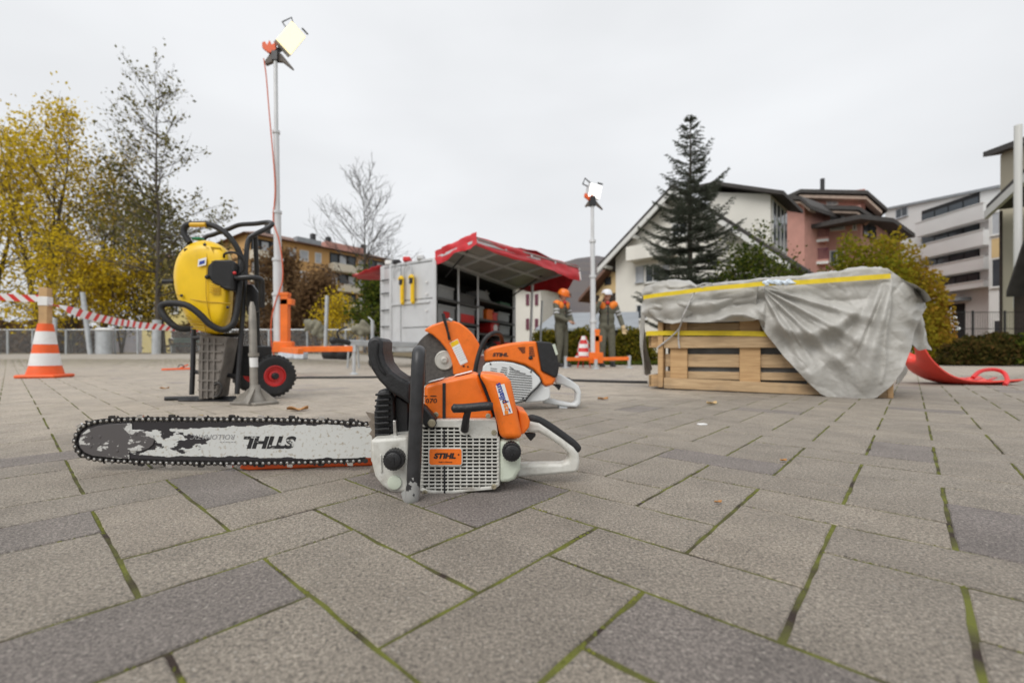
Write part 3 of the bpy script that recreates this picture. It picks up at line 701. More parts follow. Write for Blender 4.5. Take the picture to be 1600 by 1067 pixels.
# ---------------------------------------------------------------- cut-off saw
def cz(x, y, Y): return P(650 + x / 5.926, 480 + y / 5.926, Y)
def cprism(mb, pts, Yf, depth):
    mb.prism([cz(x, y, Yf) for x, y in pts], (0, depth, 0))
cs = thing('cut_off_saw', G(885, 637), 'orange and white petrol cut-off saw with round blade guard on the pavers', 'cut-off saw')
c0 = cz(265, 490, 2.2)
mb = MB(); mb.lathe([(.153, -.002), (.153, .002), (.02, .0022)], c0, RX90, 64)
M['disc'] = mat('cutting_disc', (.075, .068, .062), .7, 0, 60, .35, .3, 300)
dc = mb.build('cutting_disc', M['disc'], cs)
mb = MB(); mb.lathe([(.0465, 0), (.0465, .008), (.042, .01), (.04, .008), (.02, .009), (.015, .016), (.009, .018), (.008, .014)], c0 + Vector((0, -.002, 0)), RX90, 36)
mb.build('flange', mat('flange_steel', (.50, .49, .45), .45, .3, 30, .1), dc)
mb = MB(); cprism(mb, [(75, 205), (150, 162), (240, 132), (330, 122), (400, 142), (470, 190), (530, 250), (580, 330), (604, 400), (590, 470), (562, 540), (545, 625), (345, 625), (338, 540), (320, 470), (285, 395), (225, 318), (150, 252), (85, 222)], 2.165, .075)
gd = mb.build('blade_guard', M['orange'], cs, bevel=.008, seg=3)
mb = MB(); cprism(mb, [(410, 190), (430, 195), (440, 300), (420, 300)], 2.164, .002); mb.build('guard_rib', M['orange'], gd)
mb = MB(); mb.tube([cz(250, 60, 2.14), cz(262, 110, 2.14), cz(282, 180, 2.145), cz(300, 250, 2.15), cz(310, 302, 2.155)], [.008, .0085, .0065, .006, .007], 12); mb.build('adjusting_lever', M['black_plastic'], gd)
mb = MB(); mb.tube([cz(300, 110, 2.17), cz(335, 125, 2.17)], .008, 12); mb.build('lever_knob', M['galv'], gd)
YL = 2.1642
mb = MB(); cprism(mb, [(312, 330), (385, 293), (480, 505), (412, 538)], YL - .0014, .001); lb = mb.build('warning_label', M['white'], gd)
mb = MB(); cprism(mb, [(316, 333), (384, 298), (400, 335), (333, 372)], YL - .002, .0005); mb.build('print', M['yellow'], lb)
mb = MB()
for k in range(7): cprism(mb, [(345 + 10 * k, 388 + 18 * k), (408 + 10 * k, 358 + 18 * k), (410 + 10 * k, 362 + 18 * k), (347 + 10 * k, 392 + 18 * k)], YL - .002, .0005)
mb.build('print', mat('grey_ink', (.45, .45, .46), .6), lb)
mb = MB(); cprism(mb, [(425, 545), (440, 535), (455, 545), (440, 555)], YL - .002, .004); cprism(mb, [(470, 548), (482, 542), (490, 552), (478, 560)], YL - .002, .004); mb.build('bolt', M['dark'], gd)
# arm between guard and engine
mb = MB(); cprism(mb, [(480, 470), (700, 420), (720, 640), (480, 640)], 2.24, .06); mb.build('arm', M['alu'], cs, bevel=.006)
# engine housing
mb = MB(); cprism(mb, [(628, 402), (700, 366), (790, 346), (900, 326), (1010, 316), (1120, 314), (1165, 588), (1302, 648), (1272, 722), (1196, 732), (1165, 700), (1140, 640), (1085, 577), (1000, 535), (880, 506), (760, 500), (632, 508)], 2.10, .19)
eng = mb.build('engine_shroud', M['orange'], cs, bevel=.012, seg=3)
text('STIHL', .0225, cz(780, 441, 2.0985), (1, 0, 0), (-.04, 0, 1), M['ink'], 'lettering', eng, shear=.22, bold=.0011, extrude=.0004, sx=1.25)
mb = MB()
for k in range(6):
    cprism(mb, [(940 + 8 * k, 372 + 10 * k), (1010, 368 + 10 * k), (1012, 373 + 10 * k), (945 + 8 * k, 378 + 10 * k)], 2.0985, .003)
    cprism(mb, [(1045, 368 + 16 * k), (1085 + 3 * k, 366 + 16 * k), (1087 + 3 * k, 374 + 16 * k), (1049, 377 + 16 * k)], 2.0985, .003)
mb.build('vent', M['dark'], eng)
mb = MB(); mb.ell(cz(1062, 470, 2.099), (.011, .006, .008)); mb.build('decompression_valve', M['black_plastic'], eng)
# fan cover with slits
mb = MB(); cprism(mb, [(606, 640), (620, 545), (650, 515), (720, 503), (800, 501), (900, 514), (1000, 545), (1085, 595), (1142, 650), (1158, 690), (1120, 738), (1062, 790), (1010, 862), (930, 882), (800, 880), (610, 870)], 2.085, .06)
fc = mb.build('fan_cover', M['saw_white2'], cs, bevel=.006, seg=3)
mb = MB(); cprism(mb, [(606, 630), (620, 538), (650, 508), (720, 496), (800, 494), (905, 508), (1005, 538), (1092, 588), (1150, 645), (1168, 692), (1128, 745), (1070, 797), (1016, 872), (930, 890), (800, 888), (610, 880)], 2.0885, .05); mb.build('cover_seal', M['black_rubber'], fc)
mb = MB()
for k in range(14):
    y = 548 + 22 * k
    x0 = 865 - 9 * max(0, k - 2); x1 = 905 + 50 * min(k, 3) + 5 * min(k, 4)
    if k > 8: x1 = 1070 - 10 * (k - 8)
    cprism(mb, [(max(x0, 770), y), (x1, y + 20), (x1, y + 28), (max(x0, 770), y + 8)], 2.0835, .004)
for k in range(6):
    y = 562 + 20 * k; cprism(mb, [(690 - 2 * k, y), (750, y + 8), (750, y + 13), (690 - 2 * k, y + 5)], 2.0835, .004)
    if k < 4: cprism(mb, [(795 - 8 * k, y - 8), (845, y), (845, y + 7), (795 - 8 * k, y - 1)], 2.0835, .004)
mb.build('vent_slit', M['dark'], fc)
for x, y in ((690, 525), (1065, 597), (992, 840)):
    mb = MB(); mb.lathe([(.0045, 0), (.0045, .002), (.003, .003)], cz(x, y, 2.084), RX90, 12); mb.build('screw', M['ink'], fc)
mb = MB(); cprism(mb, [(1010, 860), (1062, 800), (1130, 740), (1160, 700), (1200, 738), (1242, 718), (1245, 845), (1185, 872), (1010, 885)], 2.11, .14); mb.build('tank', M['saw_white2'], cs, bevel=.008)
mb = MB(); cprism(mb, [(1118, 312), (1240, 324), (1290, 345), (1308, 420), (1326, 560), (1312, 638), (1290, 656), (1162, 590)], 2.09, .2); fcov = mb.build('filter_cover', M['black_plastic'], cs, bevel=.014, seg=4)
mb = MB(); cprism(mb, [(1262, 345), (1288, 340), (1316, 435), (1296, 446)], 2.085, .004); mb.build('badge', M['tank'], fcov, bevel=.001)
mb = MB(); cprism(mb, [(1285, 690), (1300, 612), (1345, 622), (1440, 676), (1508, 728), (1530, 780), (1526, 890), (1492, 928), (1400, 922), (1178, 890), (1188, 850), (1245, 842), (1330, 868), (1460, 892), (1482, 872), (1488, 795), (1462, 764), (1350, 718), (1310, 712)], 2.17, .05)
rh2 = mb.build('rear_handle', M['saw_white2'], cs, bevel=.011, seg=3)
mb = MB(); cprism(mb, [(1325, 915), (1405, 925), (1402, 955), (1325, 950)], 2.17, .05); mb.build('foot', M['galv'], rh2, bevel=.003)
mb = MB(); cprism(mb, [(1256, 710), (1345, 712), (1340, 745), (1326, 772), (1300, 742)], 2.185, .022); mb.build('trigger', M['black_plastic'], rh2, bevel=.003)
mb = MB(); cprism(mb, [(1385, 645), (1420, 652), (1456, 676), (1440, 684)], 2.18, .03); mb.build('throttle_lock', M['black_plastic'], rh2, bevel=.002)
mb = MB(); hp = smooth_path([cz(540, 640, 2.10), cz(560, 520, 2.09), cz(590, 410, 2.09), cz(630, 315, 2.09), cz(685, 255, 2.10), cz(745, 236, 2.13), cz(785, 262, 2.2), cz(800, 335, 2.26)], 5); mb.tube(hp, .0105, 14); mb.build('front_handle', M['black_rubber'], cs)
mb = MB(); cprism(mb, [(600, 840), (720, 850), (740, 931), (600, 931)], 2.13, .1); mb.build('skid', M['black_plastic'], cs, bevel=.004)

# ---------------------------------------------------------------- breaker, trolley, tamper
def wz(x, y, Y): return P(230 + x / 3.333, 330 + y / 3.333, Y)
br = thing('petrol_breaker', G(322, 622), 'yellow petrol breaker with black handle loops standing in its trolley', 'breaker')
out_ = [(270, 150), (320, 150), (375, 168), (425, 200), (442, 250), (444, 400), (440, 500), (430, 570), (400, 652), (330, 640), (240, 622), (205, 555), (170, 490), (145, 420), (135, 350), (142, 280), (165, 220), (205, 178)]
oc = (292, 400)
mb = MB(); rings = []
axis = Vector((-.42, .9, 0)).normalized()
for dpt, sc_ in ((-.105, .70), (-.098, .80), (-.075, .90), (-.04, .965), (0, 1), (.10, 1), (.14, .92), (.16, .75)):
    rings.append([wz(oc[0] + (x - oc[0]) * sc_, oc[1] + (y - oc[1]) * sc_, 2.5) + axis * dpt for x, y in out_])
n = len(out_); vs = [p for r in rings for p in r]; fs = [(i * n + k, i * n + (k + 1) % n, (i + 1) * n + (k + 1) % n, (i + 1) * n + k) for i in range(len(rings) - 1) for k in range(n)]
fs += [tuple(range(n)), tuple(range((len(rings) - 1) * n + n - 1, (len(rings) - 1) * n - 1, -1))]
mb.add(vs, fs); bb = mb.build('housing', M['yellow'], br, smooth=.9)
md = bb.modifiers.new('sub', 'SUBSURF'); md.levels = 1; md.render_levels = 1
fx = lambda x, y, d: wz(oc[0] + (x - oc[0]), y, 2.5) + axis * d
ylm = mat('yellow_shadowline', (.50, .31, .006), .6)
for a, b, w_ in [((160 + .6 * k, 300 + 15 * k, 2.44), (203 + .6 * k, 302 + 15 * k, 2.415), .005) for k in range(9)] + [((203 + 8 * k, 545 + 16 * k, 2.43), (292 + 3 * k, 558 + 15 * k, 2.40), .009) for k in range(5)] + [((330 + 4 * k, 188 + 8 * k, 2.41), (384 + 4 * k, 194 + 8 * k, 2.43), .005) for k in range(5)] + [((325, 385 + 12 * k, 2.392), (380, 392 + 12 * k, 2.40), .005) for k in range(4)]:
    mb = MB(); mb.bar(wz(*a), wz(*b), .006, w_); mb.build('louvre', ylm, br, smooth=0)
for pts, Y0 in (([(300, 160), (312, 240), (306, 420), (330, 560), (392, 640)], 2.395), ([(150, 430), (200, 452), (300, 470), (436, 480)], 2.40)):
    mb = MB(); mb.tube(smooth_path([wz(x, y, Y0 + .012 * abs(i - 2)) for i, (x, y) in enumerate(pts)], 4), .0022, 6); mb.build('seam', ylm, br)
for x, y in ((300, 175), (180, 440), (420, 500), (345, 600)):
    mb = MB(); mb.lathe([(.008, 0), (.008, .004), (.005, .005)], wz(x, y, 2.40), RX90, 10); mb.build('screw', M['dark_steel'], br)
for k in range(4):
    mb = MB(); mb.bar(wz(172 + 2 * k, 226 + 10 * k, 2.43), wz(212 + 2 * k, 224 + 10 * k, 2.42), .003, .004); mb.build('print', M['ink'], br)
mb = MB(); mb.prism([wz(x, y, 2.395) for x, y in ((266, 252), (308, 240), (306, 280), (262, 290))], (0, .001, 0)); lbl = mb.build('label', M['white'], br)
mb = MB(); mb.prism([wz(x, y, 2.394) for x, y in ((272, 262), (300, 255), (298, 272), (270, 280))], (0, .0006, 0)); mb.build('print', M['ink_blue'], lbl)
mb = MB(); mb.prism([wz(x, y, 2.40) for x, y in ((306, 340), (312, 282), (345, 252), (432, 252), (446, 270), (446, 415), (400, 408), (340, 375))], (0, .06, 0)); rc = mb.build('recoil_cover', M['black_plastic'], br, bevel=.012, seg=3)
mb = MB()
for k in range(11): mb.bar(wz(335, 262 + 11 * k, 2.3985), wz(436, 264 + 12 * k, 2.3985), .003, .0035)
mb.build('rib', M['black_rubber'], rc, smooth=0)
mb = MB(); mb.ell(wz(312, 343, 2.395), .012); mb.build('starter_knob', M['black_plastic'], rc)
mb = MB(); mb.box(wz(225, 205, 2.43), (.06, .02, .018)); mb.build('grip_recess', M['dark'], br, bevel=.004)
mb = MB(); mb.box(wz(265, 145, 2.5), (.05, .04, .012)); mb.build('fuel_cap', mat('green_cap', (.01, .25, .12), .4), br, bevel=.004)
top = smooth_path([wz(222, 165, 2.46), wz(192, 115, 2.46), wz(200, 78, 2.46), wz(240, 68, 2.46), wz(330, 72, 2.46), wz(405, 112, 2.46), wz(462, 180, 2.47), wz(490, 250, 2.48), wz(494, 330, 2.49)], 4)
mb = MB(); mb.tube(top, .0155, 12); mb.build('top_handle', M['black_rubber'], br)
mb = MB(); mb.tube([wz(225, 72, 2.443), wz(305, 71, 2.443)], .0125, 10); mb.build('grip_mark', mat('yellow_mark', (.7, .4, .02), .5), br)
low = smooth_path([wz(222, 612, 2.4), wz(160, 608, 2.36), wz(105, 565, 2.34), wz(72, 510, 2.34), wz(95, 482, 2.34), wz(195, 486, 2.34), wz(268, 532, 2.35), wz(330, 592, 2.37), wz(395, 617, 2.4), wz(448, 585, 2.42), wz(470, 500, 2.44), wz(480, 400, 2.45), wz(486, 300, 2.47), wz(490, 230, 2.49)], 4)
mb = MB(); mb.tube(low, .0165, 12); mb.build('lower_handle', M['black_rubber'], br)
mb = MB(); mb.tube([wz(82, 366, 2.52), wz(140, 366, 2.52)], .012, 10); mb.build('side_peg', M['black_rubber'], br)
hose = smooth_path([wz(400, 240, 2.42), wz(405, 222, 2.40), wz(450, 215, 2.40), wz(495, 245, 2.42), wz(505, 300, 2.44), wz(470, 330, 2.44)], 4)
mb = MB(); mb.tube(hose, .006, 8); mb.build('fuel_hose', M['black_rubber'], br)
mb = MB(); mb.ell(wz(455, 322, 2.40), .009); mb.build('stop_button', M['red'], br)
M['cast'] = mat('cast_iron_grey', (.20, .18, .16), .7, .3, 18, .25, .3, 60)
mb = MB(); mb.prism([wz(x, y, 2.47) for x, y in ((272, 640), (416, 655), (392, 800), (372, 890), (362, 970), (266, 982), (264, 800))], (0, .12, 0)); hs = mb.build('percussion_tube', M['cast'], br, bevel=.006)
mb = MB()
for y in (690, 730, 775, 830, 880, 930): mb.bar(wz(266, y, 2.468), wz(396 - max(0, y - 690) * .13, y + 2, 2.468), .012, .008)
for x in (290, 320, 352): mb.bar(wz(x, 660, 2.467), wz(x - 6, 975, 2.467), .008, .012)
mb.build('rib', M['cast'], hs, smooth=0)
hk = smooth_path([wz(350, 905, 2.45), wz(375, 895, 2.45), wz(388, 925, 2.45), wz(372, 960, 2.45), wz(350, 965, 2.45)], 4)
mb = MB(); mb.tube(hk, .007, 8); mb.build('tool_latch', M['dark_steel'], br)

tr = thing('breaker_trolley', G(390, 626), 'black tubular hand trolley with pneumatic wheels and red hubs', 'trolley')
lp = smooth_path([wz(232, 955, 2.60), wz(238, 800, 2.61), wz(246, 500, 2.64), wz(262, 300, 2.68), wz(290, 152, 2.72), wz(345, 122, 2.74), wz(420, 95, 2.75), wz(480, 72, 2.75), wz(560, 66, 2.72), wz(630, 58, 2.68), wz(650, 68, 2.64), wz(620, 92, 2.62), wz(560, 122, 2.58), wz(528, 150, 2.57), wz(516, 230, 2.56), wz(508, 400, 2.55), wz(492, 600, 2.53), wz(468, 952, 2.50)], 4)
mb = MB(); mb.tube(lp, .0135, 12); mb.build('frame', M['black_paint'], tr)
mb = MB(); mb.tube([wz(562, 125, 2.60), wz(570, 300, 2.64), wz(574, 600, 2.68), wz(580, 830, 2.72)], .013, 10); mb.tube([wz(236, 660, 2.62), wz(500, 640, 2.53)], .012, 10); mb.tube([wz(236, 835, 2.62), wz(480, 860, 2.53)], .012, 10); mb.build('cross_tube', M['black_paint'], tr)
for a, b in (((92, 972), (262, 958)), ((262, 968), (462, 972))):
    mb = MB(); A_ = wz(*a, 2.52); B_ = wz(*b, 2.56); A_.z = gz(A_.x, A_.y) + .012; B_.z = gz(B_.x, B_.y) + .012; mb.tube([A_, B_], .0115, 10); mb.build('toe_bar', M['black_paint'], tr)
mb = MB(); A_ = wz(90, 975, 2.52); A_.z = gz(0, 2.5) + .003; mb.prism([Vector((wz(x, 975, Y).x, Y, .003)) for x, Y in ((160, 2.47), (470, 2.47), (470, 2.6), (160, 2.6))], (0, 0, .006)); mb.build('toe_plate', M['black_paint'], tr)
mb = MB(); mb.prism([wz(x, y, 2.62) for x, y in ((398, 695), (540, 700), (538, 860), (398, 855))], (.06, .14, 0)); bx = mb.build('tool_box', M['black_plastic'], tr, bevel=.008)
mb = MB()
for k in range(4): mb.bar(wz(400, 725 + 30 * k, 2.617), wz(538, 728 + 30 * k, 2.617), .006, .007)
mb.build('rib', M['black_rubber'], bx, smooth=0)
wc = wz(658, 857, 2.66); ax = Vector((.66, -.75, 0)).normalized(); RW = ax.to_track_quat('Z', 'Y').to_matrix()
for k, c in ((0, wc), (1, wc - ax * .46)):
    wr = c.z - gz(c.x, c.y)
    mb = MB(); R_ = .122
    mb.lathe([(.062, -.03), (.085, -.036), (.105, -.035), (.118, -.024), (R_, -.008), (R_, .008), (.118, .024), (.105, .035), (.085, .036), (.062, .03), (.062, -.03)], c, RW, 36, caps=False)
    for q in range(28):
        a = 2 * PI * q / 28
        for sgn in (-1, 1):
            v = Vector((math.cos(a), math.sin(a), 0)); t_ = Vector((-math.sin(a), math.cos(a), 0))
            cc = c + RW @ (v * .1185 + Vector((0, 0, sgn * .017))); Rb = RW @ Matrix((( v.x, t_.x, 0), (v.y, t_.y, 0), (0, 0, 1)))
            mb.box(cc, (.010, .013, .020), Rb)
    wh = mb.build('wheel', M['black_rubber'], tr)
    mb = MB(); mb.lathe([(.060, -.02), (.0618, .030), (.057, .032), (.054, .016), (.034, .012), (.031, .022), (.02, .024)], c, RW, 28); rim = mb.build('rim', M['red'], wh)
    mb = MB(); mb.lathe([(.02, .02), (.02, .04), (.015, .046)], c, RW, 16); mb.build('hub_cap', M['black_plastic'], rim)
mb = MB(); mb.tube([wc, wc - ax * .46], .011, 10); mb.build('axle', M['black_paint'], tr)
mb = MB(); mb.bar(wc - ax * .1, wz(578, 800, 2.7), .03, .02); mb.bar(wc - ax * .36, wz(430, 800, 2.75), .03, .02); mb.build('axle_bracket', M['black_paint'], tr)
brk = smooth_path([wz(438, 345, 2.44), wz(470, 348, 2.42), wz(530, 345, 2.42), wz(585, 352, 2.44), wz(598, 380, 2.46), wz(598, 500, 2.5)], 4)
mb = MB(); mb.tube(brk, [.02] * 3 + [.0145] * (len(brk) - 3), 12); mb.build('tool_holder', M['black_paint'], tr)
mb = MB(); mb.prism([wz(x, y, 2.52) for x, y in ((518, 380), (545, 380), (575, 420), (578, 520), (520, 540), (510, 470))], (0, .02, 0)); mb.build('holder_plate', M['black_paint'], tr, bevel=.003)

tp = thing('tamper_tool', G(558, 631), 'grey steel tamper with square foot plate standing against the black trolley', 'tamper')
M['tool_steel'] = mat('tool_steel', (.27, .25, .22), .5, .5, 20, .2)
mb = MB(); mb.tube([wz(545, 472, 2.40), wz(546, 500, 2.40), wz(548, 560, 2.39), wz(556, 910, 2.36)], [.008, .016, .0195, .0195], 16); sh = mb.build('shaft', M['tool_steel'], tp)
mb = MB(); mb.tube([wz(554, 738, 2.37), wz(554.4, 756, 2.37)], .026, 16); mb.build('collar', M['tool_steel'], sh)
mb = MB(); mb.tube([wz(554, 762, 2.37), wz(555.2, 812, 2.369)], .0205, 16); mb.build('tape_band', M['white'], sh)
mb = MB(); c = wz(556, 990, 2.35); zb = gz(0, 2.35)
mb.prism([Vector((wz(x, 990, Y).x, Y, zb + .001)) for x, Y in ((428, 2.33), (560, 2.26), (688, 2.36), (560, 2.46))], (0, 0, .014)); mb.build('foot_plate', M['tool_steel'], tp, bevel=.003)
mb = MB(); mb.lathe([(.055, 0), (.05, .015), (.03, .05), (.024, .085)], (c.x, 2.36, zb + .014), None, 16)
for a in range(4):
    d = Vector((math.cos(a * PI / 2 + .1), math.sin(a * PI / 2 + .1), 0)); o0 = Vector((c.x, 2.36, zb + .014))
    mb.prism([o0 + d * .11, o0 + d * .02, o0 + d * .02 + Vector((0, 0, .075))], Vector((-d.y, d.x, 0)) * .01)
mb.build('gusset', M['tool_steel'], tp)

# ---------------------------------------------------------------- cone, post, tape
c = G(71, 590)
cn = thing('traffic_cone', c, 'orange and white striped traffic cone with a wooden stake in it', 'traffic cone')
sc_ = c.y / F
mb = MB(); hb = 8 * sc_; wb = 26 * sc_
mb.box(c + Vector((0, 0, hb * .35)), (2 * wb, 2 * wb, hb * .7), Matrix.Rotation(.25, 3, 'Z')); bs = mb.build('base', M['cone_orange'], cn, bevel=.02, seg=3)
def cone_r(py): return (9.2 + (py - 505) / (583 - 505) * 12.0) * sc_
for y0, y1, nm, m_ in ((505, 517, 'tip', M['cone_orange']), (517, 537, 'reflective_band', M['white']), (537, 551, 'orange_band', M['cone_orange']), (551, 570, 'reflective_band', M['white']), (570, 585, 'orange_band', M['cone_orange'])):
    mb = MB(); z0 = c.z + (589 - y1) * sc_; z1 = c.z + (589 - y0) * sc_; g_ = .002 if 'refl' in nm else 0
    mb.lathe([(cone_r(y1) + g_ + (.012 if y1 == 585 else 0), z0), (cone_r(y0) + g_, z1)], (c.x, c.y, 0), None, 32); mb.build(nm, m_, cn)
ps = thing('wooden_stake', (c.x, c.y, c.z + (589 - 508) * sc_), 'square wooden stake standing in the traffic cone', 'stake')
z0 = c.z + (589 - 508) * sc_; z1 = c.z + (589 - 449) * sc_
mb = MB(); w_ = 11.5 * sc_; mb.box((c.x, c.y, (z0 + z1) / 2), (w_, w_, z1 - z0), Matrix.Rotation(.2, 3, 'Z')); mb.build('post', M['wood'], ps, bevel=.004)
mb = MB(); mb.box((c.x, c.y, c.z + (589 - 470) * sc_), (w_ * 1.12, w_ * 1.12, 14 * sc_), Matrix.Rotation(.2, 3, 'Z')); mb.build('tape_wrap', M['white'], ps, bevel=.004)
def tape_mat():
    m = mat('barrier_tape', (.8, .8, .8), .5); nt = m.node_tree; N = nt.nodes; L = nt.links
    a = N.new('ShaderNodeAttribute'); a.attribute_name = 'along'
    w = N.new('ShaderNodeMath'); w.operation = 'FRACT'; L.new(a.outputs['Fac'], w.inputs[0])
    g = N.new('ShaderNodeMath'); g.operation = 'GREATER_THAN'; g.inputs[1].default_value = .55; L.new(w.outputs['Value'], g.inputs[0])
    x = N.new('ShaderNodeMix'); x.data_type = 'RGBA'; L.new(g.outputs['Value'], x.inputs['Factor']); x.inputs['A'].default_value = (.78, .77, .77, 1); x.inputs['B'].default_value = (.65, .035, .03, 1)
    L.new(x.outputs['Result'], N['Principled BSDF'].inputs['Base Color']); return m
M['tape'] = tape_mat()
def tape(name, pts, wpx, label, stripe=.14, twist=0):
    pts = smooth_path(pts, 10); mb = MB(); n = len(pts); al = []; acc = 0
    vs = []; fs = []
    for i, p in enumerate(pts):
        if i: acc += (p - pts[i - 1]).length
        t = (pts[min(i + 1, n - 1)] - pts[max(i - 1, 0)]).normalized(); s_ = t.cross(Vector((0, 1, 0))).normalized(); a = twist * acc + .2 * math.sin(acc * 2.3)
        s_ = s_ * math.cos(a) + t.cross(s_) * math.sin(a)
        wv = s_ * (wpx * .5)
        for d in (-.0007, .0007):
            vs += [p - wv + Vector((0, d, 0)), p + wv + Vector((0, d, 0))]
        al += [acc, acc + .5 * stripe, acc, acc + .5 * stripe]
    for i in range(n - 1):
        b = i * 4; fs += [(b, b + 1, b + 5, b + 4), (b + 2, b + 6, b + 7, b + 3), (b, b + 4, b + 6, b + 2), (b + 1, b + 3, b + 7, b + 5)]
    mb.add(vs, fs); o = mb.build(name, M['tape'])
    at = o.data.attributes.new('along', 'FLOAT', 'POINT'); at.data.foreach_set('value', [a / stripe for a in al])
    tag(o, label, 'tape'); return o
tape('barrier_tape', [P(-60, 462, c.y), P(0, 464, c.y), P(35, 466, c.y), P(66, 466, c.y - .02)], 11 * sc_, 'red and white barrier tape running level out to the side of the cone', .17)
tape('barrier_tape', [P(74, 474, c.y - .02), P(110, 485, c.y + .3), P(160, 498, c.y + 1), P(220, 508, c.y + 2.2), P(290, 514, c.y + 3.5), P(330, 515, c.y + 4.5)], .105, 'red and white barrier tape sagging from the stake towards the yellow breaker', .2)
# ---------------------------------------------------------------- pallet box, tarpaulin, straps
FL = G(1012, 607.5); FR = G(1392, 622.5); PT = (FR - FL); PT.z = 0; PLEN = PT.length; PT.normalize()
PN = Vector((PT.y, -PT.x, 0))                    # towards the camera
if PN.y > 0: PN = -PN
def fp(px, py, off=0.0): return WP(FL, FR, px, py) + PN * off
bxo = thing('pallet_crate', (FL + FR) / 2, 'wooden pallet crate bound with yellow straps under the grey tarpaulin', 'crate')
def wood_mat(name, c1, c2):
    m = bpy.data.materials.new(name); m.use_nodes = True; nt = m.node_tree; N = nt.nodes; L = nt.links; b = N['Principled BSDF']
    tc = N.new('ShaderNodeTexCoord'); mp = N.new('ShaderNodeMapping'); mp.inputs['Scale'].default_value = (1.5, 1.5, 22)
    L.new(tc.outputs['Object'], mp.inputs['Vector'])
    n = N.new('ShaderNodeTexNoise'); n.inputs['Scale'].default_value = 4; n.inputs['Detail'].default_value = 6; n.inputs['Distortion'].default_value = .6; L.new(mp.outputs['Vector'], n.inputs['Vector'])
    n2 = N.new('ShaderNodeTexNoise'); n2.inputs['Scale'].default_value = 5; n2.inputs['Detail'].default_value = 6; L.new(tc.outputs['Object'], n2.inputs['Vector'])
    r = N.new('ShaderNodeValToRGB'); r.color_ramp.elements[0].color = (*c1, 1); r.color_ramp.elements[1].color = (*c2, 1); r.color_ramp.elements[0].position = .3; r.color_ramp.elements[1].position = .7
    L.new(n.outputs['Fac'], r.inputs['Fac'])
    k = N.new('ShaderNodeMapRange'); k.inputs['From Min'].default_value = .58; k.inputs['From Max'].default_value = .75; k.inputs['To Max'].default_value = .6; L.new(n2.outputs['Fac'], k.inputs['Value'])
    x = N.new('ShaderNodeMix'); x.data_type = 'RGBA'; L.new(k.outputs['Result'], x.inputs['Factor']); L.new(r.outputs['Color'], x.inputs['A']); x.inputs['B'].default_value = (.16, .12, .085, 1)
    L.new(x.outputs['Result'], b.inputs['Base Color']); b.inputs['Roughness'].default_value = .75
    bp = N.new('ShaderNodeBump'); bp.inputs['Strength'].default_value = .4; bp.inputs['Distance'].default_value = .004; L.new(n.outputs['Fac'], bp.inputs['Height']); L.new(bp.outputs['Normal'], b.inputs['Normal'])
    return m
M['board'] = wood_mat('rough_board', (.36, .24, .13), (.56, .40, .23)); M['board2'] = wood_mat('rough_board_warm', (.40, .24, .11), (.58, .38, .19))
def board(a, b, c, d, off, th, name='board', m='board'):      # four px corners on the front plane
    mb = MB(); mb.prism([fp(*q, off) for q in (a, b, c, d)], -PN * th); return mb.build(name, M[m], bxo, bevel=.003)
board((1037, 590), (1392, 606), (1392, 622.3), (1037, 606.5), .0, .022)
board((1037, 526), (1392, 524), (1392, 542), (1037, 544), .0, .022)
board((1037, 468), (1392, 448), (1392, 466), (1037, 486), .0, .022)
for x0, x1 in ((1046, 1073), (1155, 1188), (1262, 1290), (1352, 1388)):
    t0 = (x0 - 1012) / 380; t1 = (x1 - 1012) / 380
    board((x0, 478 - 18 * t0), (x1, 478 - 18 * t1), (x1, 606 + 14 * t1), (x0, 606 + 14 * t0), -.0235, .022, m='board2')
for y0, y1 in ((484, 500), (505, 517), (553, 573), (580, 592)):
    board((1037, y0), (1390, y0 + (y0 - 540) * .12), (1390, y1 + (y1 - 540) * .12), (1037, y1), -.048, .02)
# corner blocks and the end face on the left
for x0, x1, y0, y1 in ((1012, 1035, 586, 604), (1012, 1033, 524, 543), (1012, 1033, 470, 488)):
    board((x0, y0), (x1, y0), (x1, y1), (x0, y1), -.03, .10, 'block', 'board2')
board((1028, 470), (1036, 470), (1036, 605), (1028, 605), .004, .10, 'corner_post', 'board2')
board((1386, 450), (1396, 450), (1396, 622), (1386, 622), .004, .10, 'corner_post', 'board2')
for k in range(3):
    y0, y1 = ((586, 603), (524, 541), (470, 486))[k]
    mb = MB(); q = [fp(1012, y0, -.03), fp(1012, y1, -.03)]; mb.prism([q[0], q[1], q[1] - PN * .78 , q[0] - PN * .78], PT * .022); mb.build('end_board', M['board'], bxo, bevel=.003)
    mb = MB(); q = [fp(1391, y0 + 15 * (1 - k * .7), -.03), fp(1391, y1 + 15 * (1 - k * .7), -.03)]; mb.prism([q[0], q[1], q[1] - PN * .78, q[0] - PN * .78], PT * -.022); mb.build('end_board', M['board'], bxo, bevel=.003)
mb = MB(); A_ = fp(1014, 604, -.75); B_ = fp(1388, 618, -.75); z1 = fp(1100, 470).z; mb.prism([A_, B_, Vector((B_.x, B_.y, z1)), Vector((A_.x, A_.y, z1))], PN * .02); mb.build('back_panel', M['board'], bxo)
mb = MB(); q = [fp(1040, 600, -.08), fp(1380, 614, -.08), fp(1380, 455, -.08), fp(1040, 472, -.08)]; mb.prism(q, -PN * .60); mb.build('load', mat('load_grey', (.16, .16, .155), .9, 0, 6, .3), bxo)

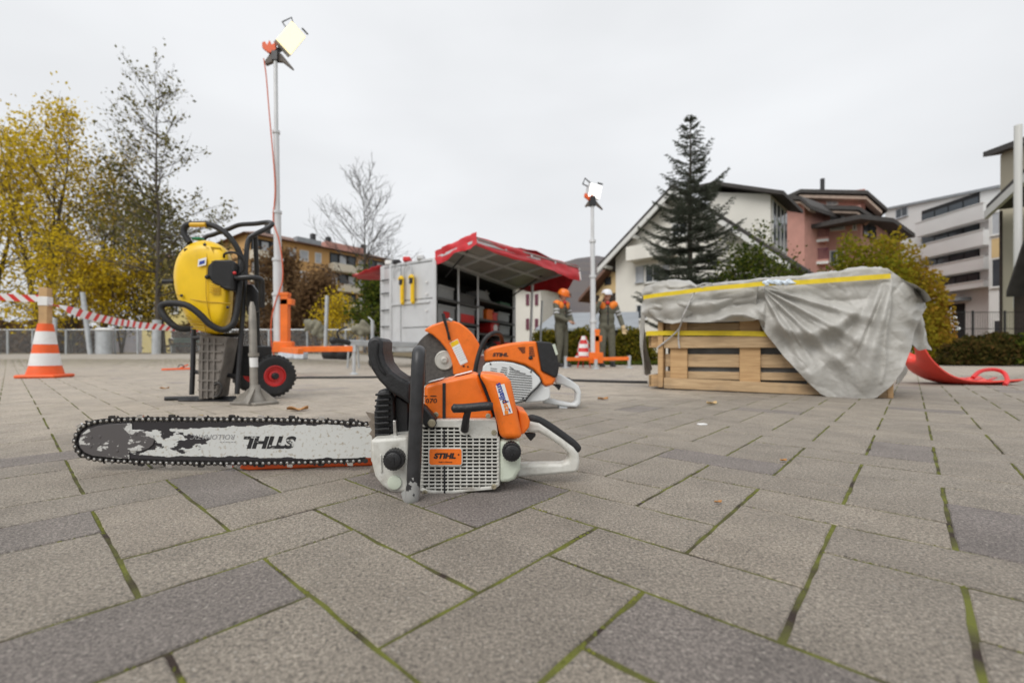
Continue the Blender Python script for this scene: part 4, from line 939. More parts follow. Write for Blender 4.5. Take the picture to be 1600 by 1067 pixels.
def cloth_mat(name, c1, c2):
    m = mat(name, c1, .42, 0, 7, .1, .45, 30, col2=c2); grime(m, (.24, .22, .19), 6, .55, .75, .4); return m
M['tarp'] = cloth_mat('grey_tarpaulin', (.34, .33, .305), (.45, .44, .41))
def interp(tab, x):
    if x <= tab[0][0]: return tab[0][1]
    for (a, b), (c, d) in zip(tab, tab[1:]):
        if x <= c: return b + (d - b) * (x - a) / (c - a)
    return tab[-1][1]
top_t = [(1006, 455), (1011, 448), (1038, 440), (1067, 442), (1090, 449), (1125, 445), (1157, 442), (1190, 438), (1225, 436), (1250, 434), (1300, 427), (1351, 420), (1385, 421), (1407, 437), (1425, 446), (1441, 455), (1452, 470)]
hem_t = [(1006, 490), (1015, 497), (1035, 504), (1055, 507), (1070, 504), (1095, 505), (1120, 505), (1150, 503), (1178, 502), (1187, 500), (1190, 510), (1198, 523), (1212, 540), (1225, 557), (1247, 580), (1266, 600), (1281, 614), (1299, 622), (1317, 625), (1344, 626), (1367, 619), (1389, 602), (1407, 578), (1421, 546), (1430, 517), (1440, 496), (1452, 478)]
tarp = thing('tarpaulin', (FL + FR) / 2 + Vector((0, 0, .5)), 'crumpled light grey tarpaulin draped over the wooden pallet crate', 'tarpaulin')
def ridged(p): 
    v = mnoise.noise(p); return 1 - abs(v) * 2
rc_ = random.Random(9); CREASES = []
for q in range(34):
    cx_, cy_ = rc_.uniform(1200, 1420), rc_.uniform(440, 610); a_ = rc_.choice((.5, .9, 1.3, 2.4)) + rc_.uniform(-.25, .25); l_ = rc_.uniform(18, 60)
    CREASES.append((cx_ - l_ * math.cos(a_), cy_ - l_ * math.sin(a_), cx_ + l_ * math.cos(a_), cy_ + l_ * math.sin(a_), rc_.choice((-1, 1)) * rc_.uniform(.004, .011)))
for q in range(14):
    cx_, cy_ = rc_.uniform(1015, 1185), rc_.uniform(455, 500); a_ = rc_.uniform(-.5, .6); l_ = rc_.uniform(12, 40)
    CREASES.append((cx_ - l_ * math.cos(a_), cy_ - l_ * math.sin(a_), cx_ + l_ * math.cos(a_), cy_ + l_ * math.sin(a_), rc_.choice((-1, 1)) * rc_.uniform(.006, .014)))
CREASES += [(1190, 447, 1275, 575, .022), (1192, 450, 1330, 545, .022), (1392, 432, 1372, 600, .03), (1380, 432, 1330, 560, .026), (1196, 470, 1380, 470, -.012)]
def folds(px, py, t):
    """outward displacement of the front sheet"""
    d = .030 + .03 * t
    p = Vector((px * .011, py * .013, 1.7))
    d += .035 * t * mnoise.noise(Vector((px * .02, py * .004, .3)))                      # hanging folds
    if px < 1195:                                                                       # bunched, tied part
        ph = (py - 450) * .19 + (px - 1010) * .035 + 2.4 * mnoise.noise(p * 1.6)
        d += .036 * math.sin(ph) * min(1, t * 2.5) + .028 * ridged(Vector((px * .022 - py * .016, py * .05, 4)))
    else:
        # long folds fanning from the strap end at the right, swag below the middle
        r = math.hypot(px - 1395, py - 425); a = math.atan2(py - 425, 1395 - px)
        d += .075 * math.exp(-((a - 1.28) / .12) ** 2) * sm(20, 70, r) * (1 - .7 * sm(150, 215, r)) + .055 * math.exp(-((a - 1.02) / .10) ** 2) * sm(25, 80, r) * (1 - sm(120, 200, r))
        sw = 500 + 30 * math.sin((px - 1195) / 150 * PI) - (px - 1195) * .12
        d += .060 * math.exp(-((py - sw) / 12) ** 2) * sm(1195, 1230, px) * (1 - sm(1310, 1370, px))
        d -= .035 * math.exp(-((py - sw - 24) / 16) ** 2) * sm(1195, 1230, px) * (1 - sm(1310, 1380, px))
        r2 = math.hypot(px - 1188, py - 450); a2 = math.atan2(py - 450, px - 1188)
        for a0, w0, am in ((.28, .045, .04), (.5, .05, .05), (.75, .055, .04), (1.05, .07, .035)):
            d += am * math.exp(-((a2 - a0) / w0) ** 2) * sm(8, 40, r2) * (1 - sm(90, 230, r2))
        d += .014 * ridged(Vector((px * .013, py * .016, 9))) * sm(0, .2, t)
        d += .03 * sm(1385, 1430, px) * ridged(Vector((px * .03, py * .03, 2.2)))
    for q, (ax, ay, bx, by, am) in enumerate(CREASES):
        ux, uy = bx - ax, by - ay; ln = math.hypot(ux, uy); tt = ((px - ax) * ux + (py - ay) * uy) / ln / ln
        if -.1 < tt < 1.1:
            dd = ((px - ax) * uy - (py - ay) * ux) / ln + 5 * mnoise.noise(Vector((tt * 3, q, 0)))
            d += am * math.exp(-abs(dd) / 4.5) * math.sin(PI * min(1, max(0, tt))) ** .5
    wx = px + 14 * mnoise.noise(Vector((px * .02, py * .02, 11)))
    d += .004 * mnoise.noise(Vector((px * .04, py * .04, 5))) + .0022 * ridged(Vector((wx * .045 + py * .03, py * .05 - wx * .012, 7))) ** 3 + .0012 * ridged(Vector((wx * .09 - py * .06, py * .05, 17))) ** 3
    return d
NC, NR, NT = 300, 96, 20
mb = MB(); vs = []; fs = []
for i in range(NC + 1):
    px = 1006 + (1452 - 1006) * i / NC
    yt, yh = interp(top_t, px), interp(hem_t, px)
    wrap = sm(1392, 1452, px)
    zt = fp(px, yt).z
    for k in range(NT + 1):                                   # over the top, from the back to the front edge
        t = k / NT; q = fp(px, yt, .012 - .84 * (1 - t)); 
        q.z = zt * (1 - .06 * (1 - t)) + .05 * math.sin(t * PI) + .03 * ridged(Vector((px * .03, t * 3, 3))) * math.sin(t * PI) - .10 * (1 - t) ** 6
        if k == NT: q = fp(px, yt, folds(px, yt, 0))
        vs.append(q + PT * 0)
    for k in range(1, NR + 1):
        t = k / NR; py = yt + (yh - yt) * t
        vs.append(fp(px, py, folds(px, py, t) - .16 * wrap * wrap))
RWS = NT + NR + 1
for i in range(NC):
    for k in range(RWS - 1): fs.append((i * RWS + k, i * RWS + k + 1, (i + 1) * RWS + k + 1, (i + 1) * RWS + k))
mb.add(vs, fs); sheet_o = mb.build('front_sheet', M['tarp'], tarp, smooth=2.5, fix=False)
md = sheet_o.modifiers.new('s', 'SOLIDIFY'); md.thickness = .004; md.offset = 0
def flap(cols, name, ampl=.02, n=26, seed=0, mt='tarp'):
    """cols: list of columns, each a list of 3D points top to bottom"""
    mb = MB(); cc = []
    rows = len(cols[0])
    fine = []
    for c in cols: fine.append(smooth_path(c, n // (rows - 1)))
    R_ = len(fine[0]); colsf = []
    for r in range(R_): colsf.append(smooth_path([f[r] for f in fine], 8))
    C_ = len(colsf[0]); vs = []
    for c in range(C_):
        for r in range(R_):
            p = colsf[r][c]; w = r / R_
            p = p + PN * (ampl * (mnoise.noise(Vector((c * .22 + seed, r * .05, seed))) * 1.6 + .6 * ridged(Vector((c * .12, r * .14 + seed, 3)))))
            vs.append(p)
    fs = [(c * R_ + r, c * R_ + r + 1, (c + 1) * R_ + r + 1, (c + 1) * R_ + r) for c in range(C_ - 1) for r in range(R_ - 1)]
    mb.add(vs, fs); o = mb.build(name, M[mt], tarp, smooth=2.5, fix=False)
    md = o.modifiers.new('s', 'SOLIDIFY'); md.thickness = .004; md.offset = 0; return o
# left end: the sheet hangs down beside the crate
flap([[fp(1013, 452, -.02), fp(1008, 500, -.02), fp(1004, 545, -.03), fp(1006, 582, -.03)], [fp(1004, 468, -.10), fp(998, 500, -.10), fp(996, 545, -.12), fp(1003, 588, -.12)], [fp(996, 478, -.2), fp(990, 505, -.22), fp(992, 545, -.25), fp(1000, 586, -.3)], [fp(990, 478, -.4), fp(984, 500, -.42), fp(986, 540, -.45), fp(994, 580, -.5)]], 'side_drape', .03, 24, 2)
# rolled edge along the tied part
flap([[fp(1008, 452, .035), fp(1012, 480, .06), fp(1030, 500, .05)], [fp(1040, 446, .05), fp(1050, 482, .085), fp(1058, 505, .05)], [fp(1090, 452, .05), fp(1095, 470, .07), fp(1100, 482, .045)], [fp(1140, 448, .05), fp(1140, 462, .075), fp(1145, 476, .05)], [fp(1186, 442, .05), fp(1184, 462, .08), fp(1182, 480, .05)]], 'rolled_edge', .022, 24, 5)
# right end
flap([[fp(1420, 448, -.22), fp(1428, 485, -.2), fp(1426, 528, -.18)], [fp(1446, 462, -.3), fp(1456, 500, -.26), fp(1450, 546, -.26)], [fp(1458, 478, -.4), fp(1470, 512, -.36), fp(1470, 545, -.36)], [fp(1464, 494, -.5), fp(1476, 522, -.45), fp(1488, 547, -.45)]], 'end_flap', .035, 24, 8)
flap([[fp(1408, 545, -.2), fp(1412, 575, -.15), fp(1406, 602, -.12)], [fp(1425, 562, -.3), fp(1435, 580, -.3), fp(1425, 598, -.3)], [fp(1432, 572, -.5), fp(1442, 584, -.5), fp(1438, 592, -.5)]], 'end_flap', .02, 24, 11)
M['strap'] = mat('yellow_strap', (.70, .52, .012), .55, 0, 20, .1)
def ribbon(name, pts, w, m, label, cat, th=.002, up=None):
    pts = smooth_path(pts, 8); mb = MB(); n = len(pts); vs = []; fs = []
    for i, p in enumerate(pts):
        t = (pts[min(i + 1, n - 1)] - pts[max(i - 1, 0)]).normalized(); s_ = t.cross(PN).normalized()
        if s_.z < 0: s_ = -s_
        for d in (0, th): vs += [p - s_ * w / 2 + PN * d, p + s_ * w / 2 + PN * d]
    for i in range(n - 1):
        b = i * 4; fs += [(b, b + 1, b + 5, b + 4), (b + 2, b + 6, b + 7, b + 3), (b, b + 4, b + 6, b + 2), (b + 1, b + 3, b + 7, b + 5)]
    mb.add(vs, fs); o = mb.build(name, m); tag(o, label, cat, None); return o
s1 = ribbon('strap', [fp(1011, 467, .105), fp(1035, 464, .13), fp(1070, 460, .135), fp(1100, 456, .135), (fp(1130, 453, .135)), fp(1165, 450, .13), fp(1195, 447, .125), fp(1250, 444, .09), fp(1320, 439, .08), fp(1388, 434, .07)], .029, M['strap'], 'yellow lashing strap along the top edge of the grey tarpaulin', 'strap')
s2 = ribbon('strap', [fp(1010, 521, .006), fp(1037, 520.5, .008), fp(1110, 520.5, .004), fp(1160, 521, .004), fp(1203, 522, .004)], .034, M['strap'], 'yellow lashing strap pulled level around the pallet crate boards', 'strap')
mb = MB()
for k in range(14):
    x = 1197 + 3.2 * k; mb.ell(fp(x, 445 + 1.5 * math.sin(k * 2.1), .12), (.022, .012, .012 + .006 * math.sin(k * 1.3)), n=8)
rt = mb.build('bundled_strap_end', mat('clear_wrap', (.62, .70, .78), .25, 0, 40, .2), tarp)
M['rope'] = mat('white_rope', (.62, .61, .58), .8, 0, 90, .4, col2=(.25, .25, .26))
mb = MB()
for pts in ([fp(1096, 448, .125), fp(1086, 468, .125), fp(1072, 495, .11), fp(1063, 514, .05), fp(1045, 530, .02), fp(1028, 543, .012)], [fp(1063, 514, .05), fp(1061, 530, .02), fp(1062, 544, .012)], [fp(1092, 452, .13), fp(1105, 447, .14), fp(1118, 449, .13), fp(1108, 455, .13), fp(1096, 450, .135)]):
    mb.tube(smooth_path(pts, 6), .0058, 8)
tag(mb.build('rope', M['rope']), 'white rope knotted around the strap and pulled down over the crate boards', 'rope')
# ---------------------------------------------------------------- red sled at the right
sled_c = G(1525, 602)
sl = thing('rescue_sled', sled_c, 'red plastic sled with upturned nose lying on the paving', 'sled')
Ys = sled_c.y
base_pts = [(1441, 541), (1446, 553), (1456, 569), (1470, 583), (1487, 594), (1506, 600), (1530, 602.5), (1560, 602), (1598, 599)]
dep = Vector((.10, .42, 0))
mb = MB(); vs = []; fs = []
near = smooth_path([P(x, y, Ys) for x, y in base_pts], 4); NW = 10
for i, p in enumerate(near):
    u = i / (len(near) - 1)
    for k in range(NW + 1):
        t = k / NW; lift = .05 * (2 * abs(t - .5)) ** 3 * (1 - .3 * u)
        notch = Vector((.25 * max(0, 1 - abs(t - .55) / .3), 0, -.16 * max(0, 1 - abs(t - .55) / .3))) * max(0, 1 - u * 4)
        vs.append(p + dep * t + Vector((0, 0, lift + .004)) + notch)
fs = [(i * (NW + 1) + k, i * (NW + 1) + k + 1, (i + 1) * (NW + 1) + k + 1, (i + 1) * (NW + 1) + k) for i in range(len(near) - 1) for k in range(NW)]
mb.add(vs, fs); so = mb.build('shell', M['red_bright'] if 'red_bright' in M else mat('sled_red', (.70, .05, .03), .45, 0, 8, .1), sl, smooth=1.5, fix=False)
md = so.modifiers.new('s', 'SOLIDIFY'); md.thickness = .012; md.offset = 1
lp = smooth_path([P(1520, 590, Ys + .1), P(1532, 580, Ys + .12), P(1552, 577, Ys + .12), P(1568, 582, Ys + .1), P(1574, 594, Ys + .02), P(1570, 601, Ys - .02)], 5)
mb = MB(); mb.tube(lp, .016, 8); mb.build('belt_loop', M['red'], sl)
mb = MB()
for x in (1500, 1522, 1545): mb.bar(P(x, 594, Ys + .12), P(x + 10, 590, Ys + .30), .03, .006)
mb.build('belt', M['red'], sl)
# small wheel behind the tarp
wl_ = thing('cart_wheel', G(1440, 583), 'small black wheel with pale hub showing behind the tarpaulin', 'wheel')
c = G(1440, 583) + Vector((0, 0, .11)); Rw = Vector((.5, -.85, 0)).normalized().to_track_quat('Z', 'Y').to_matrix()
mb = MB(); mb.lathe([(.06, -.03), (.10, -.035), (.115, -.01), (.115, .01), (.10, .035), (.06, .03), (.06, -.03)], c, Rw, 28, caps=False); mb.build('tyre', M['black_rubber'], wl_)
mb = MB(); mb.lathe([(.061, -.02), (.061, .024), (.03, .03), (.02, .04)], c, Rw, 20); mb.build('hub', M['alu'], wl_)
# ---------------------------------------------------------------- light masts
M['mast_white'] = mat('mast_white', (.62, .63, .64), .35, .2, 6, .06)
M['lamp_on'] = emis('lamp_glow_warm', (1.0, .83, .46), 1.05); M['lamp_on2'] = emis('lamp_glow_white', (1.0, .98, .93), 1.6)
def mast(px, py_base, Y, sections, legs, col, label, head_y, head_px, near, lampm):
    k = Y / F
    base = P(px, py_base, Y); gzv = gz(base.x, Y)
    t = thing('light_mast', (base.x, Y, gzv), label, 'light mast', None)
    for i, (y0, y1, r) in enumerate(sections):
        mb = MB(); a = P(px + (548 - y0) * -.011 * (1 if near else .6), y0, Y); b = P(px + (548 - y1) * -.011 * (1 if near else .6), y1, Y); mb.tube([a, b], r * k, 14); se = mb.build('pole_section', M['mast_white'], t)
        mb = MB(); mb.tube([b + Vector((0, 0, -4 * k)), b], (r + 1.4) * k, 14); mb.build('collar', M['mast_white'], se)
    # orange post and legs
    (ox, oy0, oy1, ow) = col
    mb = MB(); a = P(ox, oy0, Y - .02); b = P(ox, oy1, Y - .02); mb.bar(a, b, ow * k, ow * k, up=(0, 1, 0)); mb.box(b + Vector((ow * .3 * k, 0, -10 * k)), (ow * 1.6 * k, ow * k, 9 * k)); mb.box(b + Vector((0, 0, 2 * k)), (ow * 1.2 * k, ow * 1.1 * k, 5 * k)); post = mb.build('support_post', M['orange_soft'], t, bevel=.006)
    for (x0, y0, x1, y1, dY, w, fy) in legs:
        mb = MB(); a = P(x0, y0, Y); b = P(x1, y1, Y + dY); mb.bar(a, b, w * k, w * k); lg = mb.build('outrigger', M['orange_soft'], t, bevel=.006)
        if fy:
            mb = MB(); f = Vector((b.x, b.y, gz(b.x, b.y))); mb.tube([b + Vector((0, 0, .02)), f + Vector((0, 0, .012))], 2.6 * k, 10); mb.lathe([(6.5 * k, 0), (6.5 * k, .01), (3 * k, .03)], f, None, 14); mb.box(b + Vector((0, 0, 1 * k)), (w * .8 * k, w * .8 * k, w * 1.25 * k)); mb.build('screw_foot', M['galv'], lg)
    mb = MB(); mb.box(P(ox - ow * .2, oy0 - 3, Y - .03), (30 * k * (.7 if not near else 1), .1, 17 * k)); mb.build('base_clamp', M['orange_soft'], t, bevel=.01)
    # head
    hx, hy, hw, hh, tilt = head_px
    c = P(hx, hy, Y); Rm = Matrix.Rotation(.85 if near else .35, 3, 'Z') @ Matrix.Rotation(tilt, 3, 'Y') @ Matrix.Rotation(.2, 3, 'X')
    fw, fh = hw * k / 2, hh * k / 2
    hd = None
    mb = MB(); mb.box(c + Rm @ Vector((0, .05, 0)), (hw * k, .09, hh * k), Rm); hd = mb.build('floodlight', M['alu'], t, bevel=.008)
    mb = MB(); mb.box(c + Rm @ Vector((0, .0, 0)), (hw * k * .95, .012, hh * k * .93), Rm); mb.build('lamp_glass', lampm, hd, bevel=.003)
    mb = MB()
    for q in range(6): mb.box(c + Rm @ Vector((-hw * k * .42 + q * hw * k * .168, .13, 0)), (.006, .08, hh * k * .8), Rm)
    mb.build('cooling_fin', M['alu'], hd, smooth=0)
    mb = MB(); pts = [c + Rm @ Vector((-fw * .9, .12, fh * .6)), c + Rm @ Vector((-fw * 1.5, .2, fh * .9)), c + Rm @ Vector((-fw * 1.1, .26, fh * 1.9)), c + Rm @ Vector((-fw * .2, .2, fh * 1.3)), c + Rm @ Vector((fw * .3, .1, fh * .7))]
    mb.tube(pts, 1.1 * k, 8); mb.tube([c + Rm @ Vector((fw * .2, .02, fh * 1.25)), c + Rm @ Vector((fw * 1.0, .0, fh * 1.22))], 1.3 * k, 8); mb.build('handle', M['black_paint'], hd)
    top = P(px + (548 - head_y) * -.011 * (1 if near else .6), head_y, Y)
    mb = MB(); mb.box(top + Vector((0, 0, 3 * k)), (9 * k, 9 * k, 14 * k)); mb.bar(top + Vector((0, 0, 8 * k)), c + Rm @ Vector((0, .1, -fh * .3)), 6 * k); mb.build('tilt_joint', M['black_paint'], hd)
    k = k if near else k * .62
    mb = MB(); a = top + Vector((-17 * k, 0, -6 * k)); mb.prism([top + Vector((-18 * k, 0, -5 * k)), top + Vector((-16 * k, 0, -9 * k)), top + Vector((-2 * k, 0, -3 * k)), top + Vector((10 * k, 0, -4 * k)), top + Vector((26 * k, 0, -16 * k)), top + Vector((27 * k, 0, -14 * k)), top + Vector((9 * k, 0, 8 * k)), top + Vector((-9 * k, 0, 8 * k))], (0, .05, 0)); mb.build('mounting_bracket', mat('bracket_brown', (.12, .10, .085), .6), hd, bevel=.004)
    mb = MB(); mb.prism([top + Vector((x * k, -.02, z * k)) for x, z in ((-20, 16), (-20, 24), (-16, 26), (-12, 20), (-9, 28), (-6, 20), (0, 24), (2, 10), (-10, 8))], (0, .05, 0)); mb.build('hazard_flag', M['cone_orange'], hd, bevel=.003)
    return t, post
t1, _ = mast(435.5, 548, 6.25, ((548, 458, 7.6), (458, 404, 6.9), (404, 330, 5.6), (330, 205, 4.2), (205, 92, 3.0)),
     [(438, 546, 553, 545, -.25, 8.5, True), (438, 546, 395, 545, .2, 8, False), (438, 546, 470, 549, -.75, 8, False)], (446, 545, 462, 11.5),
     'tall white telescopic light mast on orange outriggers beside the yellow breaker', 92, (455, 60, 27, 44, .52), True, M['lamp_on'])
k = 6.25 / F
cab = smooth_path([P(412, 92, 6.2), P(416, 120, 6.2), P(421, 180, 6.2), P(428, 260, 6.2), P(430, 300, 6.2), P(427, 345, 6.2), P(436, 375, 6.18), P(441, 410, 6.18), P(441, 440, 6.18), P(431, 470, 6.18), P(424, 500, 6.18), P(424, 535, 6.18), P(428, 555, 6.2)], 5)
mb = MB(); mb.tube(cab, .0085, 6); tag(mb.build('cable', mat('orange_cable', (.62, .10, .03), .5)), 'orange cable hanging down the white light mast beside the breaker', 'cable')
t2, _ = mast(927, 562, 9.3, ((562, 500, 4.6), (500, 430, 4.2), (430, 375, 3.6), (375, 318, 2.6)),
     [(930, 561, 983, 560, -.2, 5.5, True), (930, 561, 884, 561, -.2, 5.5, True), (930, 561, 931, 566, -.7, 5, True)], (932.5, 562, 519, 6.8),
     'second white light mast on orange outriggers between the two workers', 318, (930, 299, 21, 21, .12), False, M['lamp_on2'])
# red-white tripod warning sign under the mast
tq = G(913, 572); tq.y = min(tq.y, 9.6); tps = thing('warning_tripod', (tq.x, 9.5, gz(tq.x, 9.5)), 'folded red and white warning tripod standing by the second light mast', 'tripod')
kk = 9.5 / F
mb = MB()
for dx, dy in ((-.14, -.05), (.12, -.1), (.02, .16)): mb.tube([P(912, 530, 9.5), Vector((P(912, 530, 9.5).x + dx, 9.5 + dy, gz(0, 9.5) + .005))], .012, 8)
mb.build('leg', M['red'], tps)
mb = MB(); ct = P(912, 525, 9.5); rings = 7; vs = []; fs = []
for i in range(rings):
    u = i / (rings - 1); zc = ct.z - u * .5
    for a in range(14):
        r = (.05 + .12 * u) * (1 + .25 * math.sin(a * 3.1 + u * 5)); vs.append((ct.x + r * math.cos(a * 2 * PI / 14), 9.5 + .7 * r * math.sin(a * 2 * PI / 14), zc))
for i in range(rings - 1):
    for a in range(14): fs.append((i * 14 + a, i * 14 + (a + 1) % 14, (i + 1) * 14 + (a + 1) % 14, (i + 1) * 14 + a))
mb.add(vs, fs); mb.m = [0 if (j // 14 + (j % 14) // 4) % 2 else 1 for j in range(len(fs))]
mb.build('cloth', [M['red'], M['white']], tps, smooth=1.5)
# ---------------------------------------------------------------- equipment trailer
TA = P(681, 540, 9.4); TB = P(806, 528, 13.9); TL = P(597, 538, 10.35)
zf, zt = .40, 2.2
def V3(p, z): return Vector((p.x, p.y, z))
side = (TB - TA); side.z = 0; SL = side.length; side.normalize(); back = (TL - TA); back.z = 0; BW = back.length; back.normalize()
outn = -back                                           # out of the open side
trl = thing('equipment_trailer', V3((TA + TB) / 2, gz(0, 11)), 'grey aluminium equipment trailer with open side, shelves of crates and raised red awning', 'trailer')
# shell
mb = MB(); mb.prism([V3(TA, zf), V3(TL, zf), V3(TL, zt), V3(TA, zt)], side * .05); mb.build('end_wall', M['alu'], trl, bevel=.01)
mb = MB(); TAb = TA + side * SL; TLb = TL + side * SL; mb.prism([V3(TAb, zf), V3(TLb, zf), V3(TLb, zt), V3(TAb, zt)], side * -.05); mb.build('rear_wall', M['alu'], trl)
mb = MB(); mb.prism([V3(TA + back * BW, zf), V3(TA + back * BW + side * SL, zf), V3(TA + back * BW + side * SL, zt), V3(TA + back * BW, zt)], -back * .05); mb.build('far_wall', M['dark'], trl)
mb = MB(); mb.prism([V3(TA, zf - .12), V3(TB, zf - .12), V3(TB + back * BW, zf - .12), V3(TL, zf - .12)], (0, 0, .13)); mb.build('chassis', M['galv'], trl, bevel=.01)
mb = MB(); mb.prism([V3(TA, zt), V3(TB, zt), V3(TB + back * BW, zt), V3(TL, zt)], (0, 0, .05)); mb.build('roof', M['alu'], trl, bevel=.01)
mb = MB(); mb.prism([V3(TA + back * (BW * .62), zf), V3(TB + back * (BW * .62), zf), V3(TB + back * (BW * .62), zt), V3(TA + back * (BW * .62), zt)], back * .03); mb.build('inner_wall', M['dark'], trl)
# end wall fittings: ribs, strips, yellow wheel chock handles
def ew(u, z, o=0.0): return V3(TA + back * (BW * u), z) - side * o
for u in (.02, .82, .985):
    mb = MB(); mb.bar(ew(u, zf, .015), ew(u, zt + .02, .015), .05 if u < .9 else .09, .03, up=(0, 1, 0)); mb.build('corner_profile', M['alu'], trl, bevel=.006)
for z in (.85, 1.22, 1.6, 1.9):
    mb = MB(); mb.bar(ew(.985, z, .05), ew(.84, z, .05), .03, .02); mb.build('ladder_rung', M['dark'], trl)
mb = MB(); mb.bar(ew(.1, 1.33, .02), ew(.8, 1.33, .02), .03, .03); mb.build('rail', M['alu'], trl)
for u in (.57, .38):
    mb = MB(); mb.tube(smooth_path([ew(u + .05, 1.86, .06), ew(u + .02, 1.9, .07), ew(u, 1.84, .07), ew(u, 1.4, .07), ew(u - .02, 1.34, .07)], 4), .045, 10); h_ = mb.build('strap_handle', M['yellow'], trl)
    mb = MB(); mb.tube([ew(u + .01, 1.86, .08), ew(u + .01, 1.74, .08)], .055, 10); mb.build('handle_end', M['black_plastic'], h_)
for u, z in ((.15, 1.75), (.15, 1.5), (.15, 1.15)):
    mb = MB(); mb.box(ew(u, z, .03), (.05, .03, .03)); mb.build('hinge', M['white'], trl)
for u in (.55, .75):
    mb = MB(); mb.tube(smooth_path([ew(u, 1.9, .04), ew(u - .02, 2.12, .05), ew(u - .12, 2.14, .05), ew(u - .14, 1.95, .04)], 4), .012, 8); mb.build('grab_rail', M['galv'], trl)
for q, (u, dz) in enumerate(((.9, .05), (.75, .04), (.55, .06), (.3, .05))):
    mb = MB(); mb.box(ew(u, zt + .05 + dz, -.1), (.16, .3, .10)); mb.build('roof_clip', (M['white'], M['black_plastic'], M['red'], M['alu'])[q], trl, bevel=.02)
M['shelf'] = mat('shelf_steel_shaded', (.10, .10, .10), .6, .2, 4, .2)  # shelf tone darkened, the trailer's interior shade is put into the colour
mb = MB(); mb.prism([V3(TAb - side * .06, zf), V3(TLb - side * .06, zf), V3(TLb - side * .06, zt), V3(TAb - side * .06, zt)], side * -.02); mb.build('inner_shade_panel', M['dark'], trl)  # near-black panels added on both ends and under the roof as painted interior shade
mb = MB(); mb.prism([V3(TA + side * .06, zf), V3(TL + side * .06, zf), V3(TL + side * .06, zt), V3(TA + side * .06, zt)], side * .02); mb.build('inner_shade_panel', M['dark'], trl)
mb = MB(); mb.prism([V3(TA + back * .1, zt - .03), V3(TB + back * .1, zt - .03), V3(TB + back * BW, zt - .03), V3(TL, zt - .03)], (0, 0, .02)); mb.build('inner_shade_panel', M['dark'], trl)
# open side: posts, shelves
def os_(u, z, d=0.0): return V3(TA + side * (SL * u), z) + back * d          # u along the side, d inwards
for u, w_ in ((.0, .07), (.22, .05), (.44, .05), (.98, .08)):
    mb = MB(); mb.bar(os_(u, zf, .03), os_(u, zt, .03), w_, w_, up=(0, 1, 0)); mb.build('post', M['alu'], trl, bevel=.008)
for u0, u1, z in ((0, .22, 1.42), (0, .22, .82), (.22, .44, 1.42), (.22, .44, .95), (.44, .98, 1.62), (.44, .98, 1.12), (.44, .98, .75), (0, .98, zf + .02)):
    mb = MB(); mb.prism([os_(u0, z, .03), os_(u1, z, .03), os_(u1, z, BW * .6), os_(u0, z, BW * .6)], (0, 0, -.03)); mb.bar(os_(u0, z - .015, .02), os_(u1, z - .015, .02), .05, .05); mb.build('shelf', M['shelf'], trl)
M['crate_grey'] = mat('crate_grey', (.27, .28, .285), .6, 0, 5, .1)
def crate(u0, u1, z0, z1, m, front=None, lab='grey storage crate on the trailer shelf', d=.08):
    c = thing('storage_crate', os_((u0 + u1) / 2, z0, d + .2), lab, 'crate', 'crates on the trailer shelves')
    mb = MB(); mb.prism([os_(u0, z0, d), os_(u1, z0, d), os_(u1, z1, d), os_(u0, z1, d)], back * .45); mb.build('body', m, c, bevel=.02)
    mb = MB(); mb.bar(os_(u0, z1 - .02, d - .01), os_(u1, z1 - .02, d - .01), .03, .04); mb.build('rim', m, c)
    if front:
        (a0, a1, b0, b1, fm) = front; mb = MB(); uu = lambda a: u0 + (u1 - u0) * a; zz = lambda b: z0 + (z1 - z0) * b
        mb.prism([os_(uu(a0), zz(b0), d - .012), os_(uu(a1), zz(b0), d - .012), os_(uu(a1), zz(b1), d - .012), os_(uu(a0), zz(b1), d - .012)], back * .008); mb.build('label', fm, c)
    return c
LAB = 'grey storage crate with red front label on the trailer shelf'
crate(.03, .20, .835, 1.30, M['crate_grey'], (.35, .68, .4, .7, M['red']), 'grey storage crate with small red square at the near end of the trailer')
crate(.25, .42, .96, 1.36, M['crate_grey'], (.06, .94, .05, .55, M['red']), 'grey storage crate with wide red lower panel on the trailer shelf')
crate(.25, .42, .45, .86, M['crate_grey'], (.3, .75, .25, .7, M['red']), 'grey storage crate with red square below the wide red panel crate')
crate(.47, .53, 1.14, 1.45, M['crate_grey'], None, 'narrow grey storage crate beside the orange case')
crate(.58, .66, 1.14, 1.42, M['orange_soft'], None, 'orange equipment case on the trailer shelf')
crate(.74, .92, 1.16, 1.42, M['crate_grey'], None, 'wide grey storage crate on the right of the trailer shelf')
c_ = crate(.64, .74, .80, 1.08, M['red'], None, 'red case with round white disc in the trailer'); 
mb = MB(); mb.lathe([(.10, 0), (.10, .01), (.09, .012)], os_(.69, .94, .06), outn.to_track_quat('Z', 'Y').to_matrix(), 24); mb.build('disc', M['white'], c_)
crate(.76, .93, .78, 1.04, M['crate_grey'], None, 'grey storage crate beside the red case in the trailer')
crate(.03, .20, .43, .80, M['crate_grey'], (.2, .8, .3, .6, M['orange_soft']), 'grey storage crate with orange stripe on the trailer floor')
crate(.04, .19, 1.44, 1.72, M['crate_grey'], None, 'plain grey storage crate on the top shelf by the end wall')
crate(.25, .42, 1.44, 1.66, M['shelf'], None, 'black storage crate on the top trailer shelf')
crate(.48, .60, 1.64, 1.86, M['crate_grey'], None, 'grey storage crate beside the funnel on the upper trailer shelf')
crate(.66, .73, 1.14, 1.36, M['red'], None, 'red case beside the orange equipment case')
crate(.80, .94, .43, .70, M['crate_grey'], (.1, .9, .1, .5, M['red']), 'grey storage crate with red band on the trailer floor')
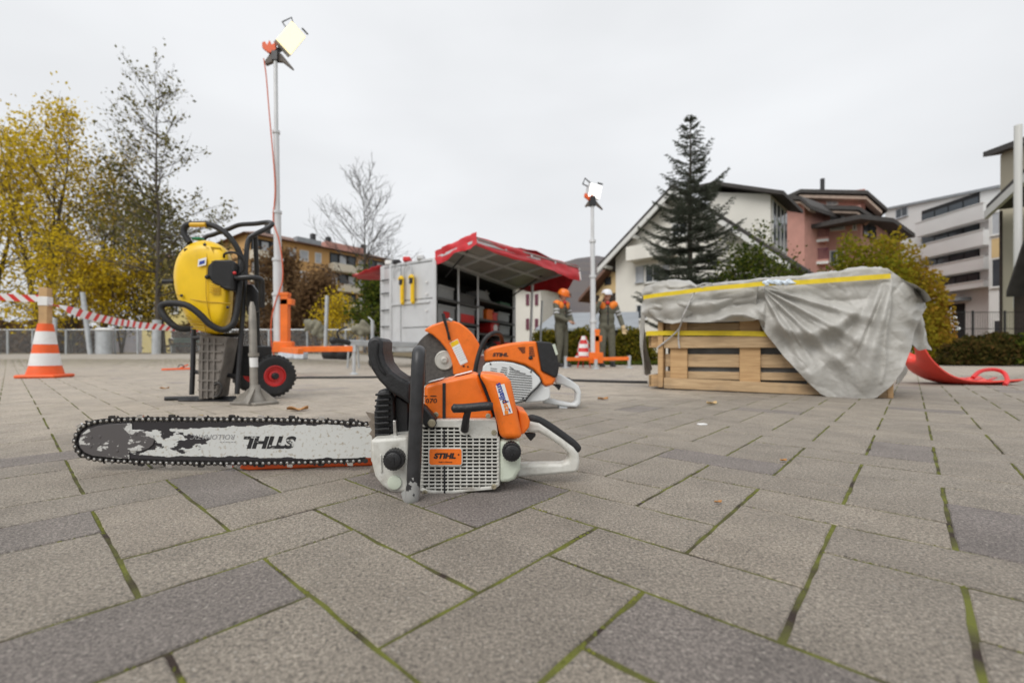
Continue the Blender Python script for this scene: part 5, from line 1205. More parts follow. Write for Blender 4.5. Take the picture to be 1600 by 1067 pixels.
crate(.30, .40, .43, .50, M['orange_soft'], None, 'flat orange case on the trailer floor', .02)
crate(.68, .78, .43, .56, M['red'], None, 'low red case on the trailer floor', .03)
for q, (u, z) in enumerate(((.55, .5),)):
    o = MB().tube(arc(os_(u, z + .06, .12), .13, 0, 2 * PI, 18, side, Vector((0, 0, 1)))[:-1], .04, 8, closed=True).build('hose_coil', M['black_rubber']); tag(o, 'coiled black hose on the trailer floor', 'hose')
mb = MB(); pz = os_(.62, 1.66, .2); mb.lathe([(.14, 0), (.10, .05), (.03, .22), (.02, .3)], pz, None, 16); tag(mb.build('funnel', M['galv']), 'grey metal funnel standing on the upper trailer shelf', 'funnel')
mb = MB(); mb.prism([os_(.78, 1.63, .1), os_(.95, 1.63, .1), os_(.95, 1.73, .1), os_(.78, 1.73, .1)], back * .2); tag(mb.build('tool_case', mat('green_case', (.03, .12, .06), .5)), 'flat dark green case on the upper trailer shelf', 'case')
# raised flap with red awning
D_ = P(745, 374, 8.5); C_ = P(905, 419, 12.0); A_ = V3(TA, zt + .05); B_ = V3(TA + side * SL, zt + .05)
mb = MB(); nF = (B_ - A_).cross(D_ - A_).normalized()
if nF.z < 0: nF = -nF
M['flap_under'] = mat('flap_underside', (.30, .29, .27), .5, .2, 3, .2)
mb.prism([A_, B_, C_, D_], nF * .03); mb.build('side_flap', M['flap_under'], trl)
mb = MB()
for u in (0, .22, .45, .7, 1): mb.bar(A_.lerp(B_, u) - nF * .03, D_.lerp(C_, u) - nF * .03, .05, .05)
for v in (.03, .5, .97): mb.bar(A_.lerp(D_, v) - nF * .04, B_.lerp(C_, v) - nF * .04, .05, .05)
mb.build('flap_frame', M['alu'], trl, smooth=0)
for u in (.08, .9):
    mb = MB(); mb.tube([A_.lerp(B_, u) - Vector((0, 0, .35)), A_.lerp(B_, u).lerp(D_.lerp(C_, u), .55)], .02, 8); mb.build('gas_strut', M['black_paint'], trl)
M['red_cloth'] = mat('red_tarpaulin', (.58, .025, .035), .45, 0, 4, .15, .5, 14)
def cloth(quad, name, n=14, m_=10, amp=.05, seed=0, parent=trl):
    a, b, c, d = quad; vs = []; nn = (b - a).cross(d - a).normalized()
    for i in range(n + 1):
        for j in range(m_ + 1):
            u, v = i / n, j / m_; p = a.lerp(b, u).lerp(d.lerp(c, u), v)
            e = min(1, 4 * min(u, 1 - u) + .35)
            vs.append(p + nn * amp * (mnoise.noise(Vector((u * 5 + seed, v * 3, seed))) + .5 * ridged(Vector((u * 7, v * 4 + seed, 1)))) + Vector((0, 0, -amp * .6 * math.sin(u * PI * 3) * v)))
    fs = [(i * (m_ + 1) + j, i * (m_ + 1) + j + 1, (i + 1) * (m_ + 1) + j + 1, (i + 1) * (m_ + 1) + j) for i in range(n) for j in range(m_)]
    mb = MB(); mb.add(vs, fs); o = mb.build(name, M['red_cloth'], parent, smooth=2, fix=False); md = o.modifiers.new('s', 'SOLIDIFY'); md.thickness = .008; return o
up_ = Vector((0, 0, 1))
cloth([D_ + nF * .06, C_ + nF * .06, C_ - up_ * .34 + outn * .05, D_ - up_ * .12 + outn * .02], 'awning_valance', 24, 6, .05, 1)
cloth([A_ + nF * .12 - side * .05, D_ + nF * .14 - side * .02, D_ - nF * .10 - side * .06, A_ - nF * .16 - side * .05], 'awning_edge', 14, 5, .05, 4)
cloth([A_ + nF * .06, B_ + nF * .06, C_ + nF * .08, D_ + nF * .08], 'awning_top', 20, 10, .06, 7)
tip = P(884, 457, 12.3)
cloth([B_ + Vector((0, 0, -.02)), C_ - up_ * .05, tip, B_ - up_ * .12 + outn * .3], 'awning_side', 12, 8, .05, 9)
mb = MB(); mb.tube([C_ - up_ * .1, C_ - up_ * .32 + outn * .03], .03, 8); mb.build('toggle', M['white'], trl)
mb = MB(); mb.tube([Vector((P(828, 0, 12.2).x, 12.2, gz(0, 12))), P(832, 445, 12.2)], .035, 8); mb.build('awning_pole', M['alu'], trl)
mb = MB(); mb.tube([Vector((P(843, 0, 13.2).x, 13.2, gz(0, 12))), P(847, 470, 13.2)], .03, 8); mb.build('awning_pole', M['galv'], trl)
# far flap of the other side
E1 = V3(TL, zt + .02); E2 = V3(TL + side * SL * .6, zt + .02); F1 = P(552, 431, 9.9); F2 = P(560, 434, 11.4)
cloth([E1 - side * .1, E2, F2, F1], 'far_awning', 14, 8, .07, 13)
# drawbar, jockey wheel, wheel
mb = MB(); hz = P(556, 535, 9.6)
for s_ in (-.45, .45): mb.bar(V3(TA + back * BW * .5 + back * s_, .42), V3(TA + back * BW * .5 - side * 1.9, .44), .09, .11)
mb.build('drawbar', M['galv'], trl, bevel=.01)
hit = V3(TA + back * BW * .5 - side * 1.9, .44)
mb = MB(); mb.tube([hit, hit - side * .35 + Vector((0, 0, .04))], .05, 10); mb.ell(hit - side * .4 + Vector((0, 0, .03)), (.07, .07, .07)); mb.tube(smooth_path([hit - side * .2, hit - side * .3 + Vector((0, 0, .18)), hit - side * .05 + Vector((0, 0, .28))], 4), .018, 8); mb.build('coupling', M['black_plastic'], trl)
jw = V3(TA + back * BW * .5 - side * 1.1 + back * .12, 0); jw.z = gz(jw.x, jw.y)
mb = MB(); mb.tube([jw + Vector((0, 0, .2)), jw + Vector((0, 0, .95))], .032, 12); mb.tube([jw + Vector((0, 0, .95)), jw + Vector((0, 0, 1.02)) + back * .12], .012, 8); mb.build('jockey_stand', M['galv'], trl)
Rj = Vector((.35, -.93, 0)).normalized().to_track_quat('Z', 'Y').to_matrix(); jc = jw + Vector((.06, -.05, .125))
mb = MB(); mb.lathe([(.07, -.03), (.11, -.035), (.125, -.012), (.125, .012), (.11, .035), (.07, .03), (.07, -.03)], jc, Rj, 26, caps=False); jt = mb.build('jockey_wheel', M['black_rubber'], trl)
mb = MB(); mb.lathe([(.071, -.02), (.071, .03), (.03, .036)], jc, Rj, 20); mb.build('rim', M['white'], jt)
mb = MB(); mb.bar(jc + Vector((0, -.05, 0)), jw + Vector((0, -.02, .26)), .05, .012, up=(0, 1, 0)); mb.build('fork', M['galv'], trl)
for u in (.45, .62):
    for d in (.04, BW - .1):
        wcn = V3(TA + side * SL * u + back * d, gz(0, 11) + .31); Rt = outn.to_track_quat('Z', 'Y').to_matrix()
        mb = MB(); mb.lathe([(.17, -.08), (.28, -.09), (.31, -.04), (.31, .04), (.28, .09), (.17, .08), (.17, -.08)], wcn, Rt, 28, caps=False); w_o = mb.build('wheel', M['black_rubber'], trl)
        mb = MB(); mb.lathe([(.172, -.06), (.172, .06), (.08, .08)], wcn, Rt, 20); mb.build('rim', M['galv'], w_o)
# ---------------------------------------------------------------- things lying around
cb = smooth_path([G(432, 592), G(480, 591.5), G(560, 591), G(640, 590), G(720, 592), G(860, 595), G(960, 598), G(1012, 599)], 8)
for p in cb: p.z += .012
mb = MB(); mb.tube(cb, .012, 8); tag(mb.build('cable', M['black_rubber']), 'black cable lying across the paving behind the machines', 'cable')
bag = thing('tool_bag', G(527, 561), 'black tool bag on the ground by the fence behind the light mast', 'bag')
c = G(527, 561); mb = MB(); k = c.y / F
for dx, dz, r in ((-10, 8, 15), (8, 8, 15), (0, 14, 13)): mb.ell(c + Vector((dx * k, 0, dz * k)), (r * k, .2, 12 * k), n=14)
bo = mb.build('body', M['black_rubber'], bag); md = bo.modifiers.new('r', 'REMESH'); md.mode = 'VOXEL'; md.voxel_size = .03; md.use_smooth_shade = True
mb = MB(); mb.tube(arc(c + Vector((0, 0, 20 * k)), 9 * k, 0, PI, 10), .02, 8); mb.build('handle', M['black_rubber'], bag)
for i, (px, py, w, h_) in enumerate(((450, 560, 24, 14), (470, 561, 16, 10))):
    c = G(px, py); k = c.y / F; mb = MB(); mb.box(c + Vector((0, 0, h_ * k / 2)), (w * k, .35, h_ * k)); b_ = mb.build('bottle_pack', mat('shrink_wrap', (.62, .66, .72), .3, 0, 12, .2), None, bevel=.03); tag(b_, ('large' if i == 0 else 'small') + ' plastic wrapped pack of bottles on the ground behind the light mast', 'bottle pack')
c = G(276, 579); k = c.y / F
tl = thing('chain_clamp', c, 'flat orange steel tool lying on the paving behind the yellow breaker', 'tool')
mb = MB(); mb.bar(c + Vector((-22 * k, 0, .02)), c + Vector((22 * k, .02, .035)), .07, .03); mb.bar(c + Vector((4 * k, 0, .03)), c + Vector((16 * k, .03, .10)), .05, .02); mb.build('body', M['cone_orange'], tl, bevel=.006)
mb = MB(); mb.tube(arc(c + Vector((8 * k, -.02, .05)), .05, 0, PI, 8), .008, 6); mb.build('handle', M['black_paint'], tl)
# fallen leaves
M['leaf'] = mat('fallen_leaf', (.42, .20, .06), .7, 0, 30, .3); M['leaf2'] = mat('fallen_leaf_pale', (.60, .42, .20), .7, 0, 30, .3)
rl = random.Random(3)
for i, (px, py, s, hue, lab) in enumerate(((942, 625, .05, 0, 'curled orange brown leaf on the pavers behind the cut-off saw'), (1112, 632, .05, 1, 'curled pale yellow leaf on the pavers in front of the pallet crate'), (465, 642, .07, 0, 'long brown leaf on the pavers behind the chainsaw bar'), (1224, 722, .016, 0, 'tiny dry leaf on the dark paver to the right of the chainsaw'), (257, 608, .05, 0, 'brown leaf on the paving left of the breaker trolley'), (1122, 788, .012, 0, 'shrivelled brown leaf fragment on a joint in front of the chainsaw'))):
    c = G(px, py); mb = MB(); vs = []; n = 9; a0 = rl.uniform(0, 6)
    for q in range(n):
        u = q / (n - 1) - .5; w = .34 * math.cos(u * PI) * (1 + .25 * math.sin(q * 2.2)) * s
        for v in (-1, 0, 1):
            x, y = u * s * 1.3, v * w; vs.append(c + Vector((x * math.cos(a0 * .1) - y * .5, x * .3 + y, .004 + abs(v) * .22 * s * (.6 + .4 * math.sin(q)) + .25 * s * u * u)))
    fs = [(q * 3 + v, q * 3 + v + 1, (q + 1) * 3 + v + 1, (q + 1) * 3 + v) for q in range(n - 1) for v in range(2)]
    mb.add(vs, fs); o = mb.build('fallen_leaf', M['leaf2'] if hue else M['leaf'], smooth=2, fix=False); md = o.modifiers.new('s', 'SOLIDIFY'); md.thickness = .001; tag(o, lab, 'leaf', 'fallen leaves')
mb = MB(); c = G(1097, 664); mb.box(c + Vector((0, 0, .003)), (.032, .02, .006), Matrix.Rotation(.3, 3, 'Z')); tag(mb.build('paper_scrap', M['white'], None, bevel=.002), 'small white scrap of paper on the pavers', 'scrap')
# ---------------------------------------------------------------- people
M['skin'] = mat('skin', (.50, .28, .20), .5, 0, 20, .08); M['overall'] = mat('olive_overall', (.115, .112, .082), .85, 0, 14, .2, .4, 40)
M['hivis'] = mat('hivis_orange', (.85, .22, .02), .6); M['reflect'] = mat('reflective_grey', (.45, .46, .47), .4); M['glove'] = mat('leather_glove', (.55, .42, .24), .7)
M['helmet_o'] = mat('orange_helmet', (.80, .18, .015), .35); M['helmet_w'] = mat('white_helmet', (.74, .76, .80), .3); M['boot'] = mat('black_boot', (.02, .02, .022), .5); M['hair'] = mat('brown_hair', (.06, .04, .025), .8)
def remesh(o, v):
    md = o.modifiers.new('r', 'REMESH'); md.mode = 'VOXEL'; md.voxel_size = v; md.use_smooth_shade = True
    sm_ = o.modifiers.new('s', 'SMOOTH'); sm_.factor = .5; sm_.iterations = 2; return o
def hand(mb, w, d, side, curl=.6, s=1.0):
    """palm at wrist w, pointing along d; five fingers bent, thumb from the side of the palm"""
    d = d.normalized(); a = Vector((side, 0, 0)); a = (a - d * a.dot(d)).normalized(); n = d.cross(a).normalized()
    Rp = Matrix((a, d, n)).transposed()
    mb.ell(w + d * .05 * s, (.040 * s, .052 * s, .017 * s), Rp, 12)
    for k, (off, ln) in enumerate(((.030, .066), (.010, .075), (-.011, .070), (-.031, .054))):
        b = w + d * (.088 * s) + a * (off * s); m1 = b + (d * math.cos(curl * .6) + n * math.sin(curl * .6)) * ln * .5 * s; m2 = m1 + (d * math.cos(curl * 1.5) + n * math.sin(curl * 1.5)) * ln * .5 * s
        mb.tube([b - d * .02 * s, b, m1, m2], [.0095 * s, .0095 * s, .0088 * s, .0075 * s], 8)
    tb = w + d * .03 * s + a * .036 * s; mb.tube([tb - a * .015 * s, tb + (a * .7 + d * .5) * .03 * s, tb + (a * .5 + d * .9 + n * .4) * .06 * s], [.012 * s, .0105 * s, .0085 * s], 8)
def person(pos, rz, pose, label, helmet, gloves):
    R = Matrix.Rotation(rz, 3, 'Z'); V = lambda x, y, z: Vector((x, y, z))
    t = bpy.data.objects.new('person', None); COL.objects.link(t); t.location = pos; t.rotation_euler = (0, 0, rz); ORG[t.name] = Vector((0, 0, 0)); tag(t, label, 'person')
    sh = 1.44; hipz = .93
    J = pose
    head = J.get('head', V(0, -.02, 1.63)); hr = Matrix.Rotation(J.get('nod', 0), 3, 'X')
    body = MB()
    body.ell(head, (.077, .098, .118), hr, 18); body.ell(head + hr @ V(0, -.035, -.07), (.052, .055, .05), hr, 12)     # skull, jaw
    body.ell(head + hr @ V(0, -.101, -.008), (.013, .02, .022), hr, 8)                                                    # nose
    for s in (-1, 1): body.ell(head + hr @ V(s * .079, .005, -.01), (.012, .022, .032), hr, 8)
    body.tube([V(0, .01, 1.40), head + V(0, .02, -.06)], [.062, .054], 12)
    body.tube([V(0, 0, .95), V(0, 0, 1.15), V(0, 0, 1.38)], [.11, .11, .12], 12)
    for s in (-1, 1):
        e, w = J['elbow'][s], J['wrist'][s]; body.tube([V(s * .17, 0, sh - .03), e, w], [.042, .035, .026], 10); body.tube([V(s * .09, 0, .93), J['knee'][s], J['ankle'][s]], [.065, .048, .036], 10)
        if not gloves: hand(body, w, (w - e) if 'hd' not in J else J['hd'][s], s, J.get('curl', .6))
    bo = remesh(body.build('body', M['skin'], t), .009)
    for s in (-1, 1):
        mb = MB(); mb.ell(head + hr @ V(s * .030, -.092, .012), (.011, .008, .007), hr, 8); mb.build('eye', M['ink'], t)
    mb = MB(); mb.ell(head + hr @ V(0, -.088, -.055), (.022, .008, .006), hr, 8); mb.build('mouth', mat('lips', (.30, .10, .09), .5), t)
    mb = MB(); mb.ell(head + hr @ V(0, .022, .012), (.083, .092, .115), hr, 14); mb.build('hair', M['hair'], t)
    # clothes
    jk = MB(); jk.ell(V(0, 0, 1.30), (.20, .125, .17), None, 16); jk.ell(V(0, 0, 1.10), (.185, .13, .22), None, 16); jk.ell(V(0, .0, .93), (.19, .135, .14), None, 16); jk.tube([V(0, .01, 1.40), V(0, .0, 1.50)], [.10, .072], 14)
    jk.tube([V(-.15, 0, 1.415), V(.15, 0, 1.415)], .068, 12)
    for s in (-1, 1):
        e, w = J['elbow'][s], J['wrist'][s]; jk.tube([V(s * .185, 0, sh - .02), (V(s * .185, 0, sh) + e) / 2, e, (e + w) / 2, w], [.075, .066, .062, .056, .046], 12); jk.ell(e, .061, None, 10); jk.ell(V(s * .185, 0, sh - .03), (.078, .08, .075), None, 12)
    jo = remesh(jk.build('jacket', M['overall'], t), .014)
    tr_ = MB(); tr_.ell(V(0, 0, .92), (.175, .13, .14), None, 16)
    for s in (-1, 1):
        k, a = J['knee'][s], J['ankle'][s]; tr_.tube([V(s * .09, 0, .92), (V(s * .09, 0, .92) + k) / 2, k, (k + a) / 2, a + V(0, 0, .01)], [.10, .095, .078, .074, .070], 12)
    remesh(tr_.build('trousers', M['overall'], t), .014)
    for s in (-1, 1):
        a = J['ankle'][s]; mb = MB(); mb.tube([a + V(0, 0, .06), a + V(0, 0, -.02)], [.058, .056], 12); mb.ell(V(a.x, a.y - .055, .05), (.052, .135, .05), None, 14); mb.box(V(a.x, a.y - .055, .012), (.098, .27, .022)); remesh(mb.build('boot', M['boot'], t), .012)
        mb = MB(); mb.ell(V(s * .165, -.005, sh - .015), (.092, .094, .088), None, 14); mb.ell(V(s * .10, -.05, sh - .05), (.075, .09, .095), None, 12); remesh(mb.build('shoulder_panel', M['hivis'], t), .012)
        e, w = J['elbow'][s], J['wrist'][s]; u = V(s * .185, 0, sh - .02)
        for f in (.52, .78): mb = MB(); p0 = u.lerp(e, f - .07); p1 = u.lerp(e, f + .05); mb.tube([p0, p1], .0725, 14); mb.build('reflective_band', M['reflect'], t)
        if gloves: mb = MB(); hand(mb, w, (w - e) if 'hd' not in J else J['hd'][s], s, J.get('curl', .6), 1.18); mb.tube([w + (e - w).normalized() * .06, w + (w - e).normalized() * .03], [.052, .046], 12); remesh(mb.build('glove', M['glove'], t), .009)
    mb = MB(); mb.ell(V(0, -.10, 1.46), (.05, .03, .045), None, 10); mb.build('neckerchief', M['red'], t)
    mb = MB(); mb.bar(V(0, -.128, 1.38), V(0, -.140, .95), .02, .012, up=(0, 1, 0)); mb.build('zip', M['dark'], t)
    hp_ = hr @ V(0, .005, .045) + head; mb = MB(); prof = [(.128, -.035), (.128, -.01), (.122, .03), (.105, .07), (.07, .098), (.02, .108)]
    mb.lathe(prof, hp_, hr @ Matrix.Diagonal((.95, 1.1, 1)), 24); ho = mb.build('helmet', helmet, t)
    mb = MB(); vs = []
    for k in range(13):
        a = PI + PI * (k / 12) ; 
        for r in (.118, .118 + .045 * math.sin((a - PI))): vs.append(hp_ + hr @ V(.95 * r * math.cos(a), 1.1 * r * math.sin(a), -.03))
    mb.add(vs, [(2 * k, 2 * k + 1, 2 * k + 3, 2 * k + 2) for k in range(12)]); b_ = mb.build('brim', helmet, ho, smooth=0); b_.modifiers.new('s', 'SOLIDIFY').thickness = .006
    mb = MB()
    for s in (-1, 1): mb.tube([hp_ + hr @ V(s * .115, -.02, -.03), head + hr @ V(s * .075, -.03, -.08), head + hr @ V(0, -.055, -.118)], .006, 6)
    mb.build('chin_strap', M['ink'], ho)
    return t
V_ = lambda x, y, z: Vector((x, y, z))
p1 = Vector((P(877, 570, 10.3).x, 10.3, gz(2, 10.3))); p2 = Vector((P(948, 570, 10.4).x, 10.4, gz(3, 10.4)))
person(p1, .75, dict(elbow={-1: V_(-.25, -.06, 1.14), 1: V_(.25, -.06, 1.14)}, wrist={-1: V_(-.07, -.25, 1.03), 1: V_(.06, -.26, 1.00)}, hd={-1: V_(.6, -.5, -.25), 1: V_(-.6, -.5, -.25)}, curl=.9, knee={-1: V_(-.10, -.03, .50), 1: V_(.10, -.02, .50)}, ankle={-1: V_(-.12, .02, .09), 1: V_(.12, .0, .09)}, head=V_(.0, -.06, 1.62), nod=.35),
       'worker in olive overalls and orange helmet looking down at clasped hands', M['helmet_o'], False)
person(p2, -.05, dict(elbow={-1: V_(-.32, -.16, 1.22), 1: V_(.30, .02, 1.14)}, wrist={-1: V_(-.17, -.20, 1.53), 1: V_(.36, -.08, .88)}, hd={-1: V_(.35, -.1, .8), 1: V_(.1, -.15, -1)}, curl=1.0, knee={-1: V_(-.10, -.03, .50), 1: V_(.11, -.02, .50)}, ankle={-1: V_(-.11, .02, .09), 1: V_(.13, .0, .09)}),
       'worker in white helmet and olive overalls raising a gloved hand to the brim', M['helmet_w'], True)

# ---------------------------------------------------------------- trees, hedges
def leaf_mat(name, cols, trans=.45):
    m = bpy.data.materials.new(name); m.use_nodes = True; nt = m.node_tree; N = nt.nodes; L = nt.links; N.remove(N['Principled BSDF']); out = N['Material Output']
    a = N.new('ShaderNodeAttribute'); a.attribute_name = 'rnd'; r = N.new('ShaderNodeValToRGB'); e = r.color_ramp
    e.elements[0].color = (*cols[0], 1); e.elements[1].color = (*cols[-1], 1)
    for i, c in enumerate(cols[1:-1]): q = e.elements.new((i + 1) / (len(cols) - 1)); q.color = (*c, 1)
    L.new(a.outputs['Fac'], r.inputs['Fac'])
    d = N.new('ShaderNodeBsdfDiffuse'); t = N.new('ShaderNodeBsdfTranslucent'); mx = N.new('ShaderNodeMixShader'); mx.inputs['Fac'].default_value = trans
    L.new(r.outputs['Color'], d.inputs['Color']); L.new(r.outputs['Color'], t.inputs['Color']); L.new(d.outputs['BSDF'], mx.inputs[1]); L.new(t.outputs['BSDF'], mx.inputs[2]); L.new(mx.outputs['Shader'], out.inputs['Surface'])
    return m
RNG = np.random.default_rng(4)
def leaves(name, C, size, m, parent, elong=1.5, flat=0.0, kind=None, rnd=None):
    C = np.asarray(C, dtype=np.float64); n = len(C)
    u = RNG.normal(size=(n, 3)); u[:, 2] *= (1 - flat); u /= np.linalg.norm(u, axis=1)[:, None]
    w = RNG.normal(size=(n, 3)); v = np.cross(u, w); v /= np.linalg.norm(v, axis=1)[:, None]
    s = size * RNG.uniform(.6, 1.35, n)[:, None]
    off = np.array(ORG.get(parent.name, Vector((0, 0, 0)))) if parent is not None else 0
    c = C - off
    V = np.stack([c - u * s * elong * .5, c + v * s * .5, c + u * s * elong * .5, c - v * s * .5], 1).reshape(-1, 3)
    me = bpy.data.meshes.new(name); me.vertices.add(4 * n); me.vertices.foreach_set('co', V.ravel()); me.loops.add(4 * n); me.loops.foreach_set('vertex_index', np.arange(4 * n)); me.polygons.add(n); me.polygons.foreach_set('loop_start', np.arange(n) * 4)
    me.update(calc_edges=True); me.materials.append(m)
    at = me.attributes.new('rnd', 'FLOAT', 'FACE'); at.data.foreach_set('value', (RNG.random(n) if rnd is None else np.clip(rnd, 0, 1)).astype(np.float32))
    o = bpy.data.objects.new(name, me); COL.objects.link(o)
    if parent is not None: o.parent = parent; ORG[o.name] = ORG.get(parent.name, Vector((0, 0, 0)))
    if kind: o['kind'] = kind
    return o
M['bark'] = mat('bark', (.085, .070, .055), .9, 0, 8, .3); M['bark_grey'] = mat('bark_grey', (.085, .075, .07), .9, 0, 8, .25)
def grow(base, h, r0, prof, rnd, n_br=34, f0=.15, elev=(.5, 1.0), sub=7, stems=1, wob=.02, tw=.55, tr=1.0):
    """trunk(s) with limbs, sub-branches and twigs; returns mesh builder and twig points"""
    mb = MB(); tips = []
    for st in range(stems):
        az0 = rnd.uniform(0, 6.28); lean = 0 if stems == 1 else rnd.uniform(.05, .16)
        pts = []; hh = h * (1 if st == 0 else rnd.uniform(.75, .97))
        for i in range(9):
            f = i / 8; pts.append(base + Vector((math.cos(az0) * lean * hh * f + rnd.uniform(-1, 1) * wob * hh * f * .5, math.sin(az0) * lean * hh * f + rnd.uniform(-1, 1) * wob * hh * f * .5, hh * f)))
        tp = smooth_path(pts, 3); mb.tube(tp, [max(r0 * (1 - i / len(tp)) ** 1.1, .012) for i in range(len(tp))], 8)
        for b in range(n_br // stems):
            f = f0 + (1 - f0) * (b + rnd.random()) / (n_br // stems); p = tp[min(int(f * (len(tp) - 1)), len(tp) - 1)]
            L = prof(f) * rnd.uniform(.75, 1.15); az = rnd.uniform(0, 6.28); el = elev[0] + (elev[1] - elev[0]) * f + rnd.uniform(-.15, .15)
            d = Vector((math.cos(az) * math.cos(el), math.sin(az) * math.cos(el), math.sin(el))); q = [p]
            for i in range(5):
                d = (d + Vector((rnd.uniform(-1, 1), rnd.uniform(-1, 1), rnd.uniform(-.3, .8))) * .13).normalized(); q.append(q[-1] + d * L / 5)
            rb = max(.010, r0 * .28 * (1 - f) + .012); mb.tube(q, [rb * (1 - .8 * i / 5) for i in range(6)], 5, caps=False)
            for s in range(sub):
                i = rnd.randint(1, 5); c = q[i]; dd = (d + Vector((rnd.uniform(-1, 1), rnd.uniform(-1, 1), rnd.uniform(-.5, .8))) * .9).normalized(); l2 = L * tw * rnd.uniform(.4, 1) * (1.15 - i / 8)
                w = [c, c + dd * l2 * .5 + Vector((0, 0, .03 * l2)), c + dd * l2 + Vector((0, 0, .12 * l2))]; mb.tube(w, [.009 * tr, .007 * tr, .004 * tr], 3, caps=False); tips += w[1:]
                for z in range(3):
                    c2 = w[0].lerp(w[2], rnd.uniform(.3, 1)); d3 = (dd + Vector((rnd.uniform(-1, 1), rnd.uniform(-1, 1), rnd.uniform(-.6, .9)))).normalized(); e2 = c2 + d3 * l2 * .45; mb.tube([c2, e2], [.005 * tr, .003 * tr], 3, caps=False); tips += [c2.lerp(e2, .5), e2]
            tips.append(q[-1])
    return mb, tips
def spread(tips, n, sd_, keep=None):
    T = np.array([tuple(t) for t in tips]); i = RNG.integers(0, len(T), n); C = T[i] + RNG.normal(size=(n, 3)) * sd_
    if keep is not None: C = C[keep(C)]
    return C
def tree(px, Y, top_py, label, prof, m, nleaf, lsize, seed, bark='bark', stems=1, n_br=34, sub=7, f0=.15, elev=(.5, 1.0), r0=.16, cl=.22, keep=None, name='tree', group=None, tw=.55, tr=1.0):
    x = (px - CX) / F * Y; b = Vector((x, Y, gz(x, Y))); h = (HY - top_py) / F * Y + H - b.z; rnd = random.Random(seed)
    t = thing(name, b, label, 'tree', group); mb, tips = grow(b, h, r0, lambda f: prof(f) * h, rnd, n_br, f0, elev, sub, stems, tw=tw, tr=tr)
    mb.build('trunk', M[bark], t, smooth=1.5, fix=False)
    if nleaf: leaves('crown', spread(tips, nleaf, cl, keep), lsize, m, t)
    return t
LY = leaf_mat('yellow_leaves', [(.30, .22, .04), (.54, .40, .04), (.74, .54, .03), (.80, .60, .05)]); LYD = leaf_mat('ochre_leaves', [(.18, .15, .05), (.36, .27, .05), (.52, .37, .05)])
LG = leaf_mat('olive_leaves', [(.09, .09, .035), (.17, .16, .05), (.28, .23, .09)]); LB = leaf_mat('brown_leaves', [(.10, .06, .035), (.20, .125, .065), (.30, .19, .10)])
LGR = leaf_mat('green_leaves', [(.03, .05, .012), (.08, .11, .02), (.16, .17, .03)]); LMIX = leaf_mat('autumn_bush_leaves', [(.09, .13, .02), (.24, .23, .02), (.37, .26, .03), (.38, .18, .035)])
wide = lambda f: .30 * (1 - .55 * f) + .06; egg = lambda f: .26 * math.sin(PI * min(.97, .15 + .8 * f)) + .05
GT = 'autumn trees behind the wire fence'
tree(-25, 26, 212, 'broad yellow autumn tree behind the level barrier tape', egg, LY, 8000, .12, 1, stems=3, n_br=54, cl=.42, group=GT)
tree(70, 25, 190, 'tall yellow tree with many bare upper twigs behind the traffic cone', egg, LY, 9500, .12, 2, stems=4, n_br=66, cl=.42, group=GT, keep=lambda C: RNG.random(len(C)) > (C[:, 2] - 9) / 9)
tree(160, 27, 228, 'ochre tree behind the leaning metal post', egg, LYD, 8000, .12, 3, stems=3, n_br=60, cl=.45, group=GT, keep=lambda C: RNG.random(len(C)) > (C[:, 2] - 9) / 9)
tree(110, 21, 400, 'low bright yellow shrub right behind the wire fence', lambda f: .45 * (1 - .5 * f) + .1, LY, 5000, .09, 4, stems=4, n_br=30, cl=.3, r0=.06, group=GT)
tree(190, 22, 415, 'spreading yellow shrub near the leaning metal post', lambda f: .55 * (1 - .5 * f) + .1, LY, 4500, .09, 14, stems=3, n_br=26, cl=.3, r0=.06, group=GT)
tree(246, 20, 122, 'slender half bare tree with straight trunk behind the fence', lambda f: .31 * (1 - .75 * f) + .02, LG, 4200, .10, 5, n_br=64, sub=8, f0=.22, elev=(.15, .75), r0=.12, cl=.16, group=GT, keep=lambda C: RNG.random(len(C)) > (C[:, 2] - 4) / 11)
tree(255, 24, 330, 'olive brown tree behind the slender half bare tree', egg, LG, 5000, .11, 6, stems=2, n_br=36, cl=.4, group=GT)
tree(440, 34, 395, 'russet leaved tree in front of the apartment block, behind the light mast', egg, LB, 9000, .15, 7, stems=3, n_br=40, cl=.45)
tree(495, 30, 430, 'lower brown leaved tree beside the grey metal post', egg, LB, 7000, .15, 8, stems=3, n_br=30, cl=.4)
tree(345, 30, 420, 'brown olive tree behind the yellow breaker', egg, LB, 7000, .15, 18, stems=3, n_br=30, cl=.4)
tree(570, 27, 290, 'bare leafless tree behind the trailer', lambda f: .42 * (1 - .7 * f) + .04, None, 0, .1, 9, 'bark_grey', n_br=34, sub=8, f0=.28, elev=(.35, .95), r0=.11, tw=.75, tr=1.6)
tree(600, 19, 455, 'dark green bush beside the trailer end wall', lambda f: .5 * (1 - .6 * f) + .1, LGR, 7000, .09, 10, stems=3, n_br=30, cl=.25, r0=.05)
tree(522, 22, 478, 'small yellow leaved bush behind the fence near the trailer', lambda f: .5 * (1 - .5 * f) + .1, LY, 2500, .08, 20, stems=3, n_br=24, cl=.22, r0=.04)
tree(1180, 17, 412, 'light green shrub behind the tarpaulin, next to the spruce', lambda f: .42 * (1 - .45 * f) + .12, LGR, 7000, .08, 11, stems=4, n_br=34, cl=.25, r0=.05)
def bush_rnd(C, x0, x1): return (C[:, 0] - x0) / (x1 - x0) + RNG.normal(size=len(C)) * .13
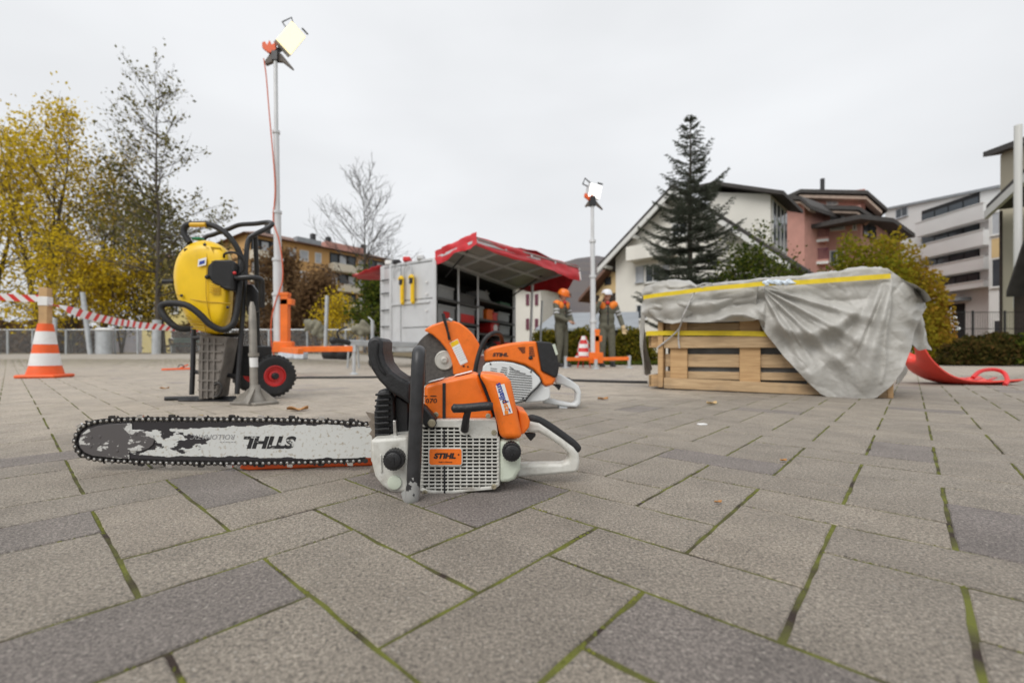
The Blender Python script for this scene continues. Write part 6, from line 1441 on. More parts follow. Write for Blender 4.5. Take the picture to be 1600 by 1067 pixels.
def bush(px, Y, top_py, wpx, label, m, n, ls, seed, grad=False, cat='bush', dep=1.0, z0=.05):
    x = (px - CX) / F * Y; b = Vector((x, Y, gz(x, Y))); h = (HY - top_py) / F * Y + H - b.z; w = wpx / 2 / F * Y; t = thing('bush', b, label, cat); rnd = random.Random(seed)
    mb = MB(); C = []
    for k in range(60):
        a = rnd.uniform(0, 6.28); rr = math.sqrt(rnd.random()); ex = Vector((math.cos(a) * rr * w, math.sin(a) * rr * dep, 0)); top = h * math.sqrt(max(.08, 1 - rr * rr)) * rnd.uniform(.8, 1.05)
        q = [b + ex * .15, b + ex * .6 + Vector((0, 0, top * .5)), b + ex + Vector((0, 0, top))]; mb.tube(q, [.02, .013, .004], 4, caps=False)
    mb.build('stems', M['bark'], t, smooth=1.5, fix=False)
    U = RNG.normal(size=(n, 3)); U /= np.linalg.norm(U, axis=1)[:, None]; U[:, 2] = np.abs(U[:, 2]); rad = RNG.uniform(.45, 1.0, n) ** .5
    lump = np.array([1 + .20 * mnoise.noise(Vector(u) * 2.6 + Vector((seed, 0, 0))) + .10 * mnoise.noise(Vector(u) * 7) for u in U])
    C = U * (rad * lump)[:, None] * np.array([w, dep, h * .97]) + np.array(b) + np.array([0, 0, z0])
    leaves('foliage', C, ls, m, t, rnd=bush_rnd(C, b.x - w, b.x + w) if grad else None); return t
bush(1372, 14.5, 374, 186, 'large rounded bush turning from green to orange behind the tarpaulin', LMIX, 26000, .075, 3, True, dep=1.8)
bush(1545, 11.5, 525, 150, 'low dark hedge bush beside the red sled', leaf_mat('hedge_dark', [(.03, .035, .012), (.08, .075, .02), (.14, .08, .03)]), 12000, .05, 5, dep=.7)
bush(1640, 11.0, 515, 120, 'green hedge bush at the corner by the dark shed', LGR, 8000, .05, 6, dep=.7)
HG = leaf_mat('hedge_yellow_green', [(.06, .07, .012), (.16, .15, .02), (.30, .22, .03)])
bush(855, 15.5, 515, 70, 'yellow green hedge section behind the worker in the orange helmet', HG, 6000, .06, 7, dep=.6)
bush(910, 15.5, 512, 80, 'yellow green hedge section behind the second light mast', HG, 6000, .06, 8, dep=.6)
bush(985, 15.5, 514, 80, 'yellow green hedge section behind the worker in the white helmet', HG, 6000, .06, 9, dep=.6)
for px, w, lab, sd_ in ((-20, 150, 'dense brown shrubs under the broad yellow tree', 21), (90, 130, 'dense brown shrubs behind the traffic cone', 22), (330, 120, 'dense brown shrubs behind the yellow breaker', 23), (430, 110, 'dense brown shrubs behind the light mast', 24)):
    bush(px, 30, 492, w, lab, LB, 5000, .16, sd_, dep=1.5)
# spruce
def spruce(px, Y, top_py, wpx, label):
    x = (px - CX) / F * Y; b = Vector((x, Y, gz(x, Y))); h = (HY - top_py) / F * Y + H - b.z; R0 = wpx / 2 / F * Y; t = thing('spruce_tree', b, label, 'tree'); rnd = random.Random(12)
    mb = MB(); mb.tube([b, b + Vector((0, 0, h * .5)), b + Vector((.03, 0, h))], [.17, .10, .012], 8); C = []; U = []
    z = h * .10
    while z < h * .985:
        f = z / h; n = 6 if f < .75 else 5
        for k in range(n):
            az = 2 * PI * (k + rnd.random()) / n; L = R0 * (min(1, (1 - f) / .66) ** .95) * rnd.uniform(.45, 1.22) + .06; d = Vector((math.cos(az), math.sin(az), 0)); el = -.10 + .75 * f
            q = [b + Vector((0, 0, z)) + d * (L * s) + Vector((0, 0, L * (math.tan(el) * s - .30 * s + .42 * s * s))) for s in (0, .33, .66, 1)]; mb.tube(q, [.022, .016, .010, .004], 4, caps=False)
            side_ = Vector((-d.y, d.x, 0)); nn = max(4, int(L / .11))
            for i in range(1, nn + 1):
                s = i / nn; j = min(int(s * 3), 2); p = q[j].lerp(q[j + 1], s * 3 - j) 
                for sg in (-1, 1):
                    l2 = (L * .40 * (1.08 - s) + .10) * rnd.uniform(.7, 1.1); dd = (d * .75 + side_ * sg * .8 + Vector((0, 0, rnd.uniform(-.22, .16)))).normalized(); m = max(2, int(l2 / .055))
                    for w in range(m):
                        C.append(p + dd * (l2 * (w + .5) / m)); U.append(dd)
                C.append(p); U.append(d)
        z += h * .036 * (1.3 - .35 * f)
    mb.build('trunk', M['bark'], t, smooth=1.5, fix=False)
    C = np.array([tuple(c) for c in C]); U = np.array([tuple(u) for u in U]); C = np.repeat(C, 4, 0); U = np.repeat(U, 4, 0); n = len(C)
    w = RNG.normal(size=(n, 3)); u = U + .75 * w / np.linalg.norm(w, axis=1)[:, None]; u /= np.linalg.norm(u, axis=1)[:, None]; v = np.cross(u, RNG.normal(size=(n, 3))); v /= np.linalg.norm(v, axis=1)[:, None]
    c = C - np.array(b); V = np.stack([c - v * .016, c + u * .12, c + v * .016], 1).reshape(-1, 3)
    me = bpy.data.meshes.new('crown'); me.vertices.add(3 * n); me.vertices.foreach_set('co', V.ravel()); me.loops.add(3 * n); me.loops.foreach_set('vertex_index', np.arange(3 * n)); me.polygons.add(n); me.polygons.foreach_set('loop_start', np.arange(n) * 3); me.update(calc_edges=True)
    me.materials.append(leaf_mat('spruce_needles', [(.035, .042, .03), (.085, .095, .07), (.16, .175, .14)], .2)); at = me.attributes.new('rnd', 'FLOAT', 'FACE'); at.data.foreach_set('value', RNG.random(n).astype(np.float32))
    o = bpy.data.objects.new('crown', me); COL.objects.link(o); o.parent = t
spruce(1078, 20, 181, 178, 'tall grey green spruce in front of the white gabled house')
# ---------------------------------------------------------------- wire fence and posts on the left, lawn on the right
def strip(name, poly, m, dz):
    mb = MB(); mb.add([Vector((x, y, gz(x, y) + dz)) for x, y in poly], [tuple(range(len(poly)))]); return tag(mb.build(name, m, smooth=0), kind='structure')
mb = MB(); xsl = [-60 + 2 * k for k in range(61)]; vs = [(x, y, gz(x, y) + (.012 if y < 20 else .03)) for y in (19.2, 20.5, 24, 32, 60, 120) for x in xsl]; nx = len(xsl)
mb.add(vs, [(j * nx + i, j * nx + i + 1, (j + 1) * nx + i + 1, (j + 1) * nx + i) for j in range(5) for i in range(nx - 1)]); tag(mb.build('garden_ground', M['soil'], smooth=1, fix=False), kind='structure')
mb = MB(); xsl = [0 + 1.0 * k for k in range(60)]; vs = [(x, y, gz(x, y) + .02) for y in (12.0 , 12.6, 14, 17, 24, 40, 100) for x in xsl]; nx = len(xsl)
mb.add(vs, [(j * nx + i, j * nx + i + 1, (j + 1) * nx + i + 1, (j + 1) * nx + i) for j in range(6) for i in range(nx - 1)]); tag(mb.build('lawn', M['grass'], smooth=1, fix=False), kind='structure')
gb = []
for k in range(9000):
    y = 12.0 + 3.0 * random.random() ** 1.5; x = random.uniform(.5, 16); gb.append((x, y, gz(x, y) + .04))
go = leaves('grass_blades', gb, .05, LGR, None, elong=2, kind='stuff'); tag(go, 'short green grass along the edge of the paved plaza', 'grass')
fen = thing('wire_fence', (-10, 19, .196), 'low grey wire mesh fence along the left edge of the plaza', 'fence')
YF_ = 19.0; xs_f = [(px - CX) / F * YF_ for px in (-90, -40, 12, 51, 86, 103, 150, 180, 215, 240, 300, 360, 420, 480, 540, 600)]
zt_ = .196 + 1.02
for x in xs_f:
    mb = MB(); mb.tube([(x, YF_, gz(x, YF_) - .02), (x, YF_, zt_ + .02 if x < -9 else zt_ - .02)], .038, 8); mb.build('post', M['galv'], fen)
for i in range(len(xs_f) - 1):
    mb = MB(); mb.tube([(xs_f[i], YF_, zt_), (xs_f[i + 1], YF_, zt_)], .026, 6); mb.build('rail', M['galv'], fen)
mb = MB(); x0, x1 = xs_f[0], xs_f[-1]; st = .12; n = int((x1 - x0 + 1) / st)
for k in range(-9, n):
    for s in (-1, 1):
        xa = x0 + k * st; a = Vector((xa if s > 0 else xa + 1.0, YF_, .2)); b = Vector((xa + 1.0 if s > 0 else xa, YF_, zt_))
        if a.x < x0 or b.x > x1 or b.x < x0 or a.x > x1: continue
        mb.bar(a, b, .006)
me_o = mb.build('wire_mesh', M['galv'], fen, smooth=0, fix=False); tag(me_o, kind='stuff')
for px0, px1, y0, y1, Y, r, lab in ((141, 129, 553, 457, 18.7, .09, 'leaning round metal post at the wire fence'), (508, 511, 545, 462, 17, .07, 'upright grey metal post between the light mast and the trailer'), (244, 245, 553, 500, 18.8, .16, 'thick grey post at the foot of the half bare tree'), (85, 86, 552, 497, 18.8, .08, 'short grey post behind the traffic cone')):
    mb = MB(); a = P(px0, y0, Y); a.z = gz(a.x, Y) - .02; mb.tube([a, P(px1, y1, Y)], r, 12); tag(mb.build('metal_post', M['galv'], smooth=.6), lab, 'post')
c = P(163, 553, 18.6); c.z = gz(c.x, 18.6); bn = thing('litter_bin', c, 'round silver litter bin in front of the wire fence', 'litter bin')
mb = MB(); mb.lathe([(.27, 0), (.27, .95), (.25, .96)], c, None, 20); mb.build('drum', M['galv'], bn)
mb = MB(); mb.lathe([(.31, .96), (.33, 1.0), (.27, 1.05), (.1, 1.08)], c, None, 20); mb.build('lid', M['white'], bn)
for px, Y, lab in ((488, 18.5, 'olive canvas bundle hung over the fence behind the light mast'), (566, 14.5, 'olive canvas bundle beside the trailer drawbar')):
    c = P(px, 512, Y); k = Y / F; mb = MB(); rr = random.Random(px)
    for q in range(22): mb.ell(c + Vector((rr.gauss(0, 6.5) * k, rr.uniform(-.08, .08), rr.gauss(-1, 5.5) * k)), (rr.uniform(3, 7) * k, .1, rr.uniform(3, 9) * k), Matrix.Rotation(rr.uniform(-1, 1), 3, 'Y'), 10)
    o = remesh(mb.build('canvas_bundle', mat('olive_canvas', (.20, .19, .14), .9, 0, 5, .25), None), .04); tag(o, lab, 'canvas bundle')
bar_ = thing('barrier_trestle', G(556, 580), 'white topped orange barrier end standing left of the trailer drawbar', 'barrier'); c = Vector((P(552, 0, 9.0).x, 9.0, gz(0, 9.0)))
mb = MB(); k = 9.0 / F; mb.box(c + Vector((0, 0, 38 * k)), (24 * k, .12, 8 * k)); mb.build('top_board', M['white'], bar_, bevel=.01)
for s in (-1, 1):
    mb = MB(); mb.tube([c + Vector((s * 9 * k, 0, 0)), c + Vector((s * 7 * k, 0, 36 * k))], .02, 8); mb.build('leg', M['galv'], bar_)
bn2 = thing('park_bench', P(290, 545, 26), 'green park bench beyond the wire fence', 'bench'); c = P(290, 0, 26); c.z = gz(c.x, 26)
for q, (dz, dy) in enumerate(((.45, 0), (.45, .12), (.45, .24), (.7, .32), (.85, .34))):
    mb = MB(); mb.box((c.x, 26 + dy, c.z + dz), (1.8, .1, .04) if q < 3 else (1.8, .04, .1)); mb.build('slat', mat('bench_green', (.06, .12, .08), .6) if q == 0 else bpy.data.materials['bench_green'], bn2)
for s in (-.8, .8):
    mb = MB(); mb.box((c.x + s, 26.12, c.z + .22), (.06, .35, .44)); mb.build('leg', M['galv'], bn2)
# ---------------------------------------------------------------- buildings
M['wall_white'] = mat('white_render', (.74, .72, .66), .85, 0, .6, .06); M['wall_pink'] = mat('pink_shingle', (.50, .26, .215), .85, 0, 1.5, .08)
M['wall_grey'] = mat('grey_render', (.68, .68, .67), .85, 0, .4, .05); M['wall_cream'] = mat('cream_render', (.62, .46, .24), .85, 0, .6, .06); M['wall_beige'] = mat('beige_render', (.47, .43, .33), .85, 0, .6, .06)
M['wall_ochre'] = mat('ochre_render', (.56, .33, .13), .85, 0, .5, .08); M['roof_dark'] = mat('dark_roof', (.055, .05, .047), .8, 0, 3, .25); M['roof_brown'] = mat('brown_tiles', (.17, .095, .07), .85, 0, 2, .2)
M['trim_white'] = mat('white_trim', (.66, .66, .64), .6); M['soffit'] = mat('timber_soffit', (.40, .31, .25), .8, 0, 3, .2); M['timber_dark'] = mat('dark_timber', (.035, .024, .018), .8, 0, 5, .3)
M['balc'] = mat('balcony_cream', (.60, .55, .45), .8, 0, 1, .06); M['purple'] = mat('plum_railing', (.16, .045, .075), .6); M['shade'] = mat('window_blind', (.42, .44, .47), .5, 0, 2, .1); M['roof_grey'] = mat('grey_fibre_roof', (.27, .29, .31), .8, 0, 2, .1)
class Bld:
    """local frame on a vertical facade plane: u along it, w back from it, z up"""
    def __init__(s, name, pxa, Ya, pxb, Yb, label):
        s.A = Vector(((pxa - CX) / F * Ya, Ya, 0)); s.B = Vector(((pxb - CX) / F * Yb, Yb, 0)); s.t = (s.B - s.A).normalized(); s.n = Vector((-s.t.y, s.t.x, 0))
        c = (s.A + s.B) / 2
        if s.n.dot(c) < 0: s.n = -s.n
        s.z0 = min(gz(s.A.x, s.A.y), gz(s.B.x, s.B.y)) - .3; s.o = thing(name, (c.x, c.y, s.z0), label, 'building')
    def uz(s, px, py, w=0.0):
        off = s.n * w; p = WP(s.A + off, s.B + off, px, py); return (p - s.A - off).dot(s.t), p.z
    def P(s, u, w, z): return Vector((s.A.x + s.t.x * u + s.n.x * w, s.A.y + s.t.y * u + s.n.y * w, z))
    def prism(s, name, pts, w0, w1, m, parent=None, bevel=0):
        mb = MB(); mb.prism([s.P(u, w0, z) for u, z in pts], s.n * (w1 - w0)); return mb.build(name, M[m] if isinstance(m, str) else m, parent or s.o, bevel=bevel)
    def box(s, name, u0, u1, w0, w1, z0, z1, m, parent=None): return s.prism(name, [(u0, z0), (u1, z0), (u1, z1), (u0, z1)], w0, w1, m, parent)
    def win(s, px0, px1, y0, y1, w=0.0, frame='trim_white', glass='glass', fr=.09, mull=1, sill=True):
        u0, z1 = s.uz(px0, y0, w); u1, _ = s.uz(px1, y0, w); _, z0 = s.uz(px0, y1, w)
        if u1 < u0: u0, u1 = u1, u0
        f = MB()
        for a, b, c, d in ((u0, u1, z1 - fr, z1), (u0, u1, z0, z0 + fr), (u0, u0 + fr, z0 + fr, z1 - fr), (u1 - fr, u1, z0 + fr, z1 - fr)) + tuple(((u0 + (u1 - u0) * (k + 1) / (mull + 1) - fr / 3, u0 + (u1 - u0) * (k + 1) / (mull + 1) + fr / 3, z0 + fr, z1 - fr) for k in range(mull))):
            f.prism([s.P(a, w - .07, c), s.P(b, w - .07, c), s.P(b, w - .07, d), s.P(a, w - .07, d)], s.n * .075)
        wo = f.build('window', M[frame], s.o, smooth=0)
        g = MB(); g.prism([s.P(u0 + fr * .5, w - .03, z0 + fr * .5), s.P(u1 - fr * .5, w - .03, z0 + fr * .5), s.P(u1 - fr * .5, w - .03, z1 - fr * .5), s.P(u0 + fr * .5, w - .03, z1 - fr * .5)], s.n * .025); g.build('pane', M[glass], wo, smooth=0)
        if sill: m_ = MB(); m_.prism([s.P(u0 - .06, w - .16, z0 - .06), s.P(u1 + .06, w - .16, z0 - .06), s.P(u1 + .06, w - .16, z0), s.P(u0 - .06, w - .16, z0)], s.n * .155); m_.build('sill', M[frame], wo, smooth=0)
        return wo
    def slab(s, name, pts, th, w0, w1, m, parent=None):                    # roof slab along a px/plane line, thickness downwards
        return s.prism(name, [(u, z) for u, z in pts] + [(u, z - th) for u, z in reversed(pts)], w0, w1, m, parent)
# white gabled house
b = Bld('gabled_house', 955, 33, 1240, 25, 'white gabled house with grey roof edge and dormer behind the spruce'); L_ = (b.B - b.A).length
ul, zl = b.uz(962, 398); ua, za = b.uz(1060, 296); ur, zr = b.uz(1206, 388)
b.prism('wall', [(ul, b.z0), (ur, b.z0), (ur, zr), (ua, za - .25), (ul, zl)], 0, 11, 'wall_white')
el = b.uz(944, 416); er = b.uz(1240, 408); ap = (ua, za + .15)
rf = b.slab('roof', [el, ap], .26, -.9, 11.4, 'roof_dark'); b.slab('roof', [ap, er], .26, -.9, 11.4, 'roof_dark')
b.prism('verge_board', [(el[0], el[1] - .27), (ap[0], ap[1] - .27), (ap[0], ap[1] - .62), (el[0], el[1] - .62)], -.96, -.82, 'trim_white'); b.prism('verge_board', [(ap[0], ap[1] - .27), (er[0], er[1] - .27), (er[0], er[1] - .62), (ap[0], ap[1] - .62)], -.96, -.82, 'trim_white')
for f in (.12, .5, .9):
    for q in (el, er): c = (ap[0] + (q[0] - ap[0]) * f, ap[1] + (q[1] - ap[1]) * f - .55); b.box('purlin', c[0] - .1, c[0] + .1, -.85, .1, c[1] - .2, c[1], 'trim_white')
b.win(994, 1006, 417, 442, frame='shade', glass='shade', mull=0); b.win(1008, 1034, 415, 443); b.win(1036, 1046, 415, 442, frame='shade', glass='shade', mull=0)
b.win(994, 1012, 476, 500); b.win(1050, 1075, 350, 372); b.win(1150, 1172, 430, 455)
zb = b.uz(1020, 402)[1]; b.box('balcony', b.uz(990, 400)[0], b.uz(1060, 400)[0], -1.1, 0, zb - .2, zb + .75, 'wall_white')
# dormer on the right slope
u0, u1 = ua + (ur - ua) * .28, ur - .35; ztop = za - .15
b.prism('dormer', [(u0, ztop - .1), (u1, ztop - 1.1), (u1, zr), (u0, zr)], 1.2, 5.2, 'wall_white'); b.slab('dormer_roof', [(u0 - .8, ztop + .35), (u0 + .6, ztop + .28), (u1 + .8, ztop - 1.25)], .22, .6, 5.7, 'roof_dark')
for k in range(4):
    w0 = 1.5 + .9 * k; m_ = MB(); z1, z0 = ztop - 1.35, zr + .45
    m_.prism([b.P(u1 + .02, w0, z0), b.P(u1 + .02, w0 + .75, z0), b.P(u1 + .02, w0 + .75, z1), b.P(u1 + .02, w0, z1)], b.t * .05); wo = m_.build('window', M['trim_white'], b.o)
    m_ = MB(); m_.prism([b.P(u1 + .075, w0 + .10, z0 + .12), b.P(u1 + .075, w0 + .65, z0 + .12), b.P(u1 + .075, w0 + .65, z1 - .12), b.P(u1 + .075, w0 + .10, z1 - .12)], b.t * .01); m_.build('pane', M['glass'], wo)
# pink building
b = Bld('pink_building', 1176, 45, 1258, 41, 'pink shingled apartment house with stepped dark roofs behind the autumn bush')
u0, _ = b.uz(1190, 330); u1, z1 = b.uz(1257, 312)
b.prism('wall', [(u0, b.z0), (u1, b.z0), (u1, z1), (u0, b.uz(1190, 322)[1])], 0, 12, 'wall_pink')
b.slab('roof', [b.uz(1176, 326), b.uz(1206, 306), b.uz(1258, 309), b.uz(1276, 324)], .35, -1.0, 12, 'roof_dark')
b.slab('soffit', [(q[0], q[1] - .36) for q in (b.uz(1180, 325), b.uz(1206, 308), b.uz(1258, 311), b.uz(1272, 323))], .18, -.8, .3, 'soffit')
c2 = Bld('pink_building', 1257, 44, 1345, 42, 'pink upper wing with plum balcony railing and wide eaves')
u0, _ = c2.uz(1254, 400); u1, _ = c2.uz(1345, 400); z1 = c2.uz(1300, 326)[1]; c2.box('wall', u0, u1, 0, 10, c2.z0, z1, 'wall_pink'); c2.box('wall', c2.uz(1250, 300, 2.5)[0], c2.uz(1352, 300, 2.5)[0], 2.5, 10, z1, c2.uz(1300, 302, 2.5)[1], 'wall_pink')
c2.slab('roof', [c2.uz(1262, 322, -1), c2.uz(1340, 324, -1), c2.uz(1362, 338, -1)], .35, -1.4, 3.5, 'roof_dark'); c2.slab('soffit', [(q[0], q[1] - .36) for q in (c2.uz(1266, 323, -1), c2.uz(1338, 325, -1), c2.uz(1358, 338, -1))], .2, -1.2, .2, 'soffit')
c2.slab('roof', [c2.uz(1226, 308, 1.5), c2.uz(1250, 297, 1.5), c2.uz(1354, 299, 1.5), c2.uz(1385, 326, 1.5)], .35, 1.2, 11, 'roof_dark'); c2.slab('soffit', [(q[0], q[1] - .36) for q in (c2.uz(1232, 308, 1.5), c2.uz(1250, 299, 1.5), c2.uz(1353, 301, 1.5), c2.uz(1378, 324, 1.5))], .3, 1.4, 2.6, 'soffit')
q = c2.uz(1285, 299, 5); mb = MB(); mb.tube([c2.P(q[0], 5, q[1] - .5), c2.P(q[0], 5, q[1] + 1.3)], .2, 10); mb.build('chimney', M['black_paint'], c2.o)
c2.win(1297, 1320, 337, 361, glass='shade', mull=0); c2.win(1291, 1309, 311, 322, 2.5, glass='shade', mull=1); c2.win(1332, 1338, 338, 360, mull=0); c2.win(1262, 1276, 345, 366, frame='timber_dark', mull=0); c2.win(1262, 1290, 388, 410, frame='timber_dark', mull=1); c2.win(1296, 1318, 392, 415, mull=1)
for yb in (374, 408):
    ub, zb = c2.uz(1250, yb, -1.5); ue, _ = c2.uz(1294, yb, -1.5); sl_ = c2.box('balcony', ub, ue, -1.6, 0, zb - .5, zb, 'wall_pink'); c2.box('slab_edge', ub, ue, -1.68, -1.61, zb - .45, zb - .2, 'trim_white', sl_)
    rm = MB()
    for k in range(14): u = ub + (ue - ub) * k / 13; rm.bar(c2.P(u, -1.5, zb), c2.P(u, -1.5, zb + 1.0), .05)
    rm.bar(c2.P(ub, -1.5, zb + 1.0), c2.P(ue, -1.5, zb + 1.0), .08); rm.bar(c2.P(ue, -1.5, zb + 1.0), c2.P(ue, 0, zb + 1.0), .08); rm.build('railing', M['purple'], sl_, smooth=0)
c3 = Bld('pink_building', 1345, 42, 1425, 50, 'pink side wing with dark roof stepping down to the grey apartments')
u0, _ = c3.uz(1345, 400); u1, _ = c3.uz(1408, 400); z1 = c3.uz(1350, 342)[1]; c3.box('wall', u0, u1, 0, 8, c3.z0, z1, 'wall_pink'); c3.slab('roof', [c3.uz(1338, 336, -1), c3.uz(1390, 342, -1), c3.uz(1424, 366, -1)], .4, -1.3, 8, 'roof_dark')
c3.win(1348, 1368, 346, 368, frame='timber_dark'); c3.win(1388, 1402, 352, 368, frame='timber_dark', mull=0)
# grey-white apartments
g = Bld('apartment_block', 1378, 54, 1566, 41, 'pale grey modern apartment block with long dark balcony bands')
u0, _ = g.uz(1383, 330); u1, z1 = g.uz(1562, 291); zt1 = g.uz(1383, 326)[1]; zt = (z1 + zt1) / 2; g.prism('wall', [(u0, g.z0), (u1, g.z0), (u1, z1), (u0, zt1)], 0, 12, 'wall_grey'); g.slab('parapet', [(u0 - .2, zt1 + .05), (u1 + .2, z1 + .05)], .25, -.25, 12, 'roof_grey')
for (ya, yb, pa, pb, xl) in ((319, 333, 332, 359, 1441), (354, 373, 371, 397, 1441), (393, 412, 410, 432, 1446), (432, 446, 445, 458, 1462)):
    ua_, za_ = g.uz(1486, ya); _, zb_ = g.uz(1486, yb); ul_, _ = g.uz(xl, ya); ur_, _ = g.uz(1531, ya); _, pa_ = g.uz(1486, pa + 1, -1.2); _, pb_ = g.uz(1486, pb - 3, -1.2)
    rec = g.box('loggia', ul_, ur_, -.06, .02, zb_ - .6, za_ + .25, 'dark')
    for k in range(4): uu = ul_ + (ur_ - ul_) * (k + .06) / 4; pn = g.box('pane', uu, uu + (ur_ - ul_) * .225, -.10, -.065, zb_ - .4, za_ - .15, 'glass', rec)
    up = MB(); pl, pr = g.uz(xl - 9, ya, -1.2)[0], g.uz(1538, ya, -1.2)[0]; up.prism([g.P(pl, -1.3, pb_), g.P(pr, -1.3, pb_), g.P(pr, -1.3, pa_), g.P(pl, -1.3, pa_)], g.n * 1.29); bo = up.build('balcony', M['wall_grey'], g.o)
    g.box('coping', pl - .05, pr + .05, -1.36, -1.2, pa_, pa_ + .08, 'trim_white', bo)
g.win(1400, 1419, 328, 343, frame='shade', mull=1); g.win(1390, 1404, 372, 388, frame='shade'); g.win(1390, 1404, 410, 426, frame='shade')
gd_ = g.box('garage_opening', g.uz(1460, 480)[0], g.uz(1508, 480)[0], -.06, .02, g.z0, g.uz(1486, 476)[1], 'dark'); g.box('canopy', g.uz(1452, 470)[0], g.uz(1518, 470)[0], -1.2, 0, g.uz(1486, 473)[1], g.uz(1486, 468)[1], 'roof_grey')
by = Bld('stair_tower', 1538, 38.5, 1576, 37, 'narrow cream bay tower with tall white framed windows beside the apartments'); uu0, _ = by.uz(1545, 400); uu1, _ = by.uz(1578, 400); by.box('wall', uu0, uu1, 0, 6, by.z0, by.uz(1560, 326)[1], 'wall_grey')
by.box('panel', uu0 + .2, uu1 - .1, -.04, .02, by.uz(1560, 402)[1], by.uz(1560, 372)[1], 'wall_cream'); by.win(1549, 1564, 333, 369, mull=0, glass='shade'); by.win(1549, 1566, 405, 450, mull=0); by.win(1552, 1566, 500, 535, mull=0)
# beige house at the right edge
h_ = Bld('beige_house', 1552, 25, 1680, 19, 'beige house with dark eaves and white downpipe at the right edge'); u0, _ = h_.uz(1563, 300); u1, _ = h_.uz(1680, 300)
h_.box('wall', u0, u1, 0, 8, h_.z0, h_.uz(1570, 238)[1], 'wall_beige'); h_.slab('roof', [h_.uz(1556, 235), h_.uz(1600, 219), h_.uz(1680, 190)], .28, -.5, 8.5, 'roof_dark')
g0 = h_.uz(1541, 321, -2.8); g1 = h_.uz(1602, 262, -2.8); g2 = h_.uz(1660, 205, -2.8); h_.slab('gable_roof', [g0, g1, g2], .25, -2.8, .2, 'roof_dark'); h_.slab('verge_board', [(q[0], q[1] - .26) for q in (g0, g1, g2)], .34, -2.88, -2.74, 'trim_white'); h_.prism('wall', [(h_.uz(1562, 300, -2.2)[0], h_.z0), (u1, h_.z0), (u1, g2[1] - .5), (h_.uz(1562, 300, -2.2)[0], g0[1] + .1)], -2.2, 0, 'wall_beige')
mb = MB(); a = h_.uz(1591, 196, -3.5); c = h_.uz(1590, 482, -3.5); mb.tube([h_.P(a[0], -3.5, a[1]), h_.P(c[0], -3.5, c[1])], .11, 10); mb.build('downpipe', M['trim_white'], h_.o)
mb = MB(); a = h_.uz(1564, 330, -2.3); c = h_.uz(1564, 520, -2.3); mb.tube([h_.P(a[0], -2.3, a[1]), h_.P(c[0], -2.3, c[1])], .05, 8); mb.build('downpipe', M['timber_dark'], h_.o)
s_ = Bld('timber_shed', 1572, 16.5, 1690, 14, 'dark timber shed with steep roof at the right edge'); q0 = s_.uz(1572, 456, -.5); q1 = s_.uz(1600, 372, -.5); q2 = s_.uz(1625, 330, -.5); q3 = s_.uz(1690, 440, -.5)
s_.slab('roof', [q0, q1, q2, q3], .18, -.5, 5, 'roof_dark'); s_.prism('wall', [(s_.uz(1584, 500)[0], s_.z0), (s_.uz(1690, 500)[0], s_.z0), (q3[0], q3[1]), (q2[0], q2[1] - .2), (s_.uz(1584, 500)[0], s_.uz(1584, 418)[1])], 0, 4.5, 'timber_dark')
# chalet, low shed, house behind the trailer
c_ = Bld('small_house', 905, 56, 985, 50, 'small cream gabled house with dark timber base behind the workers'); ap = c_.uz(966, 408); lf = c_.uz(918, 462); rt = c_.uz(1010, 452)
c_.prism('wall', [(lf[0] + 1.0, c_.z0), (rt[0], c_.z0), (rt[0], lf[1]), (ap[0], ap[1] - .3), (lf[0] + 1.0, lf[1] - .2)], 0, 9, 'wall_cream'); c_.slab('roof', [(lf[0] - .4, lf[1] - .4), ap, (rt[0], rt[1])], .4, -1.2, 9.5, 'roof_brown'); c_.box('timber_base', lf[0] + .9, rt[0], -.1, -.005, c_.z0, c_.uz(945, 460)[1], 'timber_dark'); c_.win(945, 955, 434, 446, frame='timber_dark', sill=False)
l_ = Bld('low_shed', 826, 19.5, 1000, 18, 'low shed with pale grey roof behind the two workers'); e0 = l_.uz(836, 514, -.6); e1 = l_.uz(998, 511, -.6); r0_ = l_.uz(868, 489, 2); r1_ = l_.uz(998, 487, 2)
mb = MB(); mb.add([l_.P(e0[0], -.6, e0[1]), l_.P(e1[0], -.6, e1[1]), l_.P(r1_[0], 2, r1_[1]), l_.P(r0_[0], 2, r0_[1]), l_.P(e0[0], -.6, e0[1] - .1), l_.P(e1[0], -.6, e1[1] - .1), l_.P(r1_[0], 2, r1_[1] - .1), l_.P(r0_[0], 2, r0_[1] - .1)], [(0, 1, 2, 3), (7, 6, 5, 4), (0, 4, 5, 1), (1, 5, 6, 2), (2, 6, 7, 3), (3, 7, 4, 0)]); mb.build('roof', M['roof_grey'], l_.o, smooth=0); l_.box('wall', e0[0] + .4, e1[0], 1.2, 1.4, l_.z0, e0[1] + .3, 'timber_dark')
for px in (846, 905, 962): u, _ = l_.uz(px, 515, -.4); l_.box('post', u - .06, u + .06, -.46, -.34, l_.z0, e0[1] - .1, 'timber_dark')
w_ = Bld('white_house', 790, 31, 850, 30, 'white house with plum shutters seen past the trailer end'); ua, za = w_.uz(790, 445); ub, zb = w_.uz(845, 452); w_.box('wall', ua, ub, 0, 8, w_.z0, za, 'wall_white'); w_.slab('roof', [(ua - .5, za + .25), (ub + .5, za + .2)], .3, -.6, 8, 'roof_brown')
for x0, y0 in ((822, 460), (836, 460), (822, 498), (836, 498)): w_.win(x0, x0 + 5, y0, y0 + 17, frame='purple', glass='purple', mull=0, sill=False)
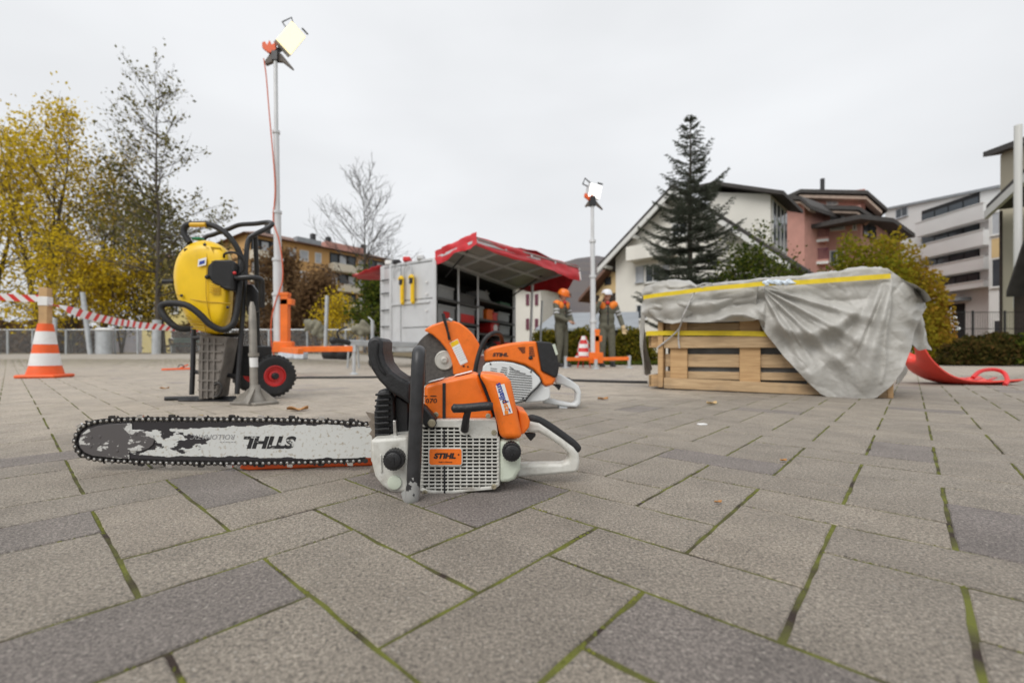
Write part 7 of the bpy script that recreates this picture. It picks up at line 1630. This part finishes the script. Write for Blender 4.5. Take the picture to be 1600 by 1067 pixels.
# long apartment block on the left
a_ = Bld('apartment_block', 380, 56, 618, 74, 'long ochre apartment block with cream balconies and brown roof behind the trees')
uL, zL = a_.uz(386, 372); uR, zR = a_.uz(612, 408); zE = a_.uz(450, 378)[1]; a_.box('wall', uL, uR, 0, 12, a_.z0, zE, 'wall_ochre')
rz = zE + 2.2; mb = MB(); mb.add([a_.P(uL - .8, -1, zE), a_.P(uR + .8, -1, zE), a_.P(uR + .8, 13, zE), a_.P(uL - .8, 13, zE), a_.P(uL + 4, 6, rz), a_.P(uR - 4, 6, rz)], [(0, 1, 5, 4), (2, 3, 4, 5), (1, 2, 5), (3, 0, 4), (3, 2, 1, 0)]); mb.build('roof', M['roof_brown'], a_.o, smooth=0)
for px in (444, 516, 540, 596): u, _ = a_.uz(px, 370); a_.box('chimney', u - .3, u + .3, 4.5, 5.2, zE + 1, rz + .9, 'black_paint')
a_.box('attic_band', a_.uz(462, 370)[0], a_.uz(500, 370)[0], -.4, .6, zE + .25, zE + .9, 'roof_grey'); a_.box('attic_dormer', a_.uz(508, 370)[0], a_.uz(566, 370)[0], -.3, 3, zE + .2, zE + 1.1, 'wall_pink')
FH = 2.85
for fl in range(5):
    zt_f = zE - .25 - fl * FH
    for x0, x1 in ((392, 436), (515, 556), (575, 612)):
        ub, ue = a_.uz(x0, 400)[0], a_.uz(x1, 400)[0]; lo = a_.box('loggia', ub, ue, -.05, .02, zt_f - 2.1, zt_f - .1, 'dark')
        for k in range(3): u = ub + (ue - ub) * (k + .1) / 3; a_.box('pane', u, u + (ue - ub) * .24, -.09, -.055, zt_f - 2.0, zt_f - .35, 'shade' if (k + fl) % 2 else 'glass', lo)
        bl = a_.box('balcony', ub - .2, ue + .2, -1.4, -.06, zt_f - 2.85, zt_f - 1.75, 'balc')
    for x0, x1 in ((450, 462), (468, 482), (492, 502), (560, 568)): 
        q = a_.uz(x0, 400)[0], a_.uz(x1, 400)[0]; m_ = a_.box('window', q[0], q[1], -.06, .02, zt_f - 2.0, zt_f - .5, 'trim_white'); a_.box('pane', q[0] + .12, q[1] - .12, -.08, -.061, zt_f - 1.88, zt_f - .62, 'shade', m_)
y_ = Bld('yellow_house', 215, 44, 300, 43, 'pale yellow house glimpsed through the trees beside the breaker'); u0, z1 = y_.uz(222, 430); u1, _ = y_.uz(300, 430); y_.box('wall', u0, u1, 0, 8, y_.z0, z1, mat('yellow_render', (.62, .52, .22), .85, 0, .6, .06)); y_.slab('roof', [(u0 - .5, z1), ((u0 + u1) / 2, z1 + 2), (u1 + .5, z1)], .3, -.5, 8.5, 'roof_brown'); y_.win(268, 280, 470, 490); y_.win(232, 242, 470, 490); y_.win(268, 280, 510, 530)
# wooded hill
mb = MB(); vs = []; fs = []; NX, NY = 90, 8
for i in range(NX + 1):
    for j in range(NY + 1):
        px = -600 + 3000 * i / NX; Y = 380 + 60 * j; x = (px - CX) / F * Y
        top = 40 + 128 * math.exp(-((px - 930) / 170) ** 2) + 10 * mnoise.noise(Vector((px * .004, 0, 0))); hgt = top * math.sin(min(1, (j + .0) / NY) * PI / 2) * (380 / Y) ** 0
        vs.append((x, Y, hgt * (1 + .05 * mnoise.noise(Vector((px * .05, j, 0)))) + (2.5 * mnoise.noise(Vector((px * .11, j * .9, 3))) if j else 0)))
fs = [(i * (NY + 1) + j, i * (NY + 1) + j + 1, (i + 1) * (NY + 1) + j + 1, (i + 1) * (NY + 1) + j) for i in range(NX) for j in range(NY)]
mb.add(vs, fs); tag(mb.build('hill', mat('wooded_hill', (.075, .070, .078), .95, 0, .03, .4, .6, .08, col2=(.12, .10, .09)), smooth=1.5, fix=False), kind='structure')
# mesh fence and garden things on the right
fr = thing('garden_fence', P(1540, 560, 15), 'dark wire garden fence in front of the pale apartments', 'fence'); xs2 = [(px - CX) / F * 15 for px in (1470, 1520, 1570, 1620)]
for x in xs2: mb = MB(); mb.tube([(x, 15, -.1), (x, 15, 1.65)], .03, 8); mb.build('post', M['black_paint'], fr)
for z in (.5, 1.05, 1.6): mb = MB(); mb.tube([(xs2[0], 15, z), (xs2[-1], 15, z)], .012, 6); mb.build('rail', M['black_paint'], fr)
mb = MB()
for k in range(40): x = xs2[0] + (xs2[-1] - xs2[0]) * k / 39; mb.tube([(x, 15, 0), (x, 15, 1.6)], .005, 4, caps=False)
tag(mb.build('wire_mesh', M['black_paint'], fr, smooth=0, fix=False), kind='stuff')
mb = MB(); c = P(1486, 500, 14.6)
for k in range(4): mb.tube(arc(c + Vector((0, 0, -.25 + .17 * k)), .12 + .05 * (3 - k), 0, 2 * PI, 14, Vector((1, 0, 0)), Vector((0, .4, .25)))[:-1], .018, 6, closed=True)
mb.tube([c + Vector((0, 0, -1.2)), c + Vector((0, 0, .4))], .012, 6); tag(mb.build('wire_star', M['white'], smooth=.8), 'white wire tree ornament at the dark garden fence', 'ornament')
